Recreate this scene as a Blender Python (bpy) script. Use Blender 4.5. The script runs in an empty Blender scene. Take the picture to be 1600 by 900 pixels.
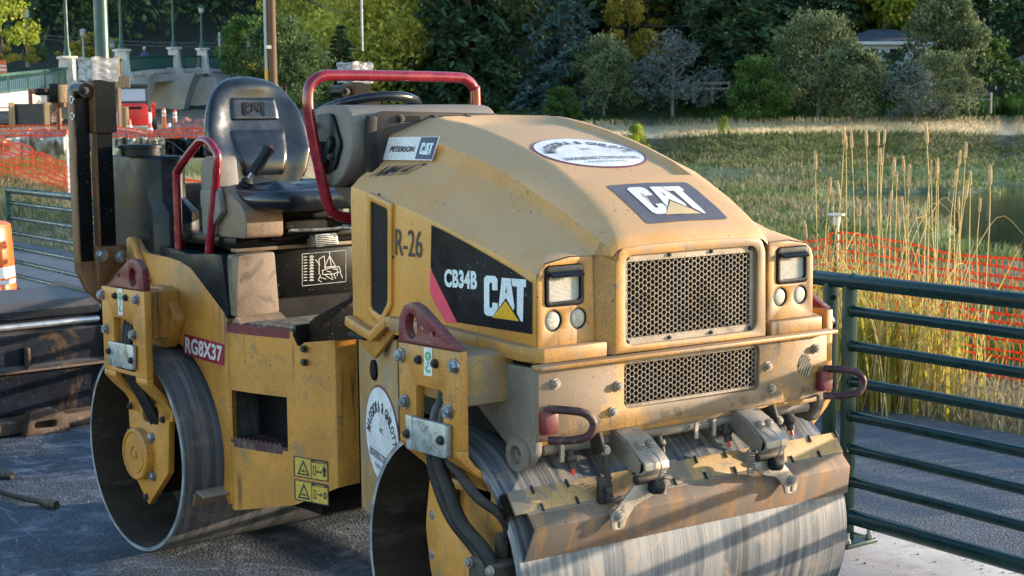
import bpy, bmesh, math, random
import numpy as np
from mathutils import Vector, Matrix, noise
from mathutils.geometry import delaunay_2d_cdt
from mathutils.bvhtree import BVHTree

random.seed(7)
RNG = np.random.default_rng(11)
SC = bpy.context.scene
COL = SC.collection

# ------------------------------------------------------------------ camera
CAM_POS = Vector((-2.958, -3.600, 1.688))
YAW, PITCH, ROLL = 0.620, 0.112, -0.009
cd = bpy.data.cameras.new('camera')
cam = bpy.data.objects.new('camera', cd)
COL.objects.link(cam)
fw = Vector((math.sin(YAW)*math.cos(PITCH), math.cos(YAW)*math.cos(PITCH), -math.sin(PITCH)))
rt = Vector((math.cos(YAW), -math.sin(YAW), 0))
up = rt.cross(fw)
r2 = rt*math.cos(ROLL) + up*math.sin(ROLL)
u2 = up*math.cos(ROLL) - rt*math.sin(ROLL)
m = Matrix((r2, u2, -fw)).transposed().to_4x4()
m.translation = CAM_POS
cam.matrix_world = m
cd.sensor_width = 36.0
cd.lens = 54.0
cd.clip_start = 0.05
cd.clip_end = 2000
cd.dof.use_dof = True
cd.dof.focus_distance = 5.0
cd.dof.aperture_fstop = 14.0
SC.camera = cam

# ------------------------------------------------------------------ light
SUN_EL = math.radians(8.0)
SUN_H = Vector((0.945, -0.327, 0)).normalized()          # horizontal direction towards the sun
world = bpy.data.worlds.new('World')
SC.world = world
world.use_nodes = True
nt = world.node_tree
nt.nodes.clear()
sky = nt.nodes.new('ShaderNodeTexSky')
sky.sky_type = 'NISHITA'
sky.sun_disc = False
sky.sun_elevation = SUN_EL
sky.sun_rotation = math.atan2(SUN_H.x, SUN_H.y)
sky.air_density = 1.0
sky.dust_density = 0.2
sky.ozone_density = 1.9
bg = nt.nodes.new('ShaderNodeBackground')
bg.inputs['Strength'].default_value = 0.15
wo = nt.nodes.new('ShaderNodeOutputWorld')
nt.links.new(sky.outputs[0], bg.inputs[0])
nt.links.new(bg.outputs[0], wo.inputs[0])
sd = bpy.data.lights.new('sun', 'SUN')
sd.energy = 2.5
sd.angle = math.radians(0.55)
sd.color = (1.0, 0.82, 0.60)
sun = bpy.data.objects.new('sun', sd)
COL.objects.link(sun)
sv = SUN_H*math.cos(SUN_EL) + Vector((0, 0, math.sin(SUN_EL)))
sun.rotation_euler = sv.to_track_quat('Z', 'Y').to_euler()
SC.view_settings.view_transform = 'Standard'
SC.view_settings.look = 'None'
SC.view_settings.exposure = 2.12
SC.view_settings.gamma = 1.0
SC.cycles.max_bounces = 6
SC.cycles.diffuse_bounces = 3
SC.cycles.glossy_bounces = 3
SC.cycles.transmission_bounces = 3

FWH = Vector((math.sin(YAW), math.cos(YAW), 0))
def at(d, u, z=0.0):
    """a point d metres out from the viewpoint, at bearing u (photo column)"""
    p = CAM_POS + FWH*d + rt*((u-800)/2400*d)
    return Vector((p.x, p.y, z))
def zat(d, v):
    """height of photo row v at distance d"""
    return CAM_POS.z - (v-180.5)*d/2400

# ------------------------------------------------------------------ materials
M = {}
def srgb(r, g, b):
    f = lambda c: c/12.92 if c <= .04045 else ((c+.055)/1.055)**2.4
    return (f(r/255), f(g/255), f(b/255), 1)
def newmat(name):
    m = bpy.data.materials.new(name); m.use_nodes = True
    M[name] = m
    nt = m.node_tree
    return m, nt, nt.nodes['Principled BSDF'], nt.nodes.new('ShaderNodeNewGeometry')
def mapping(nt, geo, scale):
    n = nt.nodes.new('ShaderNodeVectorMath'); n.operation = 'MULTIPLY'
    n.inputs[1].default_value = scale
    nt.links.new(geo.outputs['Position'], n.inputs[0])
    return n.outputs[0]
def ntex(nt, vec, scale, detail=4, rough=.6, dist=0):
    n = nt.nodes.new('ShaderNodeTexNoise')
    n.inputs['Scale'].default_value = scale; n.inputs['Detail'].default_value = detail
    n.inputs['Roughness'].default_value = rough; n.inputs['Distortion'].default_value = dist
    nt.links.new(vec, n.inputs['Vector'])
    return n.outputs['Fac']
def ramp(nt, fac, lo, hi, a=0.0, b=1.0):
    n = nt.nodes.new('ShaderNodeMapRange'); n.clamp = True
    n.interpolation_type = 'SMOOTHSTEP'
    n.inputs[1].default_value = lo; n.inputs[2].default_value = hi
    n.inputs[3].default_value = a; n.inputs[4].default_value = b
    nt.links.new(fac, n.inputs[0])
    return n.outputs[0]
def mixc(nt, fac, a, b):
    n = nt.nodes.new('ShaderNodeMix'); n.data_type = 'RGBA'
    for s, v in ((0, fac), (6, a), (7, b)):
        if hasattr(v, 'is_linked') or hasattr(v, 'links'): nt.links.new(v, n.inputs[s])
        else: n.inputs[s].default_value = v
    return n.outputs[2]
def mathn(nt, op, a, b=None):
    n = nt.nodes.new('ShaderNodeMath'); n.operation = op; n.use_clamp = False
    for i, v in ((0, a), (1, b)):
        if v is None: continue
        if hasattr(v, 'links'): nt.links.new(v, n.inputs[i])
        else: n.inputs[i].default_value = v
    return n.outputs[0]
def bump(nt, bsdf, h, strength, dist):
    n = nt.nodes.new('ShaderNodeBump')
    n.inputs['Strength'].default_value = strength; n.inputs['Distance'].default_value = dist
    nt.links.new(h, n.inputs['Height']); nt.links.new(n.outputs[0], bsdf.inputs['Normal'])
def simple(name, col, rough=.6, metal=0, var=.25, scale=9, spk=0, spkcol=(.02, .018, .015, 1), bumps=.0, dust=0,
           dustcol=(.30, .235, .165, 1), coat=0, spec=.5, stretch=(1, 1, 1), wearcol=None, wear=0, wscale=6, streak=0, drip=None):
    """worn surface: tone variation, specks, settled dust, rubbed or stained patches, run-off streaks"""
    m, nt, b, geo = newmat(name)
    vec = mapping(nt, geo, stretch)
    n1 = ntex(nt, vec, scale, 6, .65)
    lo = tuple(c*(1-var) for c in col[:3])+(1,); hi = tuple(min(1, c*(1+var)) for c in col[:3])+(1,)
    c = mixc(nt, ramp(nt, n1, .3, .7), lo, hi)
    gr = ntex(nt, geo.outputs['Position'], 240, 2, .7)
    mg = nt.nodes.new('ShaderNodeMix'); mg.data_type = 'RGBA'; mg.blend_type = 'MULTIPLY'; mg.inputs[0].default_value = 1
    nt.links.new(c, mg.inputs[6]); gv = nt.nodes.new('ShaderNodeCombineColor'); gk = ramp(nt, gr, .3, .7, .74, 1.22)
    for i in range(3): nt.links.new(gk, gv.inputs[i])
    nt.links.new(gv.outputs[0], mg.inputs[7]); c = mg.outputs[2]
    rsock = None
    if wearcol:
        n2 = ntex(nt, vec, wscale, 8, .72, .6)
        c = mixc(nt, ramp(nt, n2, .62-wear*.22, .70-wear*.18), c, wearcol)
    if streak:
        v2 = mapping(nt, geo, (38, 38, 1.6))
        n4 = ntex(nt, v2, 1.0, 5, .7)
        n8 = ntex(nt, vec, 3.2, 4, .6)
        c = mixc(nt, mathn(nt, 'MULTIPLY', ramp(nt, n4, .55, .68, 0, streak*1.3), ramp(nt, n8, .42, .60)), c, (.060, .036, .018, 1))
        v9 = mapping(nt, geo, (22, 22, 150)); n9 = ntex(nt, v9, 1.0, 3, .5, 2.0)
        c = mixc(nt, mathn(nt, 'MULTIPLY', ramp(nt, n9, .69, .72, 0, .7), ramp(nt, n8, .48, .62)), c, (.10, .06, .03, 1))
    if dust:
        sep = nt.nodes.new('ShaderNodeSeparateXYZ'); nt.links.new(geo.outputs['Normal'], sep.inputs[0])
        n3 = ntex(nt, vec, 5, 8, .75)
        k = mathn(nt, 'ADD', mathn(nt, 'MULTIPLY', sep.outputs[2], .62), mathn(nt, 'MULTIPLY', n3, .85))
        c = mixc(nt, ramp(nt, k, .50, 1.05, dust*.06, dust), c, dustcol)
        rsock = ramp(nt, k, .45, 1.0, rough, min(1, rough+.3*dust))
    if spk:
        n5 = ntex(nt, vec, 95, 3, .6)
        n6 = ntex(nt, vec, 7, 3, .6)
        k = mathn(nt, 'MULTIPLY', ramp(nt, n5, .64, .70), ramp(nt, n6, .40, .62))
        c = mixc(nt, mathn(nt, 'MULTIPLY', k, spk), c, spkcol)
    if drip:
        sep = nt.nodes.new('ShaderNodeSeparateXYZ'); nt.links.new(geo.outputs['Position'], sep.inputs[0])
        n7 = ntex(nt, mapping(nt, geo, (26, 26, 17)), 1.0, 4, .6)
        k = mathn(nt, 'MULTIPLY', ramp(nt, n7, .53, .60), mathn(nt, 'MULTIPLY', ramp(nt, sep.outputs[2], drip[0], drip[0]+.012), ramp(nt, sep.outputs[2], drip[1]-.014, drip[1], 1, 0)))
        c = mixc(nt, mathn(nt, 'MULTIPLY', k, .75), c, (.07, .055, .042, 1))
    nt.links.new(c, b.inputs['Base Color'])
    b.inputs['Metallic'].default_value = metal
    b.inputs['Specular IOR Level'].default_value = spec
    if rsock is not None: nt.links.new(rsock, b.inputs['Roughness'])
    else:
        nt.links.new(ramp(nt, n1, .3, .7, max(.05, rough-.12), min(1, rough+.12)), b.inputs['Roughness'])
    if coat: b.inputs['Coat Weight'].default_value = coat
    if bumps: bump(nt, b, ntex(nt, vec, 160, 4, .7), bumps, .002)
    return m
YEL = (.50, .285, .052, 1)
simple('yellow', (.50, .212, .030, 1), .44, 0, .2, 5, spk=.95, bumps=.18, dust=.60, dustcol=(.38, .24, .13, 1), streak=.7, wearcol=(.30, .165, .060, 1), wear=.30, wscale=7)
simple('yellow_hood', (.53, .225, .026, 1), .36, 0, .14, 4, spk=1.0, bumps=.09, dust=.80, dustcol=(.48, .315, .175, 1), streak=.35, wearcol=(.40, .24, .10, 1), wear=.25, wscale=5)
simple('yellow_front', (.45, .205, .034, 1), .5, 0, .2, 6, spk=1.0, bumps=.2, dust=.7, dustcol=(.36, .23, .13, 1), wearcol=(.27, .165, .085, 1), wear=.75, wscale=4, streak=.8)
simple('beam_paint', (.38, .185, .042, 1), .55, 0, .28, 6, spk=1.0, bumps=.35, dust=.7, dustcol=(.30, .20, .12, 1), wearcol=(.205, .135, .082, 1), wear=1.0, wscale=4, streak=.9, drip=(.824, .862))
simple('yellow_dirty', (.36, .20, .060, 1), .62, 0, .25, 7, spk=.9, bumps=.2, dust=.6, wearcol=(.26, .18, .11, 1), wear=.7, wscale=7)
simple('bar_yellow', (.43, .245, .075, 1), .6, 0, .2, 9, spk=.8, bumps=.15, wearcol=(.15, .12, .09, 1), wear=.8, wscale=7, dust=.2)
simple('blade_rust', (.30, .165, .085, 1), .75, .1, .25, 5, spk=.9, bumps=.35, stretch=(2.2, .5, .5), wearcol=(.17, .125, .095, 1), wear=1.0, wscale=5)
simple('red_paint', (.22, .004, .014, 1), .24, 0, .25, 14, spk=.4, spkcol=(.40, .25, .17, 1), coat=.5, wearcol=(.09, .004, .009, 1), wear=.2)
simple('red_worn', (.13, .006, .016, 1), .5, 0, .25, 14, spk=.8, spkcol=(.45, .33, .22, 1), wearcol=(.22, .14, .09, 1), wear=.14, wscale=16, dust=.2)
simple('purple_rust', (.055, .017, .022, 1), .6, .1, .4, 20, wearcol=(.11, .075, .06, 1), wear=.5, wscale=18, bumps=.3)
simple('seat_black', (.009, .012, .018, 1), .24, 0, .3, 8, bumps=.15)
simple('black_plastic', (.005, .009, .014, 1), .38, 0, .4, 7, bumps=.15, spk=.4, spkcol=(.10, .10, .10, 1), spec=.2)
simple('black_paint', (.004, .005, .006, 1), .30, 0, .5, 8, spk=.7, spkcol=(.20, .17, .14, 1), bumps=.06, dust=.08, spec=.13)
simple('post_rust', (.15, .068, .030, 1), .48, .0, .4, 10, spk=.8, spkcol=(.30, .2, .14, 1), bumps=.2, spec=.25)
simple('dark', (.006, .006, .007, 1), .8, spec=.2)
simple('engine_dark', (.006, .0055, .005, 1), .7, 0, .5, 9, spec=.2)
simple('grey_plastic', (.15, .135, .12, 1), .55, 0, .12, 8, spk=.5, bumps=.25, dust=.4, dustcol=(.22, .18, .14, 1))
simple('grey_tan', (.19, .13, .088, 1), .6, 0, .25, 9, spk=.8, bumps=.25, wearcol=(.085, .062, .048, 1), wear=.5, wscale=7)
simple('dash_brown', (.035, .026, .022, 1), .36, 0, .3, 8, dust=.2, spec=.2)
simple('grey_frame', (.20, .165, .13, 1), .65, .1, .25, 8, spk=.8, bumps=.3, dust=.6, wearcol=(.32, .22, .11, 1), wear=.25, wscale=6)
simple('bolt_steel', (.32, .34, .36, 1), .38, .85, .3, 40)
simple('bolt_dark', (.05, .048, .046, 1), .5, .5, .4, 40)
simple('zinc', (.36, .39, .40, 1), .45, .55, .22, 22, wearcol=(.17, .16, .14, 1), wear=.35, wscale=14, bumps=.2)
simple('bracket_steel', (.36, .31, .26, 1), .45, .35, .2, 14, spk=.6, dust=.4, wearcol=(.19, .15, .12, 1), wear=.3, wscale=12)
simple('rubber', (.014, .014, .015, 1), .6, 0, .3, 20, dust=.3, dustcol=(.10, .085, .07, 1), spec=.2)
simple('hose', (.020, .019, .020, 1), .5, 0, .4, 18, dust=.4, dustcol=(.13, .10, .075, 1), spec=.2)
simple('hose_blue', (.035, .036, .075, 1), .45, 0, .3, 18)
simple('cast_iron', (.055, .048, .042, 1), .6, .4, .4, 16, bumps=.3, dust=.4, spec=.2)
simple('brush', (.055, .038, .026, 1), .9, 0, .5, 40)
simple('mat_grey', (.13, .12, .105, 1), .8, 0, .4, 14, wearcol=(.045, .04, .035, 1), wear=.6, wscale=9, dust=.3)
simple('white_vinyl', (.66, .64, .63, 1), .45, 0, .10, 5, spk=.35)
simple('white_worn', (.62, .62, .64, 1), .5, 0, .14, 7, spk=.8, wearcol=(.34, .29, .24, 1), wear=.15, wscale=22)
simple('sticker_black', (.006, .008, .012, 1), .35, 0, .3, 7, spk=.9, spkcol=(.16, .18, .20, 1), spec=.12)
simple('sticker_grey', (.085, .078, .090, 1), .5, 0, .15, 9, spk=.3)
simple('sticker_navy', (.016, .030, .070, 1), .4, 0, .2, 7)
simple('sticker_pink', (.66, .035, .085, 1), .45, 0, .12, 8, spk=.3)
simple('logo_white', (.62, .68, .72, 1), .45, 0, .05, 8, spk=.4)
simple('logo_yellow', (.70, .36, .012, 1), .45, 0, .05, 8, spk=.3)
simple('logo_dust', (.52, .38, .19, 1), .5, 0, .05, 8, spk=.3)
simple('ink', (.018, .020, .030, 1), .55, 0, .2, 8)
simple('ink_soft', (.10, .095, .12, 1), .6, 0, .3, 20)
simple('border_purple', (.20, .045, .085, 1), .5, 0, .2, 10)
simple('sticker_maroon', (.27, .012, .030, 1), .45, 0, .15, 9, spk=.3)
simple('sticker_green', (.03, .36, .13, 1), .45, 0, .1, 9)
simple('sticker_yellow', (.52, .33, .05, 1), .5, 0, .1, 9, spk=.6)
simple('lens', (.60, .56, .50, 1), .3, 0, .08, 12)
simple('lens_round', (.42, .385, .33, 1), .5, 0, .14, 30)
simple('tape', (.22, .225, .245, 1), .40, .1, .3, 12, wearcol=(.05, .048, .05, 1), wear=.3, wscale=14, stretch=(1, 1, 2.5), bumps=.3)
simple('grille_steel', (.30, .245, .195, 1), .5, .3, .2, 8, dust=.2, wearcol=(.17, .14, .11, 1), wear=.4)
simple('fence_green', (.003, .032, .034, 1), .28, .0, .25, 10, spec=.25, spk=.4, spkcol=(.10, .09, .07, 1))
simple('post_green', (.006, .036, .024, 1), .42, 0, .3, 14, spk=.6, spkcol=(.14, .16, .14, 1))
simple('bucket_paint', (.004, .008, .016, 1), .34, .0, .5, 7, spk=.9, spkcol=(.16, .16, .17, 1), bumps=.25, wearcol=(.075, .042, .026, 1), wear=.30, wscale=2.6, dust=.40, dustcol=(.22, .20, .18, 1), streak=.3, spec=.15)
simple('bucket_rust', (.075, .045, .030, 1), .75, .2, .5, 9, bumps=.4, wearcol=(.16, .12, .09, 1), wear=.4, wscale=6)
simple('orange', (.72, .115, .012, 1), .42, 0, .1, 9, dust=.25)
simple('orange_deep', (.80, .065, .012, 1), .5, 0, .2, 9)
simple('band_white', (.70, .69, .70, 1), .35, 0, .06, 9, dust=.25)
simple('steel_clean', (.45, .45, .45, 1), .35, .7, .1, 9)
simple('red_machine', (.66, .020, .016, 1), .35, 0, .1, 5)
simple('white_paint', (.72, .71, .69, 1), .5, 0, .08, 5)
simple('concrete_bridge', (.60, .53, .46, 1), .85, 0, .18, .6, wearcol=(.42, .37, .31, 1), wear=.3, wscale=.5, bumps=.2)
simple('bridge_green', (.012, .075, .058, 1), .45, 0, .2, 2)
simple('pole_green', (.012, .060, .048, 1), .4, 0, .2, 2)
simple('pole_grey', (.34, .36, .36, 1), .5, .2, .15, 2)
simple('pole_wood', (.125, .066, .036, 1), .8, 0, .35, 3, stretch=(3, 3, .4), bumps=.3)
simple('wood', (.30, .19, .10, 1), .8, 0, .3, 4, stretch=(3, 3, .5))
simple('wood_grey', (.16, .14, .12, 1), .85, 0, .3, 4)
simple('tarp', (.40, .34, .25, 1), .35, 0, .6, 3, dust=.2)
simple('tarp_black', (.02, .022, .026, 1), .35, 0, .5, 3)
simple('spoil', (.30, .12, .10, 1), .9, 0, .5, 4, bumps=.5)
simple('house_white', (.66, .68, .72, 1), .7, 0, .06, 2)
simple('house_blue', (.45, .52, .62, 1), .7, 0, .06, 2)
simple('house_grey', (.16, .18, .21, 1), .8, 0, .1, 2)
simple('roof_dark', (.035, .045, .060, 1), .85, 0, .3, 2)
simple('glass_dark', (.02, .025, .03, 1), .08)
simple('skin', (.45, .25, .17, 1), .6)
simple('shirt_navy', (.05, .06, .16, 1), .8)
simple('hat_pale', (.62, .56, .50, 1), .8)
simple('wire', (.10, .10, .10, 1), .6)
simple('bark', (.065, .050, .040, 1), .9, 0, .4, 4, stretch=(3, 3, .6))
simple('bark_pale', (.17, .16, .15, 1), .9, 0, .3, 4, stretch=(3, 3, .6))
simple('seed_tan', (.62, .41, .20, 1), .85, 0, .2, 30)
simple('stalk', (.62, .45, .16, 1), .8, 0, .25, 12)

# drum steel: polished bands run round the drum, so tone changes along its axis
def drum_mat(name, c0, c1, c2, stain):
    m, nt, b, geo = newmat(name)
    v = mapping(nt, geo, (46, 1.3, 1.3))
    n = ntex(nt, v, 1.0, 8, .72)
    c = mixc(nt, ramp(nt, n, .40, .60), c0, c1)
    v2 = mapping(nt, geo, (9, .7, .7))
    c = mixc(nt, ramp(nt, ntex(nt, v2, 1.0, 4, .6), .55, .75, 0, .7), c, c2)
    v3 = mapping(nt, geo, (1, 1, 1))
    c = mixc(nt, ramp(nt, ntex(nt, v3, 6, 7, .7, 1.0), .52, .72, 0, stain), c, (.33, .25, .19, 1))
    c = mixc(nt, ramp(nt, ntex(nt, v3, 120, 3, .6), .66, .72, 0, .7), c, (.05, .045, .04, 1))
    nt.links.new(c, b.inputs['Base Color'])
    b.inputs['Metallic'].default_value = .25
    nt.links.new(ramp(nt, n, .3, .7, .45, .7), b.inputs['Roughness'])
    bump(nt, b, n, .25, .003)
drum_mat('drum_steel', (.072, .088, .112, 1), (.25, .24, .235, 1), (.030, .032, .036, 1), .95)
drum_mat('drum_rear', (.075, .080, .09, 1), (.165, .165, .17, 1), (.04, .04, .045, 1), .6)
simple('drum_inside', (.050, .034, .022, 1), .8, .2, .35, 7, bumps=.3, wearcol=(.085, .065, .05, 1), wear=.35, stretch=(.6, 2, 2))
simple('drum_rim', (.33, .35, .38, 1), .4, .6, .2, 14)

# leaves: every leaf clump its own shade; a thin leaf lets some light through
def leaf_mat(name, dark, mid, light, trans=.3, clump=.95):
    m, nt, b, geo = newmat(name)
    r = nt.nodes.new('ShaderNodeValToRGB')
    e = r.color_ramp.elements
    e[0].position = 0; e[0].color = dark; e[1].position = 1; e[1].color = light
    x = e.new(.5); x.color = mid
    # clumps differ more than single leaves do
    big = ntex(nt, geo.outputs['Position'], clump, 3, .65)
    k = mathn(nt, 'ADD', mathn(nt, 'MULTIPLY', geo.outputs['Random Per Island'], .42), ramp(nt, big, .36, .64, 0, .62))
    nt.links.new(k, r.inputs[0])
    c = r.outputs[0]
    nt.links.new(c, b.inputs['Base Color'])
    b.inputs['Roughness'].default_value = .7
    b.inputs['Specular IOR Level'].default_value = .25
    tr = nt.nodes.new('ShaderNodeBsdfTranslucent'); nt.links.new(c, tr.inputs[0])
    mx = nt.nodes.new('ShaderNodeMixShader'); mx.inputs[0].default_value = trans
    out = nt.nodes['Material Output']
    nt.links.new(b.outputs[0], mx.inputs[1]); nt.links.new(tr.outputs[0], mx.inputs[2]); nt.links.new(mx.outputs[0], out.inputs[0])
leaf_mat('orange_net', (.70, .085, .008, 1), (.85, .13, .012, 1), (.95, .20, .025, 1), .4)
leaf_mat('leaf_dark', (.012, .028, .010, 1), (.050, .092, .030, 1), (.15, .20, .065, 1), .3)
leaf_mat('leaf_conifer', (.010, .030, .016, 1), (.040, .090, .044, 1), (.125, .19, .085, 1), .25)
leaf_mat('leaf_hill', (.018, .038, .014, 1), (.065, .110, .040, 1), (.18, .225, .08, 1), .3)
leaf_mat('leaf_blue', (.035, .068, .068, 1), (.070, .125, .122, 1), (.13, .19, .175, 1), .2)
leaf_mat('leaf_oak', (.030, .048, .020, 1), (.10, .140, .060, 1), (.27, .29, .14, 1), .3)
leaf_mat('leaf_grey', (.06, .078, .076, 1), (.12, .145, .135, 1), (.21, .225, .20, 1), .25)
leaf_mat('leaf_lime', (.10, .14, .012, 1), (.26, .32, .035, 1), (.48, .48, .06, 1), .4)
leaf_mat('leaf_gold', (.14, .12, .015, 1), (.34, .27, .035, 1), (.58, .42, .07, 1), .4)
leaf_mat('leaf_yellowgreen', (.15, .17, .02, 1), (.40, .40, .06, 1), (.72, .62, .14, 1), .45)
leaf_mat('leaf_mid', (.025, .058, .012, 1), (.060, .13, .026, 1), (.14, .22, .05, 1), .35)
leaf_mat('grass_marsh', (.045, .080, .022, 1), (.125, .175, .055, 1), (.27, .275, .11, 1), .35)
leaf_mat('grass_dry', (.34, .27, .16, 1), (.58, .47, .29, 1), (.78, .65, .43, 1), .35)
leaf_mat('grass_brown', (.16, .13, .065, 1), (.29, .235, .13, 1), (.42, .34, .20, 1), .3)
leaf_mat('grass_tall', (.14, .14, .018, 1), (.42, .35, .055, 1), (.70, .53, .16, 1), .5)
leaf_mat('grass_straw', (.22, .17, .085, 1), (.42, .34, .18, 1), (.62, .52, .30, 1), .35)

def ground_mat():
    m, nt, b, geo = newmat('ground')
    a = nt.nodes.new('ShaderNodeAttribute'); a.attribute_name = 'soil'
    n = ntex(nt, geo.outputs['Position'], 2.2, 8, .75)
    dk = nt.nodes.new('ShaderNodeMix'); dk.data_type = 'RGBA'; dk.blend_type = 'MULTIPLY'; dk.inputs[0].default_value = 1
    nt.links.new(a.outputs['Color'], dk.inputs[6])
    g = nt.nodes.new('ShaderNodeCombineColor')
    k = ramp(nt, n, .3, .72, .45, 1.5)
    for i in range(3): nt.links.new(k, g.inputs[i])
    nt.links.new(g.outputs[0], dk.inputs[7])
    nt.links.new(dk.outputs[2], b.inputs['Base Color'])
    b.inputs['Roughness'].default_value = .95
    bump(nt, b, n, .6, .08)
ground_mat()
def asphalt_mat(name, c0, c1, pale, patch):
    m, nt, b, geo = newmat(name)
    p = geo.outputs['Position']
    n1 = ntex(nt, p, 75, 4, .75)
    c = mixc(nt, ramp(nt, n1, .36, .66), c0, c1)
    v = nt.nodes.new('ShaderNodeTexVoronoi'); v.inputs['Scale'].default_value = 95; nt.links.new(p, v.inputs['Vector'])
    c = mixc(nt, ramp(nt, v.outputs['Distance'], .0, .22, .75, 0), c, pale)
    n2 = ntex(nt, p, 4.5, 9, .8, .8)
    c = mixc(nt, ramp(nt, n2, .46, .74, 0, patch), c, pale)
    n3 = ntex(nt, mapping(nt, geo, (9, 1.5, 1)), 1.0, 6, .75, 1.5)
    c = mixc(nt, ramp(nt, n3, .60, .70, 0, patch*.6), c, pale)
    nt.links.new(c, b.inputs['Base Color'])
    b.inputs['Roughness'].default_value = .8
    bump(nt, b, mathn(nt, 'ADD', n1, v.outputs['Distance']), .75, .006)
asphalt_mat('asphalt', (.008, .012, .019, 1), (.082, .102, .132, 1), (.30, .335, .385, 1), .85)
asphalt_mat('asphalt_path', (.040, .050, .066, 1), (.125, .142, .168, 1), (.27, .295, .33, 1), .3)
simple('concrete', (.42, .405, .40, 1), .85, 0, .15, 4, spk=.7, bumps=.3, wearcol=(.30, .285, .275, 1), wear=.45, wscale=3)
def water_mat():
    m, nt, b, geo = newmat('water')
    b.inputs['Base Color'].default_value = (.020, .026, .024, 1)
    b.inputs['Roughness'].default_value = .06
    b.inputs['IOR'].default_value = 1.33
    bump(nt, b, ntex(nt, mapping(nt, geo, (1, 1, 1)), 2.5, 4, .6), .12, .05)
water_mat()

# ------------------------------------------------------------------ mesh helpers
def inpoly(p, poly):
    x, y = p; c = False; j = len(poly)-1
    for i in range(len(poly)):
        xi, yi = poly[i]; xj, yj = poly[j]
        if (yi > y) != (yj > y) and x < (xj-xi)*(y-yi)/(yj-yi)+xi: c = not c
        j = i
    return c
def rrect(x0, x1, y0, y1, r=.01, n=4):
    out = []
    for cx, cy, a in ((x1-r, y0+r, -90), (x1-r, y1-r, 0), (x0+r, y1-r, 90), (x0+r, y0+r, 180)):
        for k in range(n+1):
            t = math.radians(a+90*k/n); out.append((cx+r*math.cos(t), cy+r*math.sin(t)))
    return out
def circ(cx, cy, r, n=24, ry=None, a0=0):
    ry = ry or r
    return [(cx+r*math.cos(a0+2*math.pi*i/n), cy+ry*math.sin(a0+2*math.pi*i/n)) for i in range(n)]
def rpoly(pts, r, n=4):
    """polygon with rounded corners"""
    out = []; N = len(pts)
    for i in range(N):
        a, b, c = Vector(pts[i-1]), Vector(pts[i]), Vector(pts[(i+1) % N])
        d0, d1 = (a-b), (c-b); l0, l1 = d0.length, d1.length
        rr = min(r, l0*.45, l1*.45)
        p0, p1 = b+d0/l0*rr, b+d1/l1*rr
        for k in range(n+1):
            t = k/n; q = p0*(1-t)**2+b*2*t*(1-t)+p1*t*t; out.append((q.x, q.y))
    return out
AX = {'x': lambda a, b, h: (h, a, b), 'y': lambda a, b, h: (a, h, b), 'z': lambda a, b, h: (a, b, h)}
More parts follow.
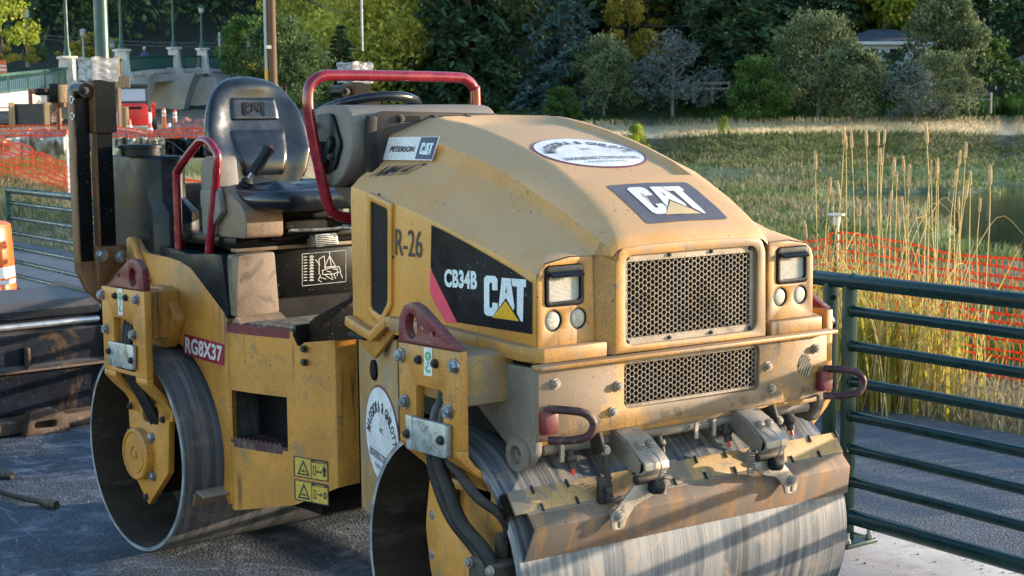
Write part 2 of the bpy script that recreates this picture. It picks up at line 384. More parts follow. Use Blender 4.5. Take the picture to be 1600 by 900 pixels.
class MB:
    def __init__(s): s.v = []; s.f = []
    def add(s, vs, fs):
        o = len(s.v); s.v += [tuple(p) for p in vs]; s.f += [tuple(i+o for i in f) for f in fs]; return s
    def box(s, x0, x1, y0, y1, z0, z1):
        return s.add([(x0, y0, z0), (x1, y0, z0), (x1, y1, z0), (x0, y1, z0), (x0, y0, z1), (x1, y0, z1), (x1, y1, z1), (x0, y1, z1)],
                     [(0, 3, 2, 1), (4, 5, 6, 7), (0, 1, 5, 4), (1, 2, 6, 5), (2, 3, 7, 6), (3, 0, 4, 7)])
    def prism(s, poly, ax, lo, hi, holes=()):
        f = AX[ax]; n = len(poly)
        if not holes:
            return s.add([f(a, b, lo) for a, b in poly]+[f(a, b, hi) for a, b in poly],
                         [tuple(range(n-1, -1, -1)), tuple(range(n, 2*n))]+[(i, (i+1) % n, n+(i+1) % n, n+i) for i in range(n)])
        loops = [list(poly)]+[list(h) for h in holes]
        pts = []; idx = []
        for L in loops:
            idx.append(list(range(len(pts), len(pts)+len(L)))); pts += L
        edges = [(I[k], I[(k+1) % len(I)]) for I in idx for k in range(len(I))]
        r = delaunay_2d_cdt([Vector(p) for p in pts], edges, [], 0, 1e-7)
        vs = [(p.x, p.y) for p in r[0]]; tris = []
        for t in r[2]:
            c = (sum(vs[i][0] for i in t)/len(t), sum(vs[i][1] for i in t)/len(t))
            if inpoly(c, loops[0]) and not any(inpoly(c, h) for h in loops[1:]): tris.append(tuple(t))
        N = len(vs)
        fs = [tuple(reversed(t)) for t in tris]+[tuple(i+N for i in t) for t in tris]
        for e in r[1]: pass
        cnt = {}
        for t in tris:
            for k in range(len(t)):
                e = (t[k], t[(k+1) % len(t)]); cnt[e] = 1
        for (a, b) in cnt:
            if (b, a) not in cnt: fs.append((a, b, b+N, a+N))
        return s.add([f(a, b, lo) for a, b in vs]+[f(a, b, hi) for a, b in vs], fs)
    def tube(s, pts, r, n=10, closed=False, rr=None):
        P = [Vector(p) for p in pts]; N = len(P); o = []
        T = []
        for i in range(N):
            a = P[i-1] if (i > 0 or closed) else P[i]; b = P[(i+1) % N] if (i < N-1 or closed) else P[i]
            T.append((b-a).normalized())
        ref = Vector((0, 0, 1)) if abs(T[0].z) < .9 else Vector((1, 0, 0))
        u = T[0].cross(ref).normalized()
        for i in range(N):
            u = (u-T[i]*u.dot(T[i])).normalized(); w = T[i].cross(u)
            q = rr[i] if rr else r
            for k in range(n):
                t = 2*math.pi*k/n; o.append(P[i]+u*(q*math.cos(t))+w*(q*math.sin(t)))
        fs = []
        for i in range(N if closed else N-1):
            for k in range(n):
                a = i*n+k; b = i*n+(k+1) % n; j = ((i+1) % N)*n
                fs.append((a, b, j+(k+1) % n, j+k))
        if not closed: fs += [tuple(range(n-1, -1, -1)), tuple((N-1)*n+k for k in range(n))]
        return s.add(o, fs)
    def cyl(s, p0, p1, r, n=16, r1=None): return s.tube([p0, p1], r, n, rr=[r, r if r1 is None else r1])
    def lathe(s, prof, p, axis, n=24):
        """prof: (radius, height along axis)"""
        a = Vector(axis).normalized(); p = Vector(p)
        ref = Vector((0, 0, 1)) if abs(a.z) < .9 else Vector((1, 0, 0))
        u = a.cross(ref).normalized(); w = a.cross(u); o = []; fs = []
        for r, h in prof:
            for k in range(n):
                t = 2*math.pi*k/n; o.append(p+a*h+u*(r*math.cos(t))+w*(r*math.sin(t)))
        for i in range(len(prof)-1):
            for k in range(n):
                fs.append((i*n+k, i*n+(k+1) % n, (i+1)*n+(k+1) % n, (i+1)*n+k))
        if prof[0][0] > 1e-5: fs.append(tuple(range(n-1, -1, -1)))
        if prof[-1][0] > 1e-5: fs.append(tuple((len(prof)-1)*n+k for k in range(n)))
        return s.add(o, fs)
    def boxpath(s, pts, w, h, upv=(0, 1, 0)):
        P = [Vector(p) for p in pts]; N = len(P); o = []
        U = Vector(upv)
        for i in range(N):
            a = P[max(i-1, 0)]; b = P[min(i+1, N-1)]
            t = (b-a).normalized(); sd = t.cross(U).normalized(); uu = sd.cross(t)
            for q, r in ((-1, -1), (1, -1), (1, 1), (-1, 1)): o.append(P[i]+sd*(w/2*q)+uu*(h/2*r))
        fs = [(i*4+k, i*4+(k+1) % 4, (i+1)*4+(k+1) % 4, (i+1)*4+k) for i in range(N-1) for k in range(4)]
        fs += [(3, 2, 1, 0), tuple((N-1)*4+k for k in range(4))]
        return s.add(o, fs)
    def grid(s, fn, nu, nv):
        o = [fn(i/nu, j/nv) for j in range(nv+1) for i in range(nu+1)]
        return s.add(o, [(j*(nu+1)+i, j*(nu+1)+i+1, (j+1)*(nu+1)+i+1, (j+1)*(nu+1)+i) for j in range(nv) for i in range(nu)])
    def mesh(s, name, mats, bevel=0, seg=2, smooth=35, fixn=True):
        me = bpy.data.meshes.new(name)
        me.from_pydata(s.v, [], s.f)
        bm = bmesh.new(); bm.from_mesh(me)
        bmesh.ops.remove_doubles(bm, verts=bm.verts, dist=1e-6)
        if fixn: bmesh.ops.recalc_face_normals(bm, faces=bm.faces)
        if bevel:
            es = [e for e in bm.edges if len(e.link_faces) == 2 and e.calc_face_angle(0) > math.radians(32)]
            bmesh.ops.bevel(bm, geom=es, offset=bevel, segments=seg, profile=.5, affect='EDGES', clamp_overlap=True)
        bm.to_mesh(me); bm.free()
        for x in (mats if isinstance(mats, (list, tuple)) else [mats]): me.materials.append(M[x])
        if smooth:
            me.shade_smooth(); me.set_sharp_from_angle(angle=math.radians(smooth))
        return me
    def build(s, name, mat, parent=None, bevel=0, seg=2, smooth=35, mw=None, fixn=True):
        me = s.mesh(name, mat, bevel, seg, smooth, fixn)
        return link(name, me, parent, mw)
WM = {}
def link(name, me, parent=None, mw=None):
    mw = mw if mw is not None else Matrix.Identity(4)
    o = bpy.data.objects.new(name, me); COL.objects.link(o)
    o.matrix_basis = mw; WM[o.name] = mw.copy()
    if parent is not None:
        o.parent = parent; o.matrix_parent_inverse = WM[parent.name].inverted()
    return o
def thing(name, label, cat, loc=(0, 0, 0), group=None):
    o = bpy.data.objects.new(name, None); COL.objects.link(o)
    o.empty_display_size = .1
    o.location = loc; WM[o.name] = Matrix.Translation(Vector(loc))
    tag(o, label, cat, group); return o
def tag(o, label, cat, group=None):
    o['label'] = label; o['category'] = cat
    if group: o['group'] = group
    return o
def structure(o): o['kind'] = 'structure'; return o
def stuff(o, label=None, cat=None):
    o['kind'] = 'stuff'
    if label: o['label'] = label
    if cat: o['category'] = cat
    return o
def arc(cx, cy, r, a0, a1, n=8):
    return [(cx+r*math.cos(math.radians(a0+(a1-a0)*i/n)), cy+r*math.sin(math.radians(a0+(a1-a0)*i/n))) for i in range(n+1)]
def smoothpath(pts, n=6):
    """Catmull-Rom through the points"""
    P = [Vector(p) for p in pts]; out = []
    for i in range(len(P)-1):
        a = P[max(i-1, 0)]; b = P[i]; c = P[i+1]; d = P[min(i+2, len(P)-1)]
        for k in range(n):
            t = k/n
            out.append(.5*((2*b)+(c-a)*t+(2*a-5*b+4*c-d)*t*t+(3*b-a-3*c+d)*t**3))
    out.append(P[-1]); return out
def bolt_mesh(r=.016, h=.012, washer=True, mat='bolt_steel'):
    """hex head bolt pointing to -X"""
    b = MB()
    if washer: b.lathe([(0, 0), (r*1.25, 0), (r*1.25, .004), (0, .004)], (0, 0, 0), (-1, 0, 0), 16)
    b.lathe([(0, .0035), (r, .0035), (r, .0035+h*.8), (r*.85, .0035+h), (0, .0035+h)], (0, 0, 0), (-1, 0, 0), 6)
    b.lathe([(0, h), (r*.45, h), (r*.40, h+.006), (0, h+.006)], (0, 0, 0), (-1, 0, 0), 10)
    return b.mesh('bolt', mat, smooth=30)
def place(me, name, parent, loc, rot=None, mw=Matrix.Identity(4)):
    return link(name, me, parent, mw @ Matrix.Translation(Vector(loc)) @ (rot or Matrix.Identity(4)))

# ---- lettering: outline text brought to a unit box and laid onto a surface
_tc = {}
def text_tris(s, bold=.0, shear=0, sx=0):
    k = (s, bold, shear)
    if k in _tc: return _tc[k]
    c = bpy.data.curves.new('lettering', 'FONT'); c.body = s; c.size = 1; c.offset = bold; c.shear = shear
    c.fill_mode = 'FRONT'; c.resolution_u = 4; c.space_character = 1.0+bold*1.2
    o = bpy.data.objects.new('lettering', c); COL.objects.link(o)
    dg = bpy.context.evaluated_depsgraph_get()
    me = bpy.data.meshes.new_from_object(o.evaluated_get(dg))
    vs = np.array([v.co[:2] for v in me.vertices]); fs = [tuple(p.vertices) for p in me.polygons]
    bpy.data.objects.remove(o); bpy.data.curves.remove(c); bpy.data.meshes.remove(me)
    lo, hi = vs.min(0), vs.max(0)
    vs = (vs-lo)/(hi-lo)
    _tc[k] = (vs, fs, (hi-lo)); return _tc[k]
def aff(bl, br, tl):
    bl, br, tl = Vector(bl), Vector(br), Vector(tl)
    return lambda u, v: bl+(br-bl)*u+(tl-bl)*v
def flat_mesh(name, polys, mat, fn, cuts=0):
    """polys: list of (verts2d, faces) in the unit box -> laid on a surface by fn(u, v)"""
    bm = bmesh.new()
    for vs, fs in polys:
        V = [bm.verts.new((a, b, 0)) for a, b in vs]
        for f in fs:
            try: bm.faces.new([V[i] for i in f])
            except ValueError: pass
    if cuts:
        bmesh.ops.triangulate(bm, faces=bm.faces[:])
        for ax in (0, 1):
            for i in range(1, cuts):
                co = [0, 0, 0]; co[ax] = i/cuts; no = [0, 0, 0]; no[ax] = 1
                bmesh.ops.bisect_plane(bm, geom=bm.verts[:]+bm.edges[:]+bm.faces[:], plane_co=co, plane_no=no)
    for v in bm.verts: v.co = fn(v.co.x, v.co.y)
    me = bpy.data.meshes.new(name); bm.to_mesh(me); bm.free(); me.materials.append(M[mat]); return me
def polyfill(poly, holes=()):
    b = MB(); b.prism(poly, 'z', 0, 1, holes) if holes else b.add([(a, c, 0) for a, c in poly], [tuple(range(len(poly)))])
    if not holes: return [(a, c) for a, c in poly], [tuple(range(len(poly)))]
    n = len(b.v)//2
    return [(p[0], p[1]) for p in b.v[:n]], [f for f in b.f if all(i < n for i in f)]
def lettering(s, fn, mat, parent, bold=.02, shear=0, cuts=0, name='lettering', mw=None):
    vs, fs, _ = text_tris(s, bold, shear)
    return link(name, flat_mesh(name, [(vs, fs)], mat, fn, cuts), parent, mw)
def shape(poly, fn, mat, parent, name, holes=(), cuts=0, mw=None):
    return link(name, flat_mesh(name, [polyfill(poly, holes)], mat, fn, cuts), parent, mw)

# block-letter mark: three letters, a triangle under the middle one (unit box)
def cat_polys():
    C = rpoly([(.33, .66), (.33, .93), (.27, 1), (.06, 1), (0, .93), (0, .10), (.06, .03), (.22, .03), (.335, .22), (.335, .36), (.20, .36), (.20, .24),
               (.15, .22), (.13, .27), (.13, .80), (.15, .84), (.19, .84), (.20, .80), (.20, .66)], .02, 2)
    A = [(.43, .97), (.64, .97), (.735, .30), (.70, .22), (.53, .50), (.36, .24), (.35, .20)]
    Ah = [(.515, .62), (.555, .62), (.535, .80)]
    T = [(.655, .97), (1, .97), (1, .79), (.945, .79), (.93, -.02), (.885, -.02), (.79, .16), (.79, .79), (.685, .79)]
    tri = [(.52, .43), (.84, -.02), (.20, .0)]
    return C, A, Ah, T, tri
def cat_mark(fn, parent, tri_mat='logo_yellow', white='logo_white', cuts=0, mw=None):
    C, A, Ah, T, tri = cat_polys()
    polys = [polyfill(C), polyfill(A, [Ah]), polyfill(T)]
    link('logo_letters', flat_mesh('logo_letters', polys, white, fn, cuts), parent, mw)
    link('logo_triangle', flat_mesh('logo_triangle', [polyfill(tri)], tri_mat, fn, cuts), parent, mw)
# ================================================================== ROAD ROLLER
# front frame = world axes (drum axis along X, machine faces -Y); the rear frame is steered a little
WB = 2.12
RM = Matrix.Translation((0, WB/2, 0)) @ Matrix.Rotation(.083, 4, 'Z') @ Matrix.Translation((0, -WB/2, 0))
ROL = thing('road_roller', 'dusty yellow tandem road roller with two steel drums and black seat', 'road roller', (0, WB/2, 0))
BOLT = bolt_mesh(.017, .013); BOLT_S = bolt_mesh(.011, .009, mat='bolt_dark'); BOLT_M = bolt_mesh(.012, .010, mat='bracket_steel')
FACE_Y = Matrix.Rotation(math.radians(90), 4, 'Z')       # turns a -X bolt to face -Y
FLIPX = Matrix.Scale(-1, 4, (1, 0, 0))

# ---- drums
def drum(y0, mw, mat, XR=.65):
    R0, R1, X = .400, .382, .65
    b = MB(); n = 96
    b.lathe([(R0-.004, -X), (R0, -X+.004), (R0, XR-.004), (R0-.004, XR)], (0, y0, .4), (1, 0, 0), n)
    b.f = [f for f in b.f if len(f) == 4]
    d = b.build('drum', mat, ROL, smooth=40, mw=mw)
    for s in (-1, 1):
        r = MB(); r.lathe([(R0-.004, 0), (R0-.009, -.001), (R1, 0)], (0, y0, .4), (s, 0, 0), n)
        r.v = [(p[0]+(XR if s > 0 else -X), p[1], p[2]) for p in r.v]; r.f = [f for f in r.f if len(f) == 4]
        r.build('drum_rim', 'drum_rim', d, mw=mw, smooth=30)
        i = MB(); i.lathe([(R1, 0), (R1, -.30), (R1-.02, -.31), (.0, -.31)], ((XR if s > 0 else -X), y0, .4), (s, 0, 0), n)
        i.f = [f for f in i.f if len(f) == 4 or len(f) == 3]
        i.build('drum_inner_shell', 'drum_inside', d, mw=mw, smooth=40, fixn=False)
    return d
I4 = Matrix.Identity(4)
fdrum = drum(0, I4, 'drum_steel', .604)
rdrum = drum(WB, RM, 'drum_rear')

# ---- side arms (lifting plate above, cranked leg, hub plate inside the drum)
def offs(poly, s): return poly
def arm(y0, mw, side, flip, front):
    """side -1 = near side. flip mirrors the plate fore and aft"""
    k = -1 if flip else 1
    X = side*.72
    def Y(v): return y0-.064+k*v if True else 0
    # upper plate outline, (y, z) about the plate centre
    outl = [(.155, .765), (.155, 1.053), (-.155, 1.060), (-.155, .765)]
    if front: outl = [(.155, .775), (.155, 1.053), (-.155, 1.060), (-.158, .70), (-.12, .665), (-.07, .70), (-.055, .775)]
    slot = rrect(-.072, .066, .79, .943, .014)
    yy = lambda P: [(Y(a), z) for a, z in P]
    b = MB()
    hi = X; lo = X-side*.028
    if front:
        b.prism(yy([(.155, .79), (.155, 1.053), (-.155, 1.060), (-.155, .79)]), 'x', min(lo, hi), max(lo, hi), [yy(rrect(-.072, .066, .82, .943, .014))])
    else:
        b.prism(yy([(.155, .72), (.155, 1.045), (-.200, 1.050), (-.200, .72)]), 'x', min(lo, hi), max(lo, hi), [yy(rrect(-.110, .060, .735, .933, .014))])
    pl = b.build('arm_plate', 'yellow', ROL, bevel=.0025, mw=mw)
    # red lifting eye
    if front: eye = [(.155, 1.055), (.150, 1.125), (.125, 1.160), (.085, 1.173), (.045, 1.163), (-.150, 1.064)]
    else: eye = [(.105, 1.052), (-.070, 1.155), (-.100, 1.167), (-.150, 1.164), (-.190, 1.135), (-.200, 1.052)]
    hc = (.086, 1.105) if front else (-.112, 1.096)
    e = MB(); e.prism(yy(eye), 'x', min(lo, hi), max(lo, hi), [yy(circ(hc[0], hc[1], .030, 20, .036)), yy(circ((-.03 if front else 0.0), 1.095, .008, 10))])
    e.build('lifting_eye', 'red_worn', ROL, bevel=.003, mw=mw)
    # legs cranked inwards beside the slot
    zt, zb = (.79, .665) if front else (.72, .585)
    Xi = side*.62
    legs = ((.155, .066), (-.072, -.155)) if front else ((.155, .060), (-.110, -.200))
    for a, c in legs:
        g = MB()
        dx = .06
        rows = [(X, zt, 0), (X, zt-.02, 0), (X-side*.02, zt-.045, .01), (Xi+side*.02, zb+.03, dx*.85), (Xi, zb, dx), (Xi, zb-.04, dx)]
        for i in range(len(rows)-1):
            (xa, za, sa), (xb, zb2, sb) = rows[i], rows[i+1]
            t = side*.028
            sa, sb = (-.0*sa, -.0*sb)
            pa = [(xa, Y(a)-sa, za), (xa, Y(c)-sa, za), (xa-t, Y(c)-sa, za), (xa-t, Y(a)-sa, za)]
            pb = [(xb, Y(a)-sb, zb2), (xb, Y(c)-sb, zb2), (xb-t, Y(c)-sb, zb2), (xb-t, Y(a)-sb, zb2)]
            fs = [(0, 1, 5, 4), (1, 2, 6, 5), (2, 3, 7, 6), (3, 0, 4, 7)]
            if i == 0: fs.append((0, 3, 2, 1))
            if i == len(rows)-2: fs.append((4, 5, 6, 7))
            g.add(pa+pb, fs)
        g.build('arm_leg', 'yellow', ROL, bevel=.002, mw=mw)
    # lower hub plate
    lo2, hi2 = sorted((Xi, Xi-side*.026))
    h = MB()
    if front:
        low = [(.155, .665), (-.155, .665), (-.205, .655), (-.245, .60), (-.235, .50), (-.20, .36), (-.05, .19), (.0, .17), (.05, .19), (.16, .36), (.185, .50)]
        h.prism(yy(rpoly(low, .03, 3)), 'x', lo2, hi2, [yy(rrect(-.04, .05, .53, .64, .02))])
    else:
        low = [(.155, .60), (.165, .54), (.155, .30), (.02, .185), (-.15, .34), (-.170, .54), (-.200, .60)]
        h.prism(yy(low), 'x', lo2, hi2, [yy(rrect(-.085, .045, .515, .585, .02))])
    h.build('hub_plate', 'yellow', ROL, bevel=.002, mw=mw)
    # bolts on the plate
    R = I4 if side < 0 else FLIPX
    if front: bp = [(.140, 1.017), (-.135, 1.021), (.120, .888), (-.104, .893)]; sb = [(.045, 1.016), (-.040, 1.016)]
    else: bp = [(.150, 1.011), (-.140, 1.016), (.122, .879), (-.105, .880)]; sb = [(.035, 1.016), (-.055, 1.016)]
    for a, z in bp: place(BOLT, 'bolt', ROL, (X+side*.001, Y(a), z), R, mw)
    for a, z in sb: place(BOLT_S, 'bolt', ROL, (X+side*.001, Y(a), z), R, mw)
    # arm box between plate and frame
    q = MB(); x0, x1 = sorted((X-side*.028, side*.50))
    if front: q.box(x0, x1, y0-.205, y0+.085, .905, 1.045)
    else: q.box(x0, x1, y0-.12, y0+.08, .845, 1.030)
    q.build('arm_box', 'yellow_dirty' if front else 'yellow', ROL, bevel=.010, mw=mw)
    return pl
for side in (-1, 1):
    arm(0, I4, side, False, True)
    arm(WB, RM, side, False, False)

# rear frame details on the near side
def rear_arm_details():
    mw = RM; X = -.72
    fn = aff((X-.0015, 2.070, .944), (X-.0015, 2.030, .946), (X-.0015, 2.068, 1.046))
    hooksign(fn, mw)
    c = MB(); c.prism(rpoly([(2.132, .838), (1.923, .843), (1.930, .748), (2.140, .745)], .012, 3), 'x', -.738, -.724)
    cv = c.build('hose_cover', 'zinc', ROL, bevel=.002, mw=mw)
    for y, z in ((2.125, .80), (1.94, .785)): place(BOLT_S, 'bolt', cv, (-.738, y, z), I4, mw)
    for i, (y, r) in enumerate(((2.06, .016), (2.035, .013), (2.012, .011))):
        MB().tube(smoothpath([(-.66, y+.03, .93), (-.69, y+.01, .90), (-.735+.03, y, .84), (-.70, y+.01, .74), (-.65, y-.01, .62), (-.60, y-.03, .50)]), r, 8).build('hydraulic_hose', 'hose', ROL, mw=mw)
    h = MB(); h.lathe([(0, 0), (.102, 0), (.102, .03), (.096, .036), (.088, .036), (.086, .030), (.075, .030), (.072, .034), (.030, .034), (.028, .028), (.018, .030), (.016, .036), (0, .038)], (-.62, 2.118, .384), (-1, 0, 0), 40)
    hb = h.build('hub_cap', 'yellow', ROL, mw=mw, smooth=30)
    for a in (40, 140, 220, 320):
        y = 2.118-.118*math.cos(math.radians(a)); z = .384+.118*math.sin(math.radians(a))
        if a in (40, 320): place(BOLT, 'bolt', hb, (-.621, y, z), I4, mw)
        else: place(BOLT_S, 'bolt', hb, (-.621, y, z), I4, mw)
    for y, z in ((2.20, .56), (1.93, .545), (2.09, .215)): place(BOLT_S, 'bolt', ROL, (-.621, y, z), I4, mw)
    # inner yellow web with its lug
    w = MB(); w.prism(rpoly([(1.98, .34), (1.80, .32), (1.79, .20), (1.86, .115), (1.93, .10), (2.05, .30)], .03, 3), 'x', -.50, -.47)
    w.build('drum_web_bracket', 'yellow', ROL, bevel=.003, mw=mw)
    g = MB(); g.cyl((-.56, 2.118, .384), (-.36, 2.118, .384), .17, 32)
    g.build('hub_housing', 'engine_dark', ROL, mw=mw, bevel=.01)
    f = MB(); f.prism(rpoly([(2.266, 1.03), (2.041, 1.042), (1.952, .915), (2.030, .800), (2.13, .805), (2.266, .83)], .02, 3), 'x', -.548, -.50)
    f.build('arm_flange', 'yellow', ROL, bevel=.008, mw=mw)
def hooksign(fn, mw=None):
    s = shape(rrect(0, 1, 0, 1, .08), fn, 'white_vinyl', ROL, 'hook_sign', mw=mw)
    n = fn(0, 0)
    off = lambda u, v: fn(u, v)+Vector((-.0012, 0, 0))
    shape(circ(.5, .70, .33, 24, .16), off, 'sticker_green', s, 'hook_ring', holes=[[(.42, .60), (.58, .60), (.58, .70), (.70, .70), (.5, .80), (.30, .70), (.42, .70)]], mw=mw)
    shape([(.44, .54), (.56, .54), (.56, .34), (.44, .34)], off, 'sticker_green', s, 'hook_bar', mw=mw)
    ring = [(.5+.30*math.cos(t), .24+.13*math.sin(t)) for t in np.linspace(-.2, -4.2, 16)]
    inn = [(.5+.15*math.cos(t), .24+.065*math.sin(t)) for t in np.linspace(-4.2, -.2, 16)]
    shape(ring+inn, off, 'sticker_green', s, 'hook_curve', mw=mw)
rear_arm_details()

def front_arm_details():
    X = -.72
    hooksign(aff((X-.0015, -.044, .976), (X-.0015, -.087, .978), (X-.0015, -.046, 1.055)))
    c = MB(); c.prism(rpoly([(.019, .855), (-.184, .860), (-.181, .767), (.015, .763)], .012, 3), 'x', -.742, -.724)
    c.prism([(.022, .858), (-.010, .858), (-.010, .762), (.018, .762)], 'x', -.7435, -.742)
    cv = c.build('hose_cover', 'zinc', ROL, bevel=.0015)
    for y, z in ((.012, .805), (-.160, .815)): place(BOLT_S, 'bolt', cv, (-.743, y, z))
    # hoses run from behind the cover to the motor
    paths = [([(-.68, -.10, .97), (-.69, -.10, .93), (-.705, -.095, .86), (-.700, -.05, .745), (-.695, -.075, .66), (-.69, -.13, .585), (-.68, -.20, .535), (-.67, -.24, .50)], .019),
             ([(-.68, -.13, .95), (-.69, -.13, .90), (-.705, -.12, .84), (-.700, -.08, .745), (-.70, -.13, .66), (-.70, -.19, .585), (-.69, -.28, .53), (-.68, -.315, .475)], .020),
             ([(-.68, -.15, .93), (-.69, -.15, .87), (-.700, -.145, .82), (-.695, -.125, .75), (-.69, -.17, .715), (-.685, -.25, .665), (-.66, -.315, .63), (-.64, -.325, .585), (-.64, -.30, .555)], .014)]
    for p, r in paths: MB().tube(smoothpath(p, 7), r, 12).build('hydraulic_hose', 'hose', ROL)
    for y in (-.10, -.135):
        MB().tube(smoothpath([(-.68, y-.04, .94), (-.69, y-.02, .925), (-.70, y+.02, .885), (-.705, y+.03, .85)], 6), .016, 10).build('pilot_hose', 'hose_blue', ROL)
    # drive plate behind the leg, with rubber mounts
    d = MB(); d.prism(rpoly([(.135, .60), (.06, .66), (-.20, .66), (-.31, .56), (-.31, .26), (-.2, .12), (.05, .12), (.14, .26)], .03, 3), 'x', -.585, -.562)
    dp = d.build('drive_plate', 'yellow', ROL, bevel=.003)
    for y, z in ((.085, .536), (.090, .417), (.075, .30), (-.27, .50)):
        r = MB(); r.lathe([(0, 0), (.030, 0), (.030, .012), (.022, .02), (0, .02)], (-.585, y, z), (-1, 0, 0), 20); r.build('rubber_mount', 'rubber', dp, smooth=30)
        place(BOLT, 'bolt', dp, (-.604, y, z))
    # hydraulic motor
    mo = MB(); mo.box(-.70, -.59, -.345, -.215, .36, .50)
    mt = mo.build('drive_motor', 'cast_iron', ROL, bevel=.012, seg=3)
    for y, z in ((-.23, .375), (-.33, .375), (-.23, .485), (-.33, .485), (-.28, .43)): place(BOLT_M, 'bolt', mt, (-.70, y, z))
    MB().lathe([(0, 0), (.075, 0), (.075, .05), (.06, .06), (0, .06)], (-.58, -.28, .43), (-1, 0, 0), 24).build('motor_flange', 'cast_iron', mt, smooth=30)
    for p, q in (((-.67, -.235, .515), (-.67, -.235, .47)), ((-.68, -.315, .49), (-.66, -.31, .44)), ((-.64, -.30, .565), (-.63, -.285, .49))):
        MB().cyl(p, q, .022, 8).build('hose_fitting', 'cast_iron', mt, smooth=30)
    MB().tube(smoothpath([(-.69, -.33, .46), (-.71, -.36, .42), (-.70, -.37, .36), (-.67, -.35, .31)]), .016, 10).build('hydraulic_hose', 'hose', ROL)
front_arm_details()

# ---- hood
YS = [-.347, -.338, -.322, -.309, -.30, -.25, -.15, -.062, -.045, .03, .15, .24, .36, .50, .60, .66, .68]
def ip(y, xs, ys): return float(np.interp(y, xs, ys))
def zr(y): return ip(y, [-.347, -.338, -.322, -.30, -.25, -.15, .03, .15, .24, .36, .50, .60, .66, .68], [1.318, 1.338, 1.353, 1.367, 1.400, 1.455, 1.537, 1.577, 1.603, 1.634, 1.660, 1.674, 1.680, 1.676])
def sect(y):
    z = zr(y)
    rec = .0 if y < -.055 else .018
    if y > .63: rec = 0
    xa = ip(y, [-.35, -.25, .0, .36, .68], [.274, .262, .248, .250, .275])
    B = (ip(y, [-.35, -.25, 0, .36, .68], [.298, .318, .352, .364, .392]), z-ip(y, [-.35, -.25, 0, .68], [.018, .026, .032, .052]))
    C = (ip(y, [-.35, -.31, 0, .36, .68], [.325, .335, .375, .398, .412]), ip(y, [-.35, -.31, -.15, .03, .36, .68], [1.285, 1.303, 1.385, 1.464, 1.535, 1.550]))
    D = ((C[0]*.45+.492*.55), ip(y, [-.35, -.31, -.15, .03, .36, .68], [1.285, 1.306, 1.353, 1.420, 1.495, 1.520]))
    E = (.500, ip(y, [-.35, -.31, -.15, .03, .36, .68], [1.262, 1.292, 1.324, 1.366, 1.440, 1.492]))
    F = (.527, ip(y, [-.35, -.31, .24, .64, .68], [1.245, 1.262, 1.392, 1.462, 1.466]))
    G = (.530, 1.02)
    return [(0, z+.010-rec), (.212, z+.006-rec), (.228, z+.004), (xa-.006, z+.002), (xa+.006, z-.003), B, (C[0]-.012, C[1]+.012), C, D, E, (.515, (E[1]*.4+F[1]*.6)), F, (.530, F[1]-.022), G]
def skew(y): return ip(y, [-.35, -.22, .68], [0, .026, .026])
def hood():
    b = MB(); secs = []
    for y in YS:
        if y < -.315:
            s = sect(y); s = s[:8]
        h = sect(y)
        full = [(-x, z) for x, z in reversed(h[1:])]+h; sk = skew(y); N_ = len(full)
        secs.append([(x+(sk if 9 <= i_ <= N_-10 else 0), y, z) for i_, (x, z) in enumerate(full)])
    n = len(secs[0])
    # the raised middle runs further forward than the lamp pods
    mid0, mid1 = 7-1, n-7
    for i in range(len(YS)-1):
        for k in range(n-1):
            inner = 6 <= k <= n-8
            if YS[i] < -.3105 and not inner: continue
            pass
    vs = [p for s in secs for p in s]
    fs = []
    i0 = YS.index(-.309)
    for i in range(len(YS)-1):
        for k in range(n-1):
            if i < i0 and not (8 <= k <= n-10): continue
            fs.append((i*n+k, i*n+k+1, (i+1)*n+k+1, (i+1)*n+k))
    fs.append(tuple((len(YS)-1)*n+k for k in range(n)))
    b.add(vs, fs)
    return b, secs
hb, hsecs = hood()
HOOD = hb.build('hood', 'yellow_hood', ROL, smooth=28)
_bv = BVHTree.FromPolygons([Vector(p) for p in hb.v], hb.f)
def on_hood(fn, off):
    def g(u, v):
        p = fn(u, v); h = _bv.ray_cast(Vector((p.x, p.y, 2.2)), Vector((0, 0, -1)))
        if h[0] is None: return p
        n = h[1] if h[1].z > 0 else -h[1]
        return h[0]+n*off
    return g
def on_side(fn, off):
    def g(u, v):
        p = fn(u, v); h = _bv.ray_cast(Vector((-1.2, p.y, p.z)), Vector((1, 0, 0)))
        if h[0] is None: return p
        n = h[1] if h[1].x < 0 else -h[1]
        return h[0]+n*off
    return g
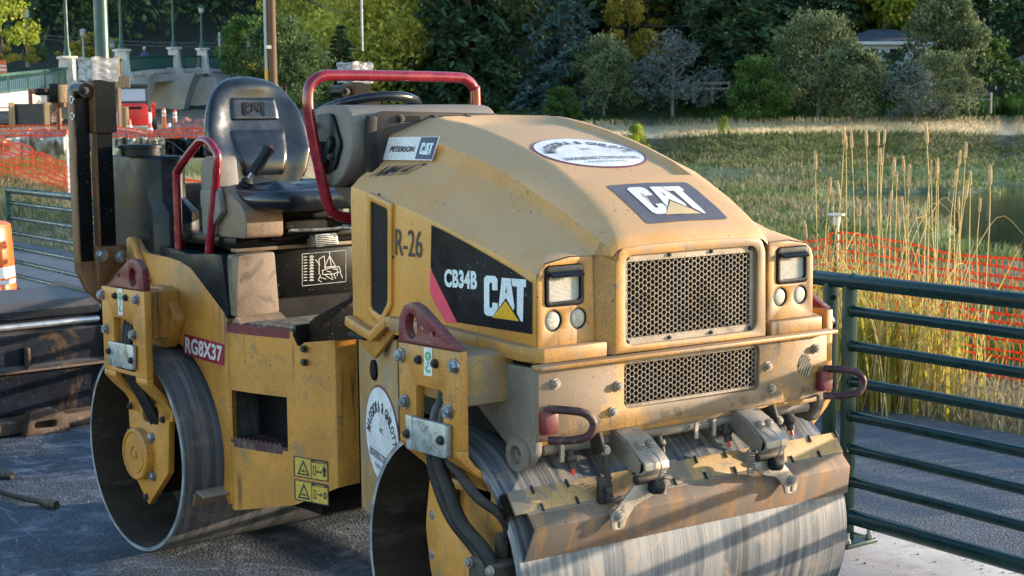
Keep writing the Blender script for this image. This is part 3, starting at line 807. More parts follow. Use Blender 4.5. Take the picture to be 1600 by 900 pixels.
# front skin of the middle, slanted cheeks, lamp pods
b = MB()
outl = [(-.290, 1.028), (.290, 1.028), (.286, 1.280), (.275, 1.308), (.262, 1.322), (.2, 1.3265), (0, 1.330), (-.2, 1.3265), (-.262, 1.322), (-.275, 1.308), (-.286, 1.280)]
b.prism(outl, 'y', -.350, -.336, [rrect(-.254, .254, 1.048, 1.300, .028)])
b.build('hood_front', 'yellow_front', ROL, bevel=.003)
for s in (-1, 1):
    c = MB(); c.add([(s*.2895, -.3495, 1.028), (s*.3345, -.298, 1.028), (s*.3345, -.298, 1.300), (s*.283, -.349, 1.286), (s*.322, -.29, 1.312), (s*.271, -.346, 1.312)],
                    [(0, 1, 2, 3), (3, 2, 4, 5)])
    fan = [(s*.283, -.3495, 1.286)]+[(s*sect(y_)[5][0], y_, sect(y_)[5][1]) for y_ in (-.347, -.338, -.322, -.309)]+[(s*sect(-.309)[6][0], -.309, sect(-.309)[6][1]), (s*sect(-.309)[7][0], -.309, sect(-.309)[7][1]), (s*.3345, -.298, 1.300)]
    ctr = (s*.312, -.322, 1.303)
    c.add(fan+[ctr], [(i_, i_+1, len(fan)) for i_ in range(len(fan)-1)]+[(len(fan)-1, 0, len(fan))])
    c.build('hood_cheek', 'yellow_front', ROL)
    p = MB()
    pod = [(.330, 1.05), (.529, 1.05), (.529, 1.245), (.520, 1.272), (.498, 1.290), (.42, 1.304), (.337, 1.303)]
    holes = [rrect(.370, .502, 1.172, 1.284, .014), circ(.388, 1.134, .029, 22), circ(.474, 1.134, .029, 22)]
    P = [(s*a, z) for a, z in pod]; Hs = [[(s*a, z) for a, z in h] for h in holes]
    p.prism(P, 'y', -.3125, -.300, Hs)
    p.build('lamp_pod', 'yellow_front', ROL, bevel=.004)
    # square head lamp
    h = MB(); h.prism([(s*a, z) for a, z in rrect(.3715, .5005, 1.1735, 1.2825, .013)], 'y', -.317, -.282, [[(s*a, z) for a, z in rrect(.383, .490, 1.186, 1.258, .010)]])
    hl = h.build('headlight', 'black_plastic', ROL, bevel=.002)
    v = MB(); v.add([(s*.378, -.316, 1.268), (s*.494, -.316, 1.268), (s*.490, -.333, 1.258), (s*.382, -.333, 1.258), (s*.378, -.314, 1.260), (s*.494, -.314, 1.260), (s*.490, -.331, 1.252), (s*.382, -.331, 1.252)],
                    [(0, 1, 2, 3), (7, 6, 5, 4), (3, 2, 6, 7), (0, 3, 7, 4), (1, 5, 6, 2)])
    v.build('lamp_visor', 'black_plastic', hl)
    l = MB(); n = 22
    for i in range(n):
        z0 = 1.184+.077*i/n; z1 = 1.184+.077*(i+1)/n; zm = (z0+z1)/2
        l.add([(s*.381, -.306, z0), (s*.492, -.306, z0), (s*.492, -.309, zm), (s*.381, -.309, zm), (s*.492, -.306, z1), (s*.381, -.306, z1)], [(0, 1, 2, 3), (3, 2, 4, 5)])
    l.build('lamp_lens', 'lens', hl, smooth=0)
    for cx in (.388, .474):
        w = MB(); w.lathe([(0, .002), (.014, .0015), (.022, .000), (.0265, -.004), (.0275, -.03), (0, -.03)], (s*cx, -.309, 1.134), (0, -1, 0), 28)
        wl = w.build('work_lamp', 'lens_round', ROL, smooth=40)
        w = MB(); w.lathe([(.0275, -.02), (.0275, .001), (.0292, .001), (.0292, -.02)], (s*cx, -.309, 1.134), (0, -1, 0), 28); w.f = [f for f in w.f if len(f) == 4]
        w.build('lamp_ring', 'rubber', wl)
# dark engine space behind grilles
MB().box(-.30, .30, -.318, .5, .86, 1.29).build('engine_block', 'engine_dark', ROL)

def hexgrille(x0, x1, z0, z1, y, pitch, r, border, name, mat, depth=.012, plane='y', mask=None):
    """perforated sheet: staggered hexagon holes with real depth"""
    b = MB(); cx = pitch*.5
    cw = pitch; ch = pitch*math.sqrt(3)/2
    # columns staggered: rows along z spacing pitch, columns spacing ch
    ncol = int((x1-x0-2*border)/ch); nrow = int((z1-z0-2*border)/pitch)
    ox = (x0+x1)/2-(ncol-1)*ch/2; oz = (z0+z1)/2-(nrow-1)*pitch/2-pitch/4
    cr = pitch/math.sqrt(3)
    f = (lambda a, c, h: (a, h, c)) if plane == 'y' else (lambda a, c, h: (h, a, c))
    sgn = 1
    edge_in = []
    for i in range(ncol):
        for j in range(nrow):
            cx_, cz_ = ox+i*ch, oz+j*pitch+(pitch/2 if i % 2 else 0)
            if mask and not mask(cx_, cz_): continue
            o = [(cx_+cr*math.cos(math.radians(60*k)), cz_+cr*math.sin(math.radians(60*k))) for k in range(6)]
            q = [(cx_+r*math.cos(math.radians(60*k)), cz_+r*math.sin(math.radians(60*k))) for k in range(6)]
            vs = [f(a, c, y) for a, c in o]+[f(a, c, y) for a, c in q]+[f(a, c, y+depth) for a, c in q]
            fs = [(k, (k+1) % 6, 6+(k+1) % 6, 6+k) for k in range(6)]+[(6+k, 6+(k+1) % 6, 12+(k+1) % 6, 12+k) for k in range(6)]
            b.add(vs, fs)
    return b, (ox-cr, ox+(ncol-1)*ch+cr, oz-pitch/2, oz+(nrow-1)*pitch+pitch)
PIT = .0165
for z0, z1, yy, nm in ((1.046, 1.302, -.3375, 'upper'), (.872, 1.004, -.3415, 'lower')):
    xx = .256 if nm == 'upper' else .270
    b, ext = hexgrille(-xx, xx, z0, z1, yy, PIT, .0085, .017 if nm == 'upper' else .008, 'grille', 'grille_steel', .005)
    # solid border laid 0.6 mm behind the perforation's front so the sheets never share a plane
    b.prism(rrect(-xx, xx, z0, z1, .02), 'y', yy+.0006, yy+.009, [[(ext[0]+.004, ext[2]+.005), (ext[1]-.004, ext[2]+.005), (ext[1]-.004, ext[3]-.005), (ext[0]+.004, ext[3]-.005)]])
    g = b.build('radiator_grille', 'grille_steel', ROL, smooth=0, fixn=False)
    if nm == 'upper':
        for x in (-.235, -.08, .08, .235):
            for z in (1.056, 1.292): place(BOLT_S, 'grille_screw', g, (x, yy, z), FACE_Y @ Matrix.Scale(.45, 4))
# ledge round the hood's lower edge
b = MB()
for s in (-1, 1):
    path = [(s*.545, .40, 1.058), (s*.545, .1, 1.060), (s*.545, -.28, 1.048), (s*.530, -.325, 1.046), (s*.315, -.325, 1.046)]
    b = MB(); b.boxpath(path, .044, .040, (0, 0, 1)); b.build('hood_ledge', 'yellow_front', ROL, bevel=.008)
    # kick of the ledge under the side vent
    b = MB(); b.boxpath([(s*.546, .405, 1.064), (s*.546, .44, 1.058), (s*.546, .525, 1.005), (s*.546, .60, 1.020), (s*.546, .685, 1.040)], .034, .030, (1, 0, 0)); b.build('hood_ledge_kick', 'yellow', ROL, bevel=.006)
    b = MB(); b.prism([(.68, 1.04), (.62, .955), (.55, .93), (.43, 1.02), (.40, 1.05)], 'x', min(s*.533, s*.515), max(s*.533, s*.515)); b.build('hood_skirt', 'yellow', ROL, bevel=.003)
    b = MB(); b.tube([(s*.50, -.325, 1.008), (s*.36, -.325, 1.008)], .014, 14); b.build('rubber_stop', 'rubber', ROL, bevel=.002)
    b = MB(); b.prism([(s*.352, .99), (s*.335, .99), (s*.325, 1.028), (s*.345, 1.028)], 'y', -.335, -.30); b.build('stop_clip', 'blade_rust', ROL)
b = MB(); b.box(-.552, -.538, .58, .68, .985, 1.003); b.build('hood_latch', 'rubber', ROL, bevel=.004)
b = MB(); b.box(-.300, .300, -.337, -.20, 1.013, 1.027); b.build('hood_sill', 'engine_dark', ROL)
# side vent with perforated sheet in a raised frame
vent = [(.552, 1.438), (.432, 1.414), (.444, 1.115), (.492, 1.060), (.562, 1.084)]
vin = [(.546, 1.428), (.440, 1.406), (.450, 1.118), (.493, 1.070), (.556, 1.090)]
vout = [(.566, 1.456), (.418, 1.424), (.430, 1.108), (.494, 1.036), (.578, 1.070)]
MB().prism(rpoly(vout, .012, 2), 'x', -.540, -.528, [rpoly(vin, .012, 2)]).build('vent_frame', 'yellow_hood', ROL, bevel=.003)
b, ext = hexgrille(.42, .57, 1.04, 1.45, -.533, .0105, .0044, 0, 'vent', 'dark', .004, 'x', lambda a, c: inpoly((a, c), rpoly(vin, .004, 1)))
b.build('side_vent', 'black_plastic', ROL, smooth=0, fixn=False)
MB().prism(vin, 'x', -.5335+.001, -.531+.001).build('vent_backing', 'dark', ROL)
for y, z in ((.572, 1.44), (.424, 1.41), (.424, 1.26), (.573, 1.25), (.436, 1.12), (.570, 1.095), (.50, 1.449)):
    place(BOLT_S, 'rivet', ROL, (-.531, y, z), Matrix.Scale(.35, 4))

# ---- decals on the hood
XS = -.5315
def on_flat(fn, off): return lambda u, v: fn(u, v)+Vector((-off, 0, 0))
blk = [(.202, 1.378), (-.046, 1.332), (-.294, 1.261), (-.292, 1.099), (.07, 1.093), (.21, 1.244)]
ident = lambda a, c: Vector((XS, a, c))
curve = [(.202, 1.370), (.12, 1.352), (.02, 1.328), (-.10, 1.297), (-.20, 1.270), (-.294, 1.240)]
ST = shape([(a, c) for a, c in curve]+[(-.292, 1.101), (.07, 1.095), (.21, 1.244)], on_flat(ident, .0012), 'sticker_black', HOOD, 'model_sticker', cuts=0)
shape([(.212, 1.241), (.072, 1.094), (.130, 1.088), (.188, 1.137), (.216, 1.171)], on_flat(ident, .0012), 'sticker_pink', HOOD, 'sticker_band')
lettering('CB34B', on_flat(aff((XS, .135, 1.193), (XS, -.034, 1.199), (XS, .134, 1.246)), .0024), 'logo_white', HOOD, .045, name='model_lettering')
cat_mark(on_flat(aff((XS, -.068, 1.126), (XS, -.268, 1.134), (XS, -.070, 1.243)), .0024), HOOD)
lettering('R-26', on_flat(aff((XS, .410, 1.266), (XS, .258, 1.269), (XS, .408, 1.348)), .0016), 'ink', HOOD, .0, name='fleet_number')
# dealer sticker and handwriting on the rear corner
PW = lambda off: aff((-.4165-off, .664, 1.549), (-.3985-off, .398, 1.552), (-.3985-off, .652, 1.622))
pf = PW(.003)
shape([(0, 0), (.5, 0), (1, 0), (1.02, 1), (.5, 1), (0, 1)], pf, 'white_vinyl', HOOD, 'dealer_sticker', cuts=6)
pf2 = PW(.0040)
shape([(.655, .06), (.99, .04), (1.0, .98), (.665, .98)], pf2, 'sticker_navy', HOOD, 'dealer_sticker_panel', cuts=6)
sub = lambda fn, x0, x1, y0, y1: (lambda u, v: fn(x0+(x1-x0)*u, y0+(y1-y0)*v))
pf3 = PW(.0050)
lettering('PETERSON', sub(pf3, .10, .60, .36, .60), 'ink', HOOD, .03, .25, cuts=4, name='dealer_lettering')
cat_mark(sub(pf3, .72, .95, .25, .75), HOOD, 'logo_white', 'logo_white', cuts=4)
lettering('NM41417', on_side(aff((-.45, .640, 1.496), (-.45, .450, 1.508), (-.45, .618, 1.530)), .0020), 'ink', HOOD, .004, .5, cuts=6, name='handwriting')
# round company sign and nose badge on the top
HC = (.030, .165)
of = lambda off: on_hood(lambda u, v: Vector((HC[0]+(u-.5)*.400, HC[1]+(v-.5)*.285, 1.5)), off)
ov = of(.0015)
SG = shape(circ(.5, .5, .5, 48), ov, 'border_purple', HOOD, 'company_sign_border', cuts=12)
shape(circ(.5, .5, .478, 48, .474), of(.0026), 'white_worn', HOOD, 'company_sign', cuts=12)
def arctext(s, fn, cx, cy, rx, ry, a0, a1, h, mat, parent, bold=.03, mw=None, name='lettering', cuts=0):
    """capitals set along an elliptic arc, one mesh"""
    n = len(s); W = [text_tris(ch, bold)[2][0] if ch not in ' ' else .35 for ch in s]
    gap = .09; tot = sum(W)+gap*(n-1); x = 0; polys = []
    for ch, w in zip(s, W):
        if ch != ' ':
            vs, fs, sz = text_tris(ch, bold); out = []
            for u, v in vs:
                t = (x+u*w)/tot; a = math.radians(a0+(a1-a0)*t); k = 1+h*v*min(1.0, sz[1]/.73)
                out.append((cx+rx*k*math.cos(a), cy+ry*k*math.sin(a)))
            polys.append((out, fs))
        x += w+gap
    return link(name, flat_mesh(name, polys, mat, fn, cuts), parent, mw)
def company_text(fn, mw=None, parent=None, cuts=0):
    parent = parent or HOOD
    arctext('MAGGIORA & GHILOTTI', fn, .5, .40, .335, .33, 170, 10, .34, 'ink', parent, .03, mw, 'company_lettering', cuts)
    lettering('INC.', sub(fn, .45, .56, .53, .58), 'ink', parent, .01, name='company_lettering', mw=mw)
    lettering('ENGINEERING CONTRACTORS', sub(fn, .14, .86, .24, .32), 'ink_soft', parent, .02, cuts=cuts, name='company_lettering', mw=mw)
    lettering('MARIN COUNTY', sub(fn, .30, .70, .15, .195), 'ink_soft', parent, .0, cuts=cuts, name='company_lettering', mw=mw)
company_text(of(.0045), cuts=6)
cf = lambda off: on_hood(lambda u, v: Vector((.030+(u-.5)*.315+.0*(v-.5), -.2-.002+(v-.5)*.185, 1.5)), off)
shape(rpoly([(0, 0), (1, 0), (1, 1), (0, 1)], .06, 3), cf(.0015), 'sticker_grey', HOOD, 'nose_badge', cuts=8)
cat_mark(sub(cf(.0030), .17, .83, .15, .88), HOOD, 'logo_dust', 'white_vinyl', cuts=8)
lettering('CAT', sub(cf(.0015), 2, 2.001, 2, 2.001), 'ink', HOOD, name='lettering') if False else None

# ---- front frame: beam, lower grille, tow loops
b = MB(); b.prism([(-.556, .818), (.552, .818), (.552, 1.012), (-.556, 1.012)], 'y', -.352, -.336, [rpoly([(-.258, .872), (.262, .870), (.262, 1.004), (-.258, 1.006)], .018, 3)])
BEAM = b.build('front_beam', 'beam_paint', ROL, bevel=.003)
MB().box(-.570, .566, -.385, -.338, 1.0135, 1.026).build('beam_flange', 'yellow_front', ROL, bevel=.004)
MB().box(-.54, .54, -.3345, -.30, .80, .818).build('beam_lower_lip', 'yellow_front', ROL, bevel=.002)
for x, z in ((-.281, .94), (-.301, .87), (.296, .936), (.313, .867), (-.5, .97), (.5, .97)): place(BOLT_M, 'bolt', BEAM, (x, -.352, z), FACE_Y)
shape(circ(.5, .5, .5, 24), aff((.428, -.3535, .885), (.480, -.3535, .885), (.428, -.3535, .958)), 'logo_dust', BEAM, 'reflector_mark')
for i in range(5):
    c0, c1 = -.86+.36*i, -.66+.36*i; nx, ny = .80, -.60
    q = []
    for c_, sg in ((c0, 1), (c0, -1), (c1, -1), (c1, 1)):
        h_ = math.sqrt(max(0, 1-c_*c_))*.97*sg; q.append((.5+.5*(nx*c_-ny*h_), .5+.5*(ny*c_+nx*h_)))
    shape(q, aff((.428, -.3545, .885), (.480, -.3545, .885), (.428, -.3545, .958)), 'ink', BEAM, 'reflector_stripe')
for s in (-1, 1):
    X = s*.556
    b = MB(); b.prism(rpoly([(-.338, 1.012), (-.338, .78), (-.30, .735), (-.235, .735), (-.20, .79), (-.06, .875), (.32, .875), (.32, 1.012)], .012, 3), 'x', *sorted((X, X-s*.022)), holes=[circ(-.268, .785, .022, 16)])
    b.build('frame_side', 'grey_frame', ROL, bevel=.003)
    b = MB(); b.lathe([(.026, 0), (.046, 0), (.046, .016), (.026, .016), (.026, 0)], (X+s*.001, -.268, .770), (s, 0, 0), 28); b.f = [f for f in b.f if len(f) == 4]
    b.build('tie_down_ring', 'grey_frame', ROL, smooth=30)
    # tow loop
    t = MB(); cx = s*.53
    pts = [(cx, -.36, .905), (cx+.03*1, -.40, .905), (cx+.075, -.425, .895), (cx+.10, -.43, .865), (cx+.085, -.425, .832), (cx+.04, -.40, .822), (cx-.005, -.365, .822)]
    t.tube(smoothpath(pts, 5), .0115, 12)
    tl = t.build('tow_loop', 'purple_rust', ROL)
    MB().box(cx-.028, cx+.024, -.378, -.353, .838, .90).build('tow_bracket', 'red_worn', tl, bevel=.006)
    MB().box(*sorted((s*.50, s*.532)), -.30, .27, .80, 1.02).build('frame_inner', 'engine_dark', ROL)
# tapered frame towards the hinge
for s in (-1, 1):
    b = MB()
    P = [(s*.527, .42), (s*.40, .88), (s*.36, .88), (s*.48, .42)]
    b.prism(P, 'z', .36, 1.0); b.build('frame_cheek', 'yellow_dirty', ROL, bevel=.006)
MB().box(-.36, .36, .43, .86, .52, .98).build('frame_core', 'engine_dark', ROL)
A_, B_ = Vector((-.56, .30, 0)), Vector((-.40, .88, 0))
nrm = Vector((-(B_-A_).y, (B_-A_).x, 0)).normalized()
if nrm.x > 0: nrm = -nrm
def cheek(off, y0, y1, z0, z1):
    d = (B_-A_)
    def g(u, v):
        y = y1+(y0-y1)*u; t = (y-A_.y)/d.y
        p = A_+d*t; return Vector((p.x, p.y, z0+(z1-z0)*v))+nrm*off
    return g
ca = (.40, .80, .50, .83)
shape(circ(.5, .5, .5, 40), cheek(.0015, *ca), 'border_purple', ROL, 'company_sign_border')
shape(circ(.5, .5, .476, 40), cheek(.0027, *ca), 'white_worn', ROL, 'company_sign')
company_text(cheek(.0039, *ca), parent=ROL)
b = MB(); b.lathe([(.0, 0), (.034, 0), (.034, .008), (.026, .012), (0, .010)], tuple(cheek(.0, *ca)(.32, 1.12)), tuple(nrm), 24); b.build('filler_port', 'dark', ROL)
b = MB(); b.cyl((0, WB/2, .30), (0, WB/2, .95), .10, 24); b.box(-.12, .12, WB/2-.2, WB/2+.35, .34, .46); b.box(-.12, .12, WB/2-.2, WB/2+.35, .62, .76); b.build('steering_joint', 'engine_dark', ROL)

# ---- scrapers on the front drum
b = MB(); prof = [(-.3900, .510), (-.4130, .600), (-.382, .632), (-.378, .626), (-.4060, .598), (-.3845, .512)]
n = len(prof)
def xl(i): return -.632 if i in (0, 5) else -.612
b.add([(xl(i), y, z) for i, (y, z) in enumerate(prof)]+[(.612 if i in (0, 5) else .597, y, z) for i, (y, z) in enumerate(prof)],
      [tuple(range(n)), tuple(range(2*n-1, n-1, -1))]+[(i, (i+1) % n, n+(i+1) % n, n+i) for i in range(n)])
BL = b.build('scraper_blade', 'blade_rust', ROL, bevel=.0015)
b = MB(); b.add([(-.612, -.380, .6345), (.600, -.380, .6345), (.600, -.365, .640), (-.612, -.365, .640), (-.612, -.380, .628), (.600, -.380, .628), (.600, -.362, .633), (-.612, -.362, .633)],
                [(0, 1, 2, 3), (7, 6, 5, 4), (0, 4, 5, 1), (2, 6, 7, 3), (0, 3, 7, 4), (1, 5, 6, 2)])
b.build('blade_clamp', 'grey_frame', ROL)
# brush bar above
p0, p1 = Vector((0, -.366, .632)), Vector((0, -.328, .688))
nb = Vector((0, -(p1-p0).z, (p1-p0).y)).normalized()
if nb.y > 0: nb = -nb
b = MB()
for xa, xb in ((-.648, .610),):
    b.add([(xa, *(p0)[1:]), (xb, *(p0)[1:]), (xb, *(p1)[1:]), (xa, *(p1)[1:])]+[(x, *(q+nb*.008)[1:]) for x, q in ((xa, p0), (xb, p0), (xb, p1), (xa, p1))],
          [(0, 1, 2, 3), (7, 6, 5, 4), (0, 4, 5, 1), (1, 5, 6, 2), (2, 6, 7, 3), (3, 7, 4, 0)])
BB = b.build('brush_bar', 'bar_yellow', ROL, bevel=.001)
tie = MB(); tie.box(-.0035, .0035, -.005, .0, -.012, .012); tie = tie.mesh('brush_tie', 'rubber', bevel=.001)
ang = math.atan2(-(p1-p0).y, (p1-p0).z)
for i in range(11):
    x = -.57+i*.118
    for t, dx in ((.90, 0), (.10, .012)):
        q = p0+(p1-p0)*t+nb*.0082
        place(tie, 'brush_tie', BB, (x+dx, q.y, q.z), Matrix.Rotation(math.atan2((p1-p0).y, (p1-p0).z)*-1, 4, 'X'))
b = MB(); rnd = random.Random(3)
for i in range(2600):
    x = rnd.uniform(-.640, .60) if i > 700 else rnd.uniform(-.662, -.635)
    t = rnd.uniform(0, 1); q = p0+(p1-p0)*t
    dr = Vector((rnd.uniform(-.3, .3), -q.y*-1, 0)); inn = (Vector((0, 0, .4))-Vector((0, q.y, q.z))).normalized()
    L = .035+rnd.uniform(-.006, .006)
    e = Vector((x, q.y, q.z))+inn*min(L, Vector((0, q.y, q.z-.4)).length-.4)+Vector((rnd.uniform(-.012, .004), rnd.uniform(-.008, .008), rnd.uniform(-.01, .01)))
    s_ = Vector((x, q.y, q.z)); w = .0012
    b.add([s_+Vector((-w, 0, 0)), s_+Vector((w, 0, 0)), e], [(0, 1, 2)])
stuff(b.build('brush_bristles', 'brush', ROL, smooth=0, fixn=False))
# pipe and sprinkler nozzles under the beam
MB().tube([(-.52, -.315, .785), (.50, -.315, .785)], .017, 12).build('spray_pipe', 'grey_frame', ROL)
for x in (-.44, -.12, .14, .40):
    c = MB(); c.lathe([(0, 0), (.011, 0), (.011, .012), (.018, .014), (.018, .026), (.012, .034), (.012, .05), (0, .05)], (x, -.335, .775), (0, -.35, -1), 12); nz = c.build('spray_nozzle', 'cast_iron', ROL, smooth=30)
    c = MB(); c.lathe([(0, .05), (.006, .05), (.005, .066), (0, .066)], (x, -.335, .775), (0, -.35, -1), 10); c.build('nozzle_tip', 'orange_deep', nz)
for x in (-.47, .02, .09, .33):
    MB().box(x-.006, x+.006, -.345, -.338, .75, .80).build('pipe_clip', 'bracket_steel', ROL)
# turnbuckle holding the brush bar
for x in (-.365, .30):
    t = MB(); t.boxpath([(x, -.355, .815), (x, -.375, .765)], .05, .010, (1, 0, 0)); t.tube([(x+.012, -.382, .770), (x+.018, -.388, .690)], .010, 10)
    tb = t.build('brush_link', 'cast_iron', ROL, bevel=.001)
    MB().box(x-.014, x+.034, -.392, -.374, .625, .70).build('link_foot', 'cast_iron', tb, bevel=.006)
    for z in (.64, .665): place(BOLT_S, 'bolt', tb, (x+.01, -.392, z), FACE_Y)
    place(BOLT_M, 'bolt', tb, (x+.010, -.385, .775), FACE_Y)
# blade hinges
def hinge(x, mir):
    X0 = x
    h = MB()
    # bent strap: comes out under the beam and rolls over at the front
    prof = [(-.30, .835), (-.40, .795), (-.455, .760), (-.475, .742), (-.478, .722), (-.462, .706), (-.440, .704), (-.437, .711), (-.458, .714), (-.469, .724), (-.467, .738), (-.450, .752), (-.40, .786), (-.30, .826)]
    n = len(prof); w = .043
    h.add([(x-w, y, z) for y, z in prof]+[(x+w, y, z) for y, z in prof], [tuple(range(n-1, -1, -1)), tuple(range(n, 2*n))]+[(i, (i+1) % n, n+(i+1) % n, n+i) for i in range(n)])
    hg = h.build('blade_hinge', 'bracket_steel', ROL, bevel=.0015)
    s = MB(); s.prism([(-.30, .83), (-.40, .790), (-.462, .742), (-.455, .712), (-.42, .712), (-.36, .74), (-.30, .77)], 'x', x-w-.006, x-w); s.build('hinge_cheek', 'grey_frame', hg, bevel=.002)
    rb = MB(); rb.tube([(x-w*.7, -.440, .728), (x+w*.95, -.440, .728)], .021, 8); rb.build('hinge_block', 'cast_iron', hg, bevel=.003)
    for dx in (-.02, .016):
        v = Vector((0, -.055, -.035)).normalized()
        place(BOLT_M, 'bolt', hg, (x+dx, -.425, .781), Matrix.Rotation(math.radians(-58), 4, 'X') @ FACE_Y)
    MB().tube([(x-.045, -.437, .690), (x+.050, -.437, .690)], .014, 12).build('hinge_pin', 'cast_iron', hg, bevel=.002)
    MB().tube([(x+.0, -.452, .668), (x+.034, -.455, .664)], .020, 14).build('rubber_buffer', 'rubber', hg, bevel=.004)
    a = MB()
    dx = -.11
    pts = [(x+mir*a, c) for a, c in ((-.02, .695), (.045, .69), (.05, .655), (.01, .632), (-.04, .62), (-.075, .585), (-.08, .560), (-.125, .560), (-.128, .60), (-.07, .655))]
    fx_ = x-mir*.102
    a.prism(rpoly(pts, .012, 3), 'y', -.434, -.426, [rrect(fx_-.005, fx_+.005, .565, .59, .004, 2)])
    la = a.build('hinge_link', 'bracket_steel', hg, bevel=.0015)
    place(BOLT_M, 'bolt', hg, (fx_, -.435, .600), FACE_Y)
    MB().tube([(fx_, -.43, .600), (fx_, -.40, .600)], .012, 10).build('link_spacer', 'bracket_steel', hg)
    sp = MB(); sp.tube([(x+mir*.058+.011*math.cos(t), -.428+.011*math.sin(t), .712-.075*t/62.8) for t in np.linspace(0, 62.8, 150)], .0024, 5); sp.build('hinge_spring', 'bracket_steel', hg)
    MB().tube(smoothpath([(x-.018, -.43, .787), (x+.006, -.476, .752), (x+.008, -.482, .715), (x+.006, -.455, .672)]), .0022, 6).build('retaining_wire', 'bolt_steel', hg)
hinge(-.245, 1)
hinge(.215, -1)

# ---- rear body ------------------------------------------------------------
mw = RM
cut = arc(2.12, .40, .432, 138, 208, 14)
cut = [(2.12+.432*math.cos(math.radians(t)), .40+.432*math.sin(math.radians(t))) for t in np.linspace(75, 192, 20)]
fend = [(2.43, 1.200), (2.405, 1.212), (2.347, 1.206), (2.300, 1.165), (2.262, 1.153), (2.081, 1.150), (1.985, 1.140), (1.899, 1.118), (1.66, .972), (1.637, .945), (1.637, .25), (1.668, .245), (1.690, .275), (1.70, .31)]+list(reversed(cut))+[(2.43, .83)]
b = MB(); b.prism(fend, 'x', -.5, -.47); b.build('fender_panel', 'yellow', ROL, bevel=.004, mw=mw)
b = MB(); b.boxpath([(-.512, 2.350, 1.21), (-.512, 2.285, 1.11), (-.512, 2.235, 1.04)], .035, .03, (1, 0, 0)); b.build('fender_rib', 'yellow', ROL, bevel=.010, mw=mw)
b = MB(); b.prism([(2.43, 1.20), (2.43, .5), (2.40, .5), (2.40, 1.20)], 'x', -.495, .45); b.build('rear_panel', 'yellow', ROL, mw=mw)
# curved body skin from the fender corner round to the hinge
PB = [(-.500, 1.637), (-.510, 1.600), (-.497, 1.53), (-.470, 1.42), (-.433, 1.303), (-.388, 1.13), (-.372, 1.10), (-.30, 1.085)]
PS = [Vector((x, y, 0)) for x, y in PB]
PBs = [(p.x, p.y) for p in smoothpath(PS, 5)]
def zb(y): return ip(y, [1.08, 1.3, 1.6], [.40, .30, .235])
hy0, hy1, hz0, hz1 = 1.335, 1.60, .505, .690
b = MB(); lv = None
for i in range(len(PBs)-1):
    (xa, ya), (xb, yb) = PBs[i], PBs[i+1]
    inh = hy0 < (ya+yb)/2 < hy1
    for z0a, z0b, z1a, z1b in (((zb(ya), zb(yb), hz0, hz0), (hz1, hz1, .93, .93)) if inh else ((zb(ya), zb(yb), hz0, hz0), (hz0, hz0, hz1, hz1), (hz1, hz1, .93, .93))):
        b.add([(xa, ya, z0a), (xb, yb, z0b), (xb, yb, z1b), (xa, ya, z1a)], [(0, 1, 2, 3)])
b.build('body_skin', 'yellow', ROL, mw=mw, smooth=50)
b = MB()
for z, th, mt in ((hz0-.012, .012, 0),):
    pl = [(x, y) for x, y in PBs if hy0-.02 < y < hy1+.02]
    poly = [(x-.002, y) for x, y in pl]+[(x+.16, y) for x, y in reversed(pl)]
    b.prism(poly, 'z', z, z+th)
b.build('step_tread', 'purple_rust', ROL, mw=mw)
# saw-tooth grip along the foot step and along the platform edge
def sawtooth(path, z0, h, pitch, mat, name, off):
    g = MB(); P = [Vector((x, y, 0)) for x, y in path]
    L = 0; seg = []
    for i in range(len(P)-1): seg.append((L, P[i], P[i+1])); L += (P[i+1]-P[i]).length
    def pt(s):
        for l, a, c in reversed(seg):
            if s >= l: return a+(c-a).normalized()*(s-l)
        return P[0]
    k = int(L/pitch)
    for i in range(k):
        a, m_, c = pt(i*pitch), pt((i+.5)*pitch), pt((i+1)*pitch)
        o = Vector((-off, 0, 0))
        g.add([a+o+Vector((0, 0, z0)), c+o+Vector((0, 0, z0)), m_+o+Vector((0, 0, z0+h))], [(0, 1, 2)])
        g.add([a+o+Vector((0, 0, z0-.03)), c+o+Vector((0, 0, z0-.03)), c+o+Vector((0, 0, z0)), a+o+Vector((0, 0, z0))], [(0, 1, 2, 3)])
    return g.build(name, mat, ROL, mw=mw, smooth=0)
sawtooth([(x, y) for x, y in PBs if hy0 < y < hy1], hz0+.004, .012, .022, 'purple_rust', 'step_grip', .003)
sawtooth([(x, y) for x, y in PBs if 1.28 < y < 1.64], .934, .010, .026, 'red_worn', 'platform_grip', .003)
b = MB(); b.prism([(x+.012, y) for x, y in PBs if y > 1.1]+[(.35, 1.1), (.35, 1.62)], 'z', .905, .932); b.build('platform', 'mat_grey', ROL, mw=mw, bevel=.002)
b = MB()
for i in range(13):
    y = 1.15+i*.033; x0 = ip(y, [1.1, 1.6], [-.36, -.47])
    b.box(x0, .2, y, y+.018, .932, .940)
b.build('rubber_mat', 'mat_grey', ROL, mw=mw, bevel=.003)
MB().box(-.36, .36, 1.24, 1.66, .26, .90).build('body_core', 'dark', ROL, mw=mw)
MB().box(-.46, .46, 1.66, 2.40, .86, 1.0).build('rear_core', 'engine_dark', ROL, mw=mw)
# dark bracket at the platform front
b = MB(); b.prism([(-.556, .985), (-.495, .986), (-.468, 1.005), (-.325, 1.057), (-.285, 1.113), (-.20, 1.113), (-.20, .912), (-.522, .924), (-.540, .912), (-.558, .950)], 'y', 1.075, 1.095); b.build('splash_guard', 'black_paint', ROL, mw=mw, bevel=.002)
for z in (.874, .826): place(BOLT_S, 'bolt', ROL, (-.424, 1.235, z), Matrix.Rotation(math.radians(20), 4, 'Z'), mw)
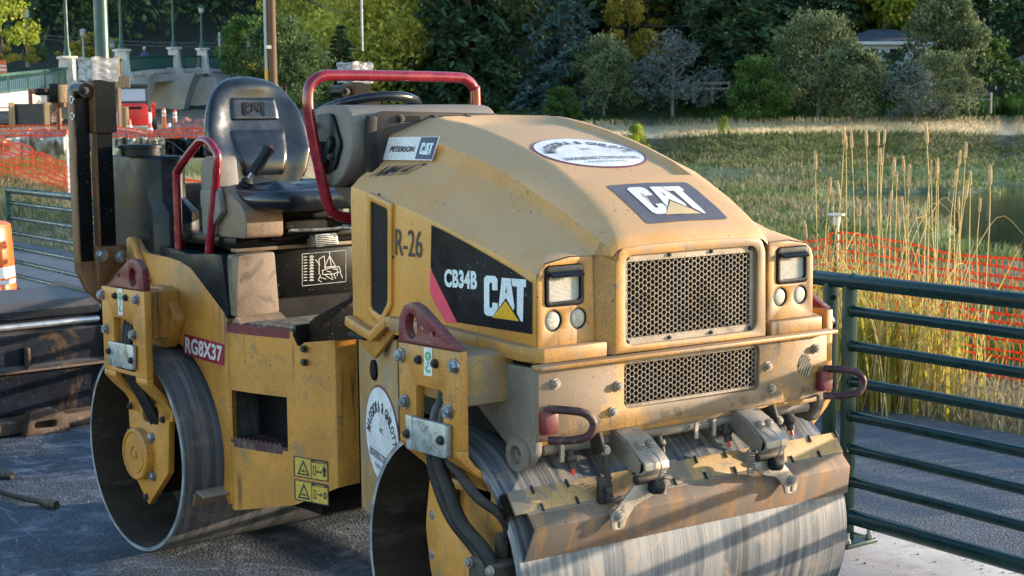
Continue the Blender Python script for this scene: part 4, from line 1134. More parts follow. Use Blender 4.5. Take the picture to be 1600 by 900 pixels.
# rear drum scraper below the body
b = MB(); b.prism([(1.660, .282), (1.728, .296), (1.727, .303), (1.658, .289)], 'x', -.605, .60); b.build('rear_scraper_bar', 'grey_frame', ROL, mw=mw, bevel=.002)
b = MB(); b.prism([(1.712, .292), (1.720, .295), (1.728, .262), (1.736, .245), (1.729, .243), (1.719, .262)], 'x', -.615, .60); b.build('rear_scraper', 'blade_rust', ROL, mw=mw)
# decals on the rear body
XF = -.5015
s_ = shape([(0, 0), (1, 0), (1, 1), (0, 1)], aff((XF, 1.972, .779), (XF, 1.664, .770), (XF, 1.967, .861)), 'sticker_maroon', ROL, 'plate_sticker', mw=mw)
lettering('RG8X37', aff((XF-.0012, 1.960, .788), (XF-.0012, 1.677, .781), (XF-.0012, 1.956, .851)), 'white_vinyl', s_, .034, name='plate_lettering', mw=mw)
def skinfn(y0, y1, z0, z1, off):
    def g(u, v):
        y = y0+(y1-y0)*u
        for i in range(len(PBs)-1):
            (xa, ya), (xb, yb) = PBs[i], PBs[i+1]
            if yb <= y <= ya:
                t = (y-ya)/(yb-ya); d = Vector((xb-xa, yb-ya, 0)).normalized(); nn = Vector((d.y, -d.x, 0))
                if nn.x > 0: nn = -nn
                return Vector((xa+(xb-xa)*t, y, z0+(z1-z0)*v))+nn*off
        return Vector((-.4, y, z0+(z1-z0)*v))
    return g
for z0, z1, kind in ((.405, .480, 0), (.318, .395, 1)):
    f1, f2, f3 = (skinfn(1.305, 1.145, z0, z1, o) for o in (.0012, .0022, .0032))
    w = shape(rrect(0, 1, 0, 1, .05, 2), f1, 'sticker_yellow', ROL, 'warning_sign', cuts=6, mw=mw)
    shape(rrect(0, 1, 0, 1, .05, 2), f2, 'ink', w, 'sign_border', holes=[rrect(.03, .97, .05, .95, .04, 2)], mw=mw)
    shape([(.10, .12), (.46, .12), (.28, .88)], f2, 'ink', w, 'warning_triangle', holes=[[(.155, .20), (.405, .20), (.28, .72)]], mw=mw)
    shape([(.20, .28), (.36, .28), (.36, .32), (.30, .34), (.28, .44), (.25, .34), (.20, .33)], f2, 'ink', w, 'warning_figure', mw=mw)
    shape([(.52, .82), (.96, .82), (.96, .95), (.52, .95)], f2, 'ink', w, 'sign_header', mw=mw)
    shape([(.505, .05), (.52, .05), (.52, .95), (.505, .95)], f3, 'ink', w, 'sign_divider', mw=mw)
    lettering('WARNING', sub(f3, .62, .92, .845, .925), 'sticker_yellow', w, .02, name='sign_lettering', mw=mw)
    shape([(.57, .22), (.64, .22), (.64, .66), (.57, .66)], f2, 'ink', w, 'sign_pictogram', holes=[[(.585, .27), (.625, .27), (.625, .61), (.585, .61)]], mw=mw)
    if kind == 0:
        shape([(.66, .40), (.70, .50), (.70, .43), (.78, .43), (.78, .50), (.82, .40), (.78, .30), (.78, .37), (.70, .37), (.70, .30)], f2, 'ink', w, 'sign_arrow', mw=mw)
        shape([(.855, .2), (.925, .2), (.925, .42), (.945, .44), (.945, .62), (.91, .64), (.91, .74), (.87, .74), (.87, .64), (.835, .62), (.835, .44), (.855, .42)], f2, 'ink', w, 'sign_person', mw=mw)
    else:
        shape([(.68, .42), (.68, .48), (.76, .48), (.76, .55), (.82, .45), (.76, .35), (.76, .42)], f2, 'ink', w, 'sign_arrow', mw=mw)
        shape(circ(.89, .45, .05, 14, .17), f2, 'ink', w, 'sign_gear', holes=[circ(.89, .45, .02, 8, .07)], mw=mw)

# ---- operator station
b = MB(); b.prism(rpoly([(2.10, 1.160), (1.72, 1.185), (1.665, 1.182), (1.625, .955), (1.655, .945), (1.85, 1.08)], .015, 3), 'x', -.498, -.315); b.build('side_cover', 'black_plastic', ROL, mw=mw, bevel=.014, seg=3)
b = MB(); b.prism(rpoly([(-.490, .958), (-.305, .958), (-.320, 1.192), (-.478, 1.186)], .014, 3), 'y', 1.585, 1.66); b.build('front_cover', 'grey_tan', ROL, mw=mw, bevel=.010, seg=3)
b = MB(); b.add([(-.50, 1.60, .94), (-.28, 1.60, .94), (-.285, 1.56, .935), (-.49, 1.56, .935), (-.49, 1.59, .962), (-.30, 1.59, .962)], [(0, 1, 5, 4), (4, 5, 2, 3), (1, 2, 5), (0, 4, 3)]); b.build('cover_foot', 'grey_tan', ROL, mw=mw)
b = MB(); b.box(-.305, .16, 1.70, 2.3, .97, 1.20); SBX = b.build('seat_box', 'black_paint', ROL, mw=mw, bevel=.006)
b = MB(); b.box(-.44, .16, 1.66, 2.32, 1.205, 1.245); b.box(-.30, .15, 1.64, 1.70, 1.225, 1.25); b.build('seat_deck', 'black_paint', ROL, mw=mw, bevel=.005)
b = MB(); b.box(-.44, .2, 1.66, 1.70, 1.19, 1.204); b.build('deck_edge', 'grey_tan', ROL, mw=mw, bevel=.003)
# seat slide clutter
b = MB(); b.box(-.26, -.0, 1.60, 1.95, 1.25, 1.30); b.box(-.22, .06, 1.68, 1.9, 1.30, 1.345); b.box(-.28, -.24, 1.57, 1.95, 1.27, 1.29); b.box(.04, .08, 1.57, 1.95, 1.27, 1.29); b.build('seat_slide', 'engine_dark', ROL, mw=mw, bevel=.01)
b = MB(); b.tube(smoothpath([(-.25, 1.60, 1.265), (-.08, 1.58, 1.262), (-.02, 1.575, 1.265), (.06, 1.56, 1.250)]), .007, 8); b.build('slide_lever', 'bolt_steel', ROL, mw=mw)
b = MB(); b.lathe([(0, 0), (.05, 0), (.055, .02), (.05, .045), (.02, .05), (0, .05)], (.075, 1.60, 1.30), (0, -1, 0), 20); b.build('adjust_knob', 'dash_brown', ROL, mw=mw, bevel=.003)
b = MB(); b.prism(rpoly([(-.125, 1.194), (-.022, 1.198), (-.030, 1.246), (-.132, 1.242)], .006, 2), 'y', 1.60, 1.665); pd = b.build('foot_pedal', 'zinc', ROL, mw=mw, bevel=.003)
for i in range(6): MB().box(-.118+i*.001, -.035, 1.596, 1.600, 1.200+i*.007, 1.203+i*.007).build('pedal_rib', 'rubber', pd, mw=mw)
# maintenance diagram (white line drawing)
DG = lambda off: aff((-.13, 1.70-off, 1.038), (.073, 1.70-off, 1.040), (-.127, 1.70-off, 1.162))
def strokes(lines, fn, w, mat, parent, name, mw):
    polys = []
    for a, c in lines:
        a, c = Vector(a), Vector(c); d = (c-a).normalized(); p = Vector((-d.y, d.x))*w/2; p2 = Vector((p.x, p.y*1.6))
        polys.append(([tuple(a-p2), tuple(c-p2), tuple(c+p2), tuple(a+p2)], [(0, 1, 2, 3)]))
    return link(name, flat_mesh(name, polys, mat, fn), parent, mw)
br = [(.0, .0), (1, .0), (1, 1), (0, 1)]
dg = strokes([(br[i], br[(i+1) % 4]) for i in range(4)], DG(.0015), .010, 'zinc', ROL, 'maintenance_diagram', mw)
ln = []
for i in range(9):
    y = .90-i*.092; ln += [((.03, y), (.11, y)), ((.16, y-.02), (.26, y-.02)), ((.18, y+.015), (.24, y+.015))]
ln += [((.38, .80), (.38, .30)), ((.38, .80), (.50, .88)), ((.50, .88), (.52, .45)), ((.52, .45), (.44, .42)), ((.62, .86), (.62, 1.0)), ((.62, .86), (.50, .52)), ((.62, .86), (.66, .55)), ((.62, .86), (.76, .52)), ((.50, .52), (.76, .52)),
       ((.34, .72), (.30, .78)), ((.34, .72), (.40, .60)), ((.46, .42), (.60, .48)), ((.60, .48), (.84, .50)), ((.84, .50), (.88, .34)), ((.88, .34), (.70, .28)), ((.70, .28), (.46, .30)), ((.46, .30), (.46, .42)),
       ((.42, .30), (.36, .14)), ((.50, .30), (.60, .18)), ((.72, .28), (.76, .12)), ((.86, .34), (.92, .12)), ((.36, .14), (.44, .06)), ((.60, .18), (.70, .10)), ((.40, .22), (.54, .14)), ((.64, .30), (.70, .14)), ((.80, .40), (.80, .20)), ((.55, .40), (.66, .34)), ((.70, .44), (.82, .42))]
strokes(ln, DG(.0018), .013, 'white_vinyl', dg, 'diagram_drawing', mw)
# seat
SX, SY = -.157, 1.90
def seat():
    def halfw(v): return .232*ip(v, [0, .10, .30, .50, .68, .80, .88, .94, .98, 1], [.78, .90, 1.0, .985, .90, .78, .66, .52, .34, .10])
    def back(u, v):
        """front face of the backrest"""
        a = (u-.5)*2; x = SX+halfw(v)*a; z = 1.435+.415*v
        bol = .055*max(0, (abs(a)-.48)/.52)**1.3*ip(v, [0, .3, .7, .85, 1], [.5, 1, .7, .15, 0])
        lum = -.024*math.exp(-((v-.22)/.18)**2)*(1-a*a)-.016*math.exp(-((v-.93)/.10)**2)*(1-a*a)
        return Vector((x, SY+.02+.085*v-bol+lum+.035*max(0, (v-.90)/.10)**2, z))
    nr = 44; nv_ = 30; rows = []
    for j in range(nv_+1):
        v = 1-(1-j/nv_)**1.35; v = j/nv_ if j < nv_*.6 else .6+.4*(1-(1-(j/nv_-.6)/.4)**1.6)
        ring = []
        for k in range(nr):
            t = 2*math.pi*k/nr; cx, cy = math.cos(t), math.sin(t)
            a = math.copysign(abs(cx)**.62, cx)
            f = back(.5+.5*a*.985, v); th = .055*ip(v, [0, .8, .95, 1], [1, .9, .6, .25])
            yb = SY+.02+.085*v+.030+th*.6+.035*max(0, (v-.90)/.10)**2
            ym = (f.y*.55+yb*.45)
            y = ym+(f.y-ym)*min(1, (-cy)**.55 if cy < 0 else 0)+((yb-ym)*(cy**.7) if cy > 0 else 0)
            ring.append((f.x, y, f.z))
        rows.append(ring)
    b = MB(); b.add([p for r_ in rows for p in r_], [(j*nr+k, j*nr+(k+1) % nr, (j+1)*nr+(k+1) % nr, (j+1)*nr+k) for j in range(nv_) for k in range(nr)]+[tuple(range(nr-1, -1, -1)), tuple(nv_*nr+k for k in range(nr))])
    bk = b.build('seat_back', 'seat_black', ROL, mw=mw, smooth=75)
    # raised panels
    def panel(v0, v1, w0, w1, th, nm):
        g = MB()
        def f(u, v):
            vv = v0+(v1-v0)*v; uu = .5+(u-.5)*(w0+(w1-w0)*v)
            k = min(1, min(u, 1-u)/.06, min(v, 1-v)/.10)
            return back(uu, vv)+Vector((0, -th*math.sin(k*math.pi/2)+.002, 0))
        g.grid(f, 22, 16); return g.build(nm, 'seat_black', bk, mw=mw, smooth=60), f
    hp, hf = panel(.58, .80, .50, .56, .010, 'headrest_panel')
    panel(.06, .50, .46, .56, .010, 'lumbar_panel')
    C, A, Ah, T, tri = cat_polys()
    fn = sub(lambda u, v: hf(u, v)+Vector((0, -.0030, 0)), .24, .72, .22, .80)
    link('embossed_logo', flat_mesh('embossed_logo', [polyfill(C), polyfill(A, [Ah]), polyfill(T)], 'black_paint', fn, 6), bk, mw)
    def cush(u, v):
        a = (u-.5)*2; w = .235*ip(v, [0, .08, .3, .8, .95, 1], [.90, 1.0, 1.06, 1.02, .94, .84])
        y = 1.96-.50*v
        z = 1.418+.022*ip(v, [0, .5, .85, 1], [0, .3, 1, -2.0])+.022*max(0, (abs(a)-.5)/.5)-.05*max(0, abs(a)-.88)/.12
        return Vector((SX+.02+w*a, y, z))
    b = MB(); b.grid(cush, 26, 20)
    b.grid(lambda u, v: Vector((cush(1-u, v).x, cush(u, v).y, 1.345+(.0 if v < .9 else .02))), 26, 20)
    e = [cush(0, v) for v in np.linspace(0, 1, 10)]+[cush(u, 1) for u in np.linspace(.06, .94, 12)]+[cush(1, v) for v in np.linspace(1, 0, 10)]
    b.tube([Vector((p.x, p.y, 1.385)) for p in e], .040, 12)
    b.build('seat_cushion', 'seat_black', ROL, mw=mw, smooth=60)
seat()
# control console with joystick
b = MB(); b.prism(rpoly([(1.90, 1.245), (1.90, 1.515), (1.865, 1.545), (1.80, 1.545), (1.785, 1.42), (1.785, 1.245)], .02, 3), 'x', -.445, -.345); CON = b.build('console', 'grey_plastic', ROL, mw=mw, bevel=.012, seg=3)
b = MB(); b.prism(rpoly([(1.785, 1.245), (1.785, 1.43), (1.74, 1.435), (1.60, 1.365), (1.575, 1.33), (1.575, 1.245)], .02, 3), 'x', -.445, -.285); b.build('console_front', 'grey_tan', CON, mw=mw, bevel=.014, seg=3)
b = MB(); b.prism(rpoly([(1.86, 1.42), (1.73, 1.43), (1.70, 1.34), (1.77, 1.285), (1.86, 1.35)], .012, 3), 'x', -.475, -.445); b.build('console_pocket', 'grey_plastic', CON, mw=mw, bevel=.010)
b = MB()
jb = Vector((-.375, 1.735, 1.385)); jt = Vector((-.345, 1.700, 1.475))
b.lathe([(.034, 0), (.040, .008), (.030, .016), (.036, .024), (.027, .032), (.032, .040), (.024, .048), (.029, .056), (.021, .064), (.025, .072), (.016, .084), (0, .09)], jb, jt-jb, 20); JS = b.build('joystick', 'rubber', ROL, mw=mw, smooth=60)
MB().cyl(jb+(jt-jb)*.8, Vector((-.335, 1.690, 1.49)), .010, 10).build('joystick_stem', 'bolt_steel', JS, mw=mw)
b = MB(); b.lathe([(0, 0), (.020, 0), (.022, .03), (.019, .085), (.023, .10), (.023, .118), (.016, .122), (0, .122)], (-.338, 1.693, 1.478), (.42, -.22, .72), 18); b.build('joystick_grip', 'black_plastic', JS, mw=mw, smooth=40)
d = Vector((.42, -.22, .72)).normalized()
MB().cyl(Vector((-.338, 1.693, 1.478))+d*.121, Vector((-.338, 1.693, 1.478))+d*.126, .007, 12).build('joystick_button', 'red_machine', JS, mw=mw)
# small grab rail
b = MB(); b.tube(smoothpath([(-.47, 2.043, 1.160), (-.47, 2.044, 1.44), (-.47, 2.030, 1.488), (-.47, 1.990, 1.52), (-.47, 1.88, 1.588), (-.47, 1.84, 1.604), (-.47, 1.79, 1.600), (-.47, 1.745, 1.570), (-.47, 1.728, 1.51), (-.47, 1.815, 1.160)], 5), .0165, 14); b.build('grab_rail', 'red_paint', ROL, mw=mw, smooth=60)
# left tank with cap
b = MB()
lo_ = [(-.478, 2.58), (-.478, 2.275), (-.450, 2.205), (-.375, 2.185), (-.345, 2.205), (-.345, 2.58)]
lo2_ = [(-.478, 2.58), (-.478, 2.235), (-.450, 2.155), (-.365, 2.130), (-.318, 2.150), (-.318, 2.58)]
rows = [(lo2_, 1.13), (lo2_, 1.32), (lo_, 1.37), (lo_, 1.525), ([(x*.95-.020, y+.008) for x, y in lo_], 1.54)]
n = 6; vs = []; fs = []
for P, z in rows: vs += [(x, y, z) for x, y in P]
for i in range(len(rows)-1): fs += [(i*n+k, i*n+(k+1) % n, (i+1)*n+(k+1) % n, (i+1)*n+k) for k in range(n)]
fs += [tuple(range(n-1, -1, -1)), tuple((len(rows)-1)*n+k for k in range(n))]
b.add(vs, fs); TK = b.build('water_tank', 'black_plastic', ROL, mw=mw, bevel=.006, seg=2, smooth=18)
b = MB(); b.lathe([(0, 0), (.088, 0), (.088, .030), (.096, .032), (.096, .042), (.090, .046), (0, .048)], (-.435, 2.40, 1.538), (0, 0, 1), 36); b.build('tank_cap', 'black_plastic', TK, mw=mw, smooth=30)
MB().tube(smoothpath([(-.40, 2.38, 1.585), (-.36, 2.36, 1.60), (-.33, 2.32, 1.585), (-.31, 2.25, 1.54)]), .0018, 5).build('cap_cord', 'wire', TK, mw=mw)
MB().prism(rpoly([(2.15, 1.13), (2.05, 1.13), (1.86, 1.165), (2.05, 1.185), (2.15, 1.19)], .01, 3), 'x', -.495, -.30).build('tank_shelf', 'black_plastic', ROL, mw=mw, bevel=.01)
MB().box(-.32, .46, 2.36, 2.42, 1.0, 1.42).build('rear_cowl', 'black_plastic', ROL, mw=mw, bevel=.02)
# folded roll-over frame posts
def post(s, x1, x2, det):
    g = MB(); pts = [(x1, 2.48, 1.80), (x1, 2.48, 1.16), (x1+s*-.0, 2.475, 1.09), (x1-s*.025, 2.46, 1.02), (x1-s*.07, 2.44, .97), (x1-s*.12, 2.43, .955)]
    g.boxpath(pts, .062, .058, (0, 1, 0)); p = g.build('folded_rollbar', 'post_rust', ROL, mw=mw, bevel=.006)
    g = MB(); g.boxpath([(x2, 2.45, 1.10), (x2, 2.45, 1.84)], .066, .060, (0, 1, 0)); p2 = g.build('rollbar_post', 'post_rust', ROL, mw=mw, bevel=.006)
    MB().box(x1-.024, x1+.032, 2.4475, 2.4505, 1.12, 1.795).build('post_web', 'black_paint', p, mw=mw)
    MB().box(x2-.030, x2+.034, 2.4165, 2.4198, 1.10, 1.64).build('post_web', 'black_paint', p2, mw=mw)
    g = MB(); g.boxpath([(x2+.002, 2.45, 1.632), (x2+.002, 2.45, 1.845)], .094, .104, (0, 1, 0)); sl = g.build('post_sleeve', 'post_rust', ROL, mw=mw, bevel=.008)
    MB().box(x2-.041, x2+.045, 2.3945, 2.3976, 1.636, 1.842).build('sleeve_face', 'black_paint', sl, mw=mw)
    g = MB(); N = 26
    def tp(u, v):
        k = int(u*4) % 4; t = u*4-int(u*4)
        c = [(-.055, -.060), (.055, -.060), (.055, .060), (-.055, .060), (-.055, -.060)]
        a = Vector(c[k if u < 1 else 3]); e = Vector(c[(k+1) if u < 1 else 4]); q = a+(e-a)*(t if u < 1 else 1)
        w = .0016*math.sin(v*23+u*31)+.0012*math.sin(v*51+u*17)+.001*math.sin(u*60)
        sh = 1+.02*math.sin(v*9)
        return Vector((x2+q.x*sh+w*np.sign(q.x), 2.45+q.y*sh+w*np.sign(q.y), 1.838+.092*v+.004*math.sin(u*25)))
    g.grid(tp, 48, 10); g.box(x2-.060, x2+.058, 2.402, 2.50, 1.922, 1.928); g.build('tape_wrap', 'tape', sl, mw=mw, smooth=25)
    for q in ((x1-.032, 2.45, 1.70), (x1-.032, 2.45, 1.765)):
        h = MB(); h.lathe([(.010, 0), (.016, 0), (.016, .006), (.010, .006), (.010, 0)], q, (-1, 0, 0), 16); h.f = [f for f in h.f if len(f) == 4]; h.build('lock_ring', 'bolt_steel', p, mw=mw)
    place(BOLT_S, 'bolt', p, (x2-.075, 2.41, 1.80), FACE_Y, mw)
    MB().cyl((x2-.075, 2.41, 1.80), (x2-.075, 2.50, 1.80), .030, 16).build('pivot_boss', 'black_paint', p, mw=mw)
    for q in ((x2-.035, 2.405, 1.145), (x2+.045, 2.405, 1.135)): place(BOLT, 'bolt', p2, q, FACE_Y @ Matrix.Scale(1.25, 4), mw)
    MB().box(x2-.05, x2+.075, 2.41, 2.47, 1.0, 1.18).build('post_foot', 'post_rust', p2, mw=mw, bevel=.006)
post(-1, -.665, -.585, True)
post(1, .760, .655, False)

# ---- steering dash and its rails (on the front half)
prof = [(.985, 1.555), (.985, 1.64), (.945, 1.70), (.89, 1.728), (.74, 1.722), (.70, 1.700), (.690, 1.62), (.70, 1.555), (.76, 1.490), (.83, 1.455), (.90, 1.465)]
b = MB(); b.prism(rpoly(prof, .03, 3), 'x', -.515, .05); DS = b.build('dashboard', 'grey_plastic', ROL, bevel=.010, seg=3)
b = MB(); b.prism(rpoly([(.960, 1.570), (.960, 1.64), (.925, 1.695), (.80, 1.700), (.745, 1.600), (.79, 1.52), (.88, 1.495)], .02, 3), 'x', -.528, -.513); b.build('dash_side', 'black_plastic', DS, bevel=.004)
b = MB(); b.prism(rpoly([(.90, 1.60), (.84, 1.61), (.83, 1.54), (.88, 1.53)], .01, 2), 'x', -.552, -.525); b.prism(rpoly([(.86, 1.56), (.79, 1.63), (.78, 1.60), (.83, 1.53)], .01, 2), 'x', -.545, -.526); b.build('dash_latch', 'black_plastic', DS, bevel=.004)
for y, z in ((.80, 1.56), (.92, 1.66), (.87, 1.58)): place(BOLT_S, 'bolt', DS, (-.530, y, z))
# dark vent panel on the hood side of the dash
def panelf(u, v): return Vector((-.43+.50*u, .690-.004-(.0 if v < .8 else 0), 1.50+.205*v))
b = MB(); b.prism(rpoly([(-.475, 1.44), (.045, 1.44), (.045, 1.694), (-.41, 1.706), (-.455, 1.690)], .02, 3), 'y', .664, .693); dpn = b.build('dash_rear_panel', 'dash_brown', DS, bevel=.008)
for i in range(3):
    x = -.36+i*.13
    MB().prism(rpoly([(x, 1.672), (x+.085, 1.672), (x+.085, 1.688), (x, 1.688)], .006, 2), 'y', .660, .6645).build('dash_slot', 'dark', dpn)
    place(BOLT_S, 'bolt', dpn, (x+.01, .663, 1.680), FACE_Y)
    MB().box(x, x+.085, .658, .6642, 1.60+.0, 1.606).build('dash_rib', 'dash_brown', dpn, bevel=.002)
b = MB(); b.boxpath(smoothpath([(-.455, .668, 1.69), (-.462, .664, 1.62), (-.452, .664, 1.52), (-.42, .67, 1.44)], 4), .035, .02, (0, 1, 0)); b.build('dash_seal', 'rubber', DS, bevel=.004)
b = MB(); b.add([(-.47, .74, 1.46), (-.25, .74, 1.46), (-.25, .92, 1.455), (-.47, .90, 1.455), (-.40, .78, 1.365), (-.28, .78, 1.365), (-.28, .88, 1.365), (-.40, .86, 1.365)],
                [(0, 1, 5, 4), (1, 2, 6, 5), (2, 3, 7, 6), (3, 0, 4, 7), (4, 5, 6, 7)]); b.build('dash_underside', 'grey_plastic', DS)
b = MB(); b.box(-.33, -.10, .74, .90, .96, 1.40); b.build('steering_column', 'black_plastic', ROL, bevel=.02)
# steering wheel
b = MB(); cw = Vector((-.275, 1.02, 1.700)); nv = Vector((0, .30, .95)).normalized(); uu = Vector((1, 0, 0)); vv = nv.cross(uu)
b.tube([cw+uu*(.185*math.cos(t))+vv*(.185*math.sin(t)) for t in np.linspace(0, 2*math.pi, 40, endpoint=False)], .016, 12, closed=True); SWH = b.build('steering_wheel', 'seat_black', ROL, smooth=60)
b = MB(); b.lathe([(0, -.03), (.05, -.03), (.055, .0), (.04, .015), (0, .02)], cw-nv*.01, nv, 20)
for a in (90, 210, 330):
    e = cw+uu*(.18*math.cos(math.radians(a)))+vv*(.18*math.sin(math.radians(a))); b.tube([cw-nv*.01, e], .014, 8)
b.build('wheel_spokes', 'black_plastic', SWH)
# big guard rail
gr = [(-.36, .85, 1.354), (-.45, .85, 1.357), (-.495, .85, 1.372), (-.523, .85, 1.415), (-.551, .85, 1.535), (-.580, .85, 1.685), (-.584, .85, 1.755), (-.572, .85, 1.795), (-.535, .85, 1.818), (-.47, .85, 1.823), (-.25, .85, 1.822), (-.02, .85, 1.819), (.030, .85, 1.812), (.062, .85, 1.785), (.070, .85, 1.74), (.070, .85, 1.30)]
MB().tube(smoothpath(gr, 5), .0185, 16).build('guard_rail', 'red_paint', ROL, smooth=60)
# ================================================================== GROUND
def sst(a, b, x):
    t = np.clip((x-a)/(b-a), 0, 1); return t*t*(3-2*t)
def terr(x, y):
    """height of the land (vectorised)"""
    x = np.asarray(x, float); y = np.asarray(y, float)
    dx, dy = x-CAM_POS.x, y-CAM_POS.y
    d = dx*FWH.x+dy*FWH.y; s = dx*rt.x+dy*rt.y
    u = 800+2400*s/np.maximum(d, .5)
    wl = 1-sst(430, 640, u); wl = np.where(d < 1, 1, wl)
    right = -.10*sst(4.6, 5.6, x)-1.25*sst(5.6, 12.5, x)
    bank = np.interp(d, [0, 66, 77, 84, 96, 106, 112, 135, 170, 230, 330], [0, 0, .75, 1.75, 2.1, 3.5, 4.2, 10, 23, 53, 90])
    right = right+bank
    left = np.interp(d, [10, 16, 20, 25, 30, 40, 57, 70, 90, 120, 150, 190, 240, 330], [0, 0, .12, .42, .55, .62, .9, 1.0, 1.4, 2.0, 4.5, 20, 48, 90])
    left = left*sst(3.75, 5.0, x)
    z = wl*left+(1-wl)*right
    # the pool of the marsh
    pu, pd = (u-1625)/215, (d-49)/17
    wob = .30*np.sin(u*.031+d*.23)+.22*np.sin(u*.083-d*.41)+.16*np.sin(d*.9+u*.02)
    pool = np.clip(1-(pu**2+pd**2)+wob*.8, 0, 1); st = np.clip(1-((u-1360)/90)**2-((d-58)/4)**2, 0, 1)
    z = z-.55*np.minimum(1, pool*2.2)-.5*np.minimum(1, st*2)
    return np.where(x < 3.75, -.03, z), d, u
def n2(x, y, s, o=0): return noise.noise(Vector((x*s+o, y*s-o, o*.37)))
def ground():
    ds = np.concatenate([[-30, -12, -4, 0, 2], np.arange(4, 14, .5), np.arange(14, 40, 1.0), np.arange(40, 112, 1.6), np.arange(112, 330, 6)])
    ss = np.tan(np.radians(np.concatenate([np.arange(-62, -24, 4), np.arange(-24, 26, .5), np.arange(26, 64, 4)])))
    vs = []; cols = []
    for d in ds:
        dd = d if d > 4 else 4
        for t in ss:
            p = CAM_POS+FWH*d+rt*(t*max(dd, 8))
            vs.append((p.x, p.y))
    A = np.array(vs); z, D, U = terr(A[:, 0], A[:, 1])
    z = z.copy()
    for i, (x, y) in enumerate(vs):
        if x > 4.2:
            a = min(1, (x-4.2)/2)
            z[i] += a*(.05*n2(x, y, .9)+.10*n2(x, y, .25, 3)*(1 if D[i] < 100 else 5))
    G = np.array
    green, dry, brown, dirt, wood, verge = G((.10, .135, .050)), G((.60, .48, .29)), G((.22, .175, .095)), G((.20, .155, .10)), G((.018, .024, .014)), G((.14, .12, .05))
    for i, (x, y) in enumerate(vs):
        d, u = D[i], U[i]; k = n2(x, y, .12, 5)
        c = green*(1+.55*k+.45*n2(x, y, .45, 8))*np.array((1+.35*n2(x, y, .07, 2), 1, 1-.2*k))
        if u > 560:
            if d > 72: c = c*(1-sst(72, 77, d+2*k))+brown*sst(72, 77, d+2*k)
            if d > 82: c = c*(1-sst(82, 85, d))+dry*sst(82, 85, d)
            if d > 97: c = c*(1-sst(96, 99, d+3*k))+green*.8*sst(96, 99, d+3*k)
            if d > 106: c = wood
        else:
            c = green*1.2*(1-sst(30, 40, d))+dirt*sst(30, 40, d)
            if d > 120: c = wood
        if x < 7.5: c = verge*(1-sst(6, 7.5, x))+c*sst(6, 7.5, x)
        cols.append((*c, 1))
    n = len(ss); fs = [(j*n+i, j*n+i+1, (j+1)*n+i+1, (j+1)*n+i) for j in range(len(ds)-1) for i in range(n-1)]
    me = bpy.data.meshes.new('ground'); me.from_pydata([(p[0], p[1], zz) for p, zz in zip(vs, z)], [], fs)
    ca = me.color_attributes.new('soil', 'FLOAT_COLOR', 'POINT')
    ca.data.foreach_set('color', np.array(cols, dtype=np.float32).ravel())
    me.materials.append(M['ground']); me.shade_smooth()
    return structure(link('ground', me))
GROUND = ground()
def sheet(name, x0, x1, y0, y1, z, mat, n=1):
    b = MB(); b.add([(x0, y0, z), (x1, y0, z), (x1, y1, z), (x0, y1, z)], [(0, 1, 2, 3)])
    return structure(b.build(name, mat, smooth=0))
sheet('asphalt_pavement', -40, .95, -30, 60, 0, 'asphalt')
b = MB(); b.prism([(.95, -.10), (1.745, -.10), (1.745, .006), (.95, .006)], 'y', -30, 60); structure(b.build('concrete_strip', 'concrete', bevel=.004))
# paved path with an uneven grass-side edge
b = MB(); ys = np.arange(-12, 60, .25)
ed = [3.78+.05*n2(0, y, 1.3)+.03*n2(9, y, 4) for y in ys]
b.add([(1.747, y, .0) for y in ys]+[(e, y, .0) for e, y in zip(ed, ys)], [(i, len(ys)+i, len(ys)+i+1, i+1) for i in range(len(ys)-1)])
structure(b.build('path', 'asphalt_path', smooth=0))
# water
def water():
    b = MB(); c = at(47, 1650)
    pts = []
    for poly in ([(27, 1300), (27, 1950), (72, 1950), (72, 1300)], [(50, 1200), (50, 1296), (66, 1298), (66, 1200)]):
        b.add([at(d, u, -1.53) for d, u in poly], [tuple(range(len(poly)))])
    return structure(b.build('pond', 'water', smooth=0))
water()

def grit():
    r = np.random.default_rng(3); b = MB()
    for i in range(1500):
        if i < 800: x, y = r.uniform(-1.9, .9), r.uniform(-1.2, 5.0)
        elif i < 1100: x, y = r.uniform(.95, 1.74), r.uniform(-1.6, 1.5)
        else: x, y = r.uniform(1.75, 3.75), r.uniform(-1.5, 6)
        q = .003+.006*r.uniform()**2.5; z = (.006 if .95 < x < 1.745 else 0)
        t = r.uniform(0, 6.28); k = [(math.cos(t+a)*q*r.uniform(.7, 1.3), math.sin(t+a)*q*r.uniform(.7, 1.3)) for a in (0, 1.57, 3.14, 4.71)]
        b.add([(x+p[0], y+p[1], z) for p in k]+[(x, y, z+q*r.uniform(.6, 1.2))], [(0, 1, 4), (1, 2, 4), (2, 3, 4), (3, 0, 4)])
    return stuff(b.build('grit', 'spoil_grey', smooth=0, fixn=False), 'loose stones scattered over the paving', 'grit')
simple('spoil_grey', (.16, .15, .145, 1), .9, 0, .6, 3)
grit()
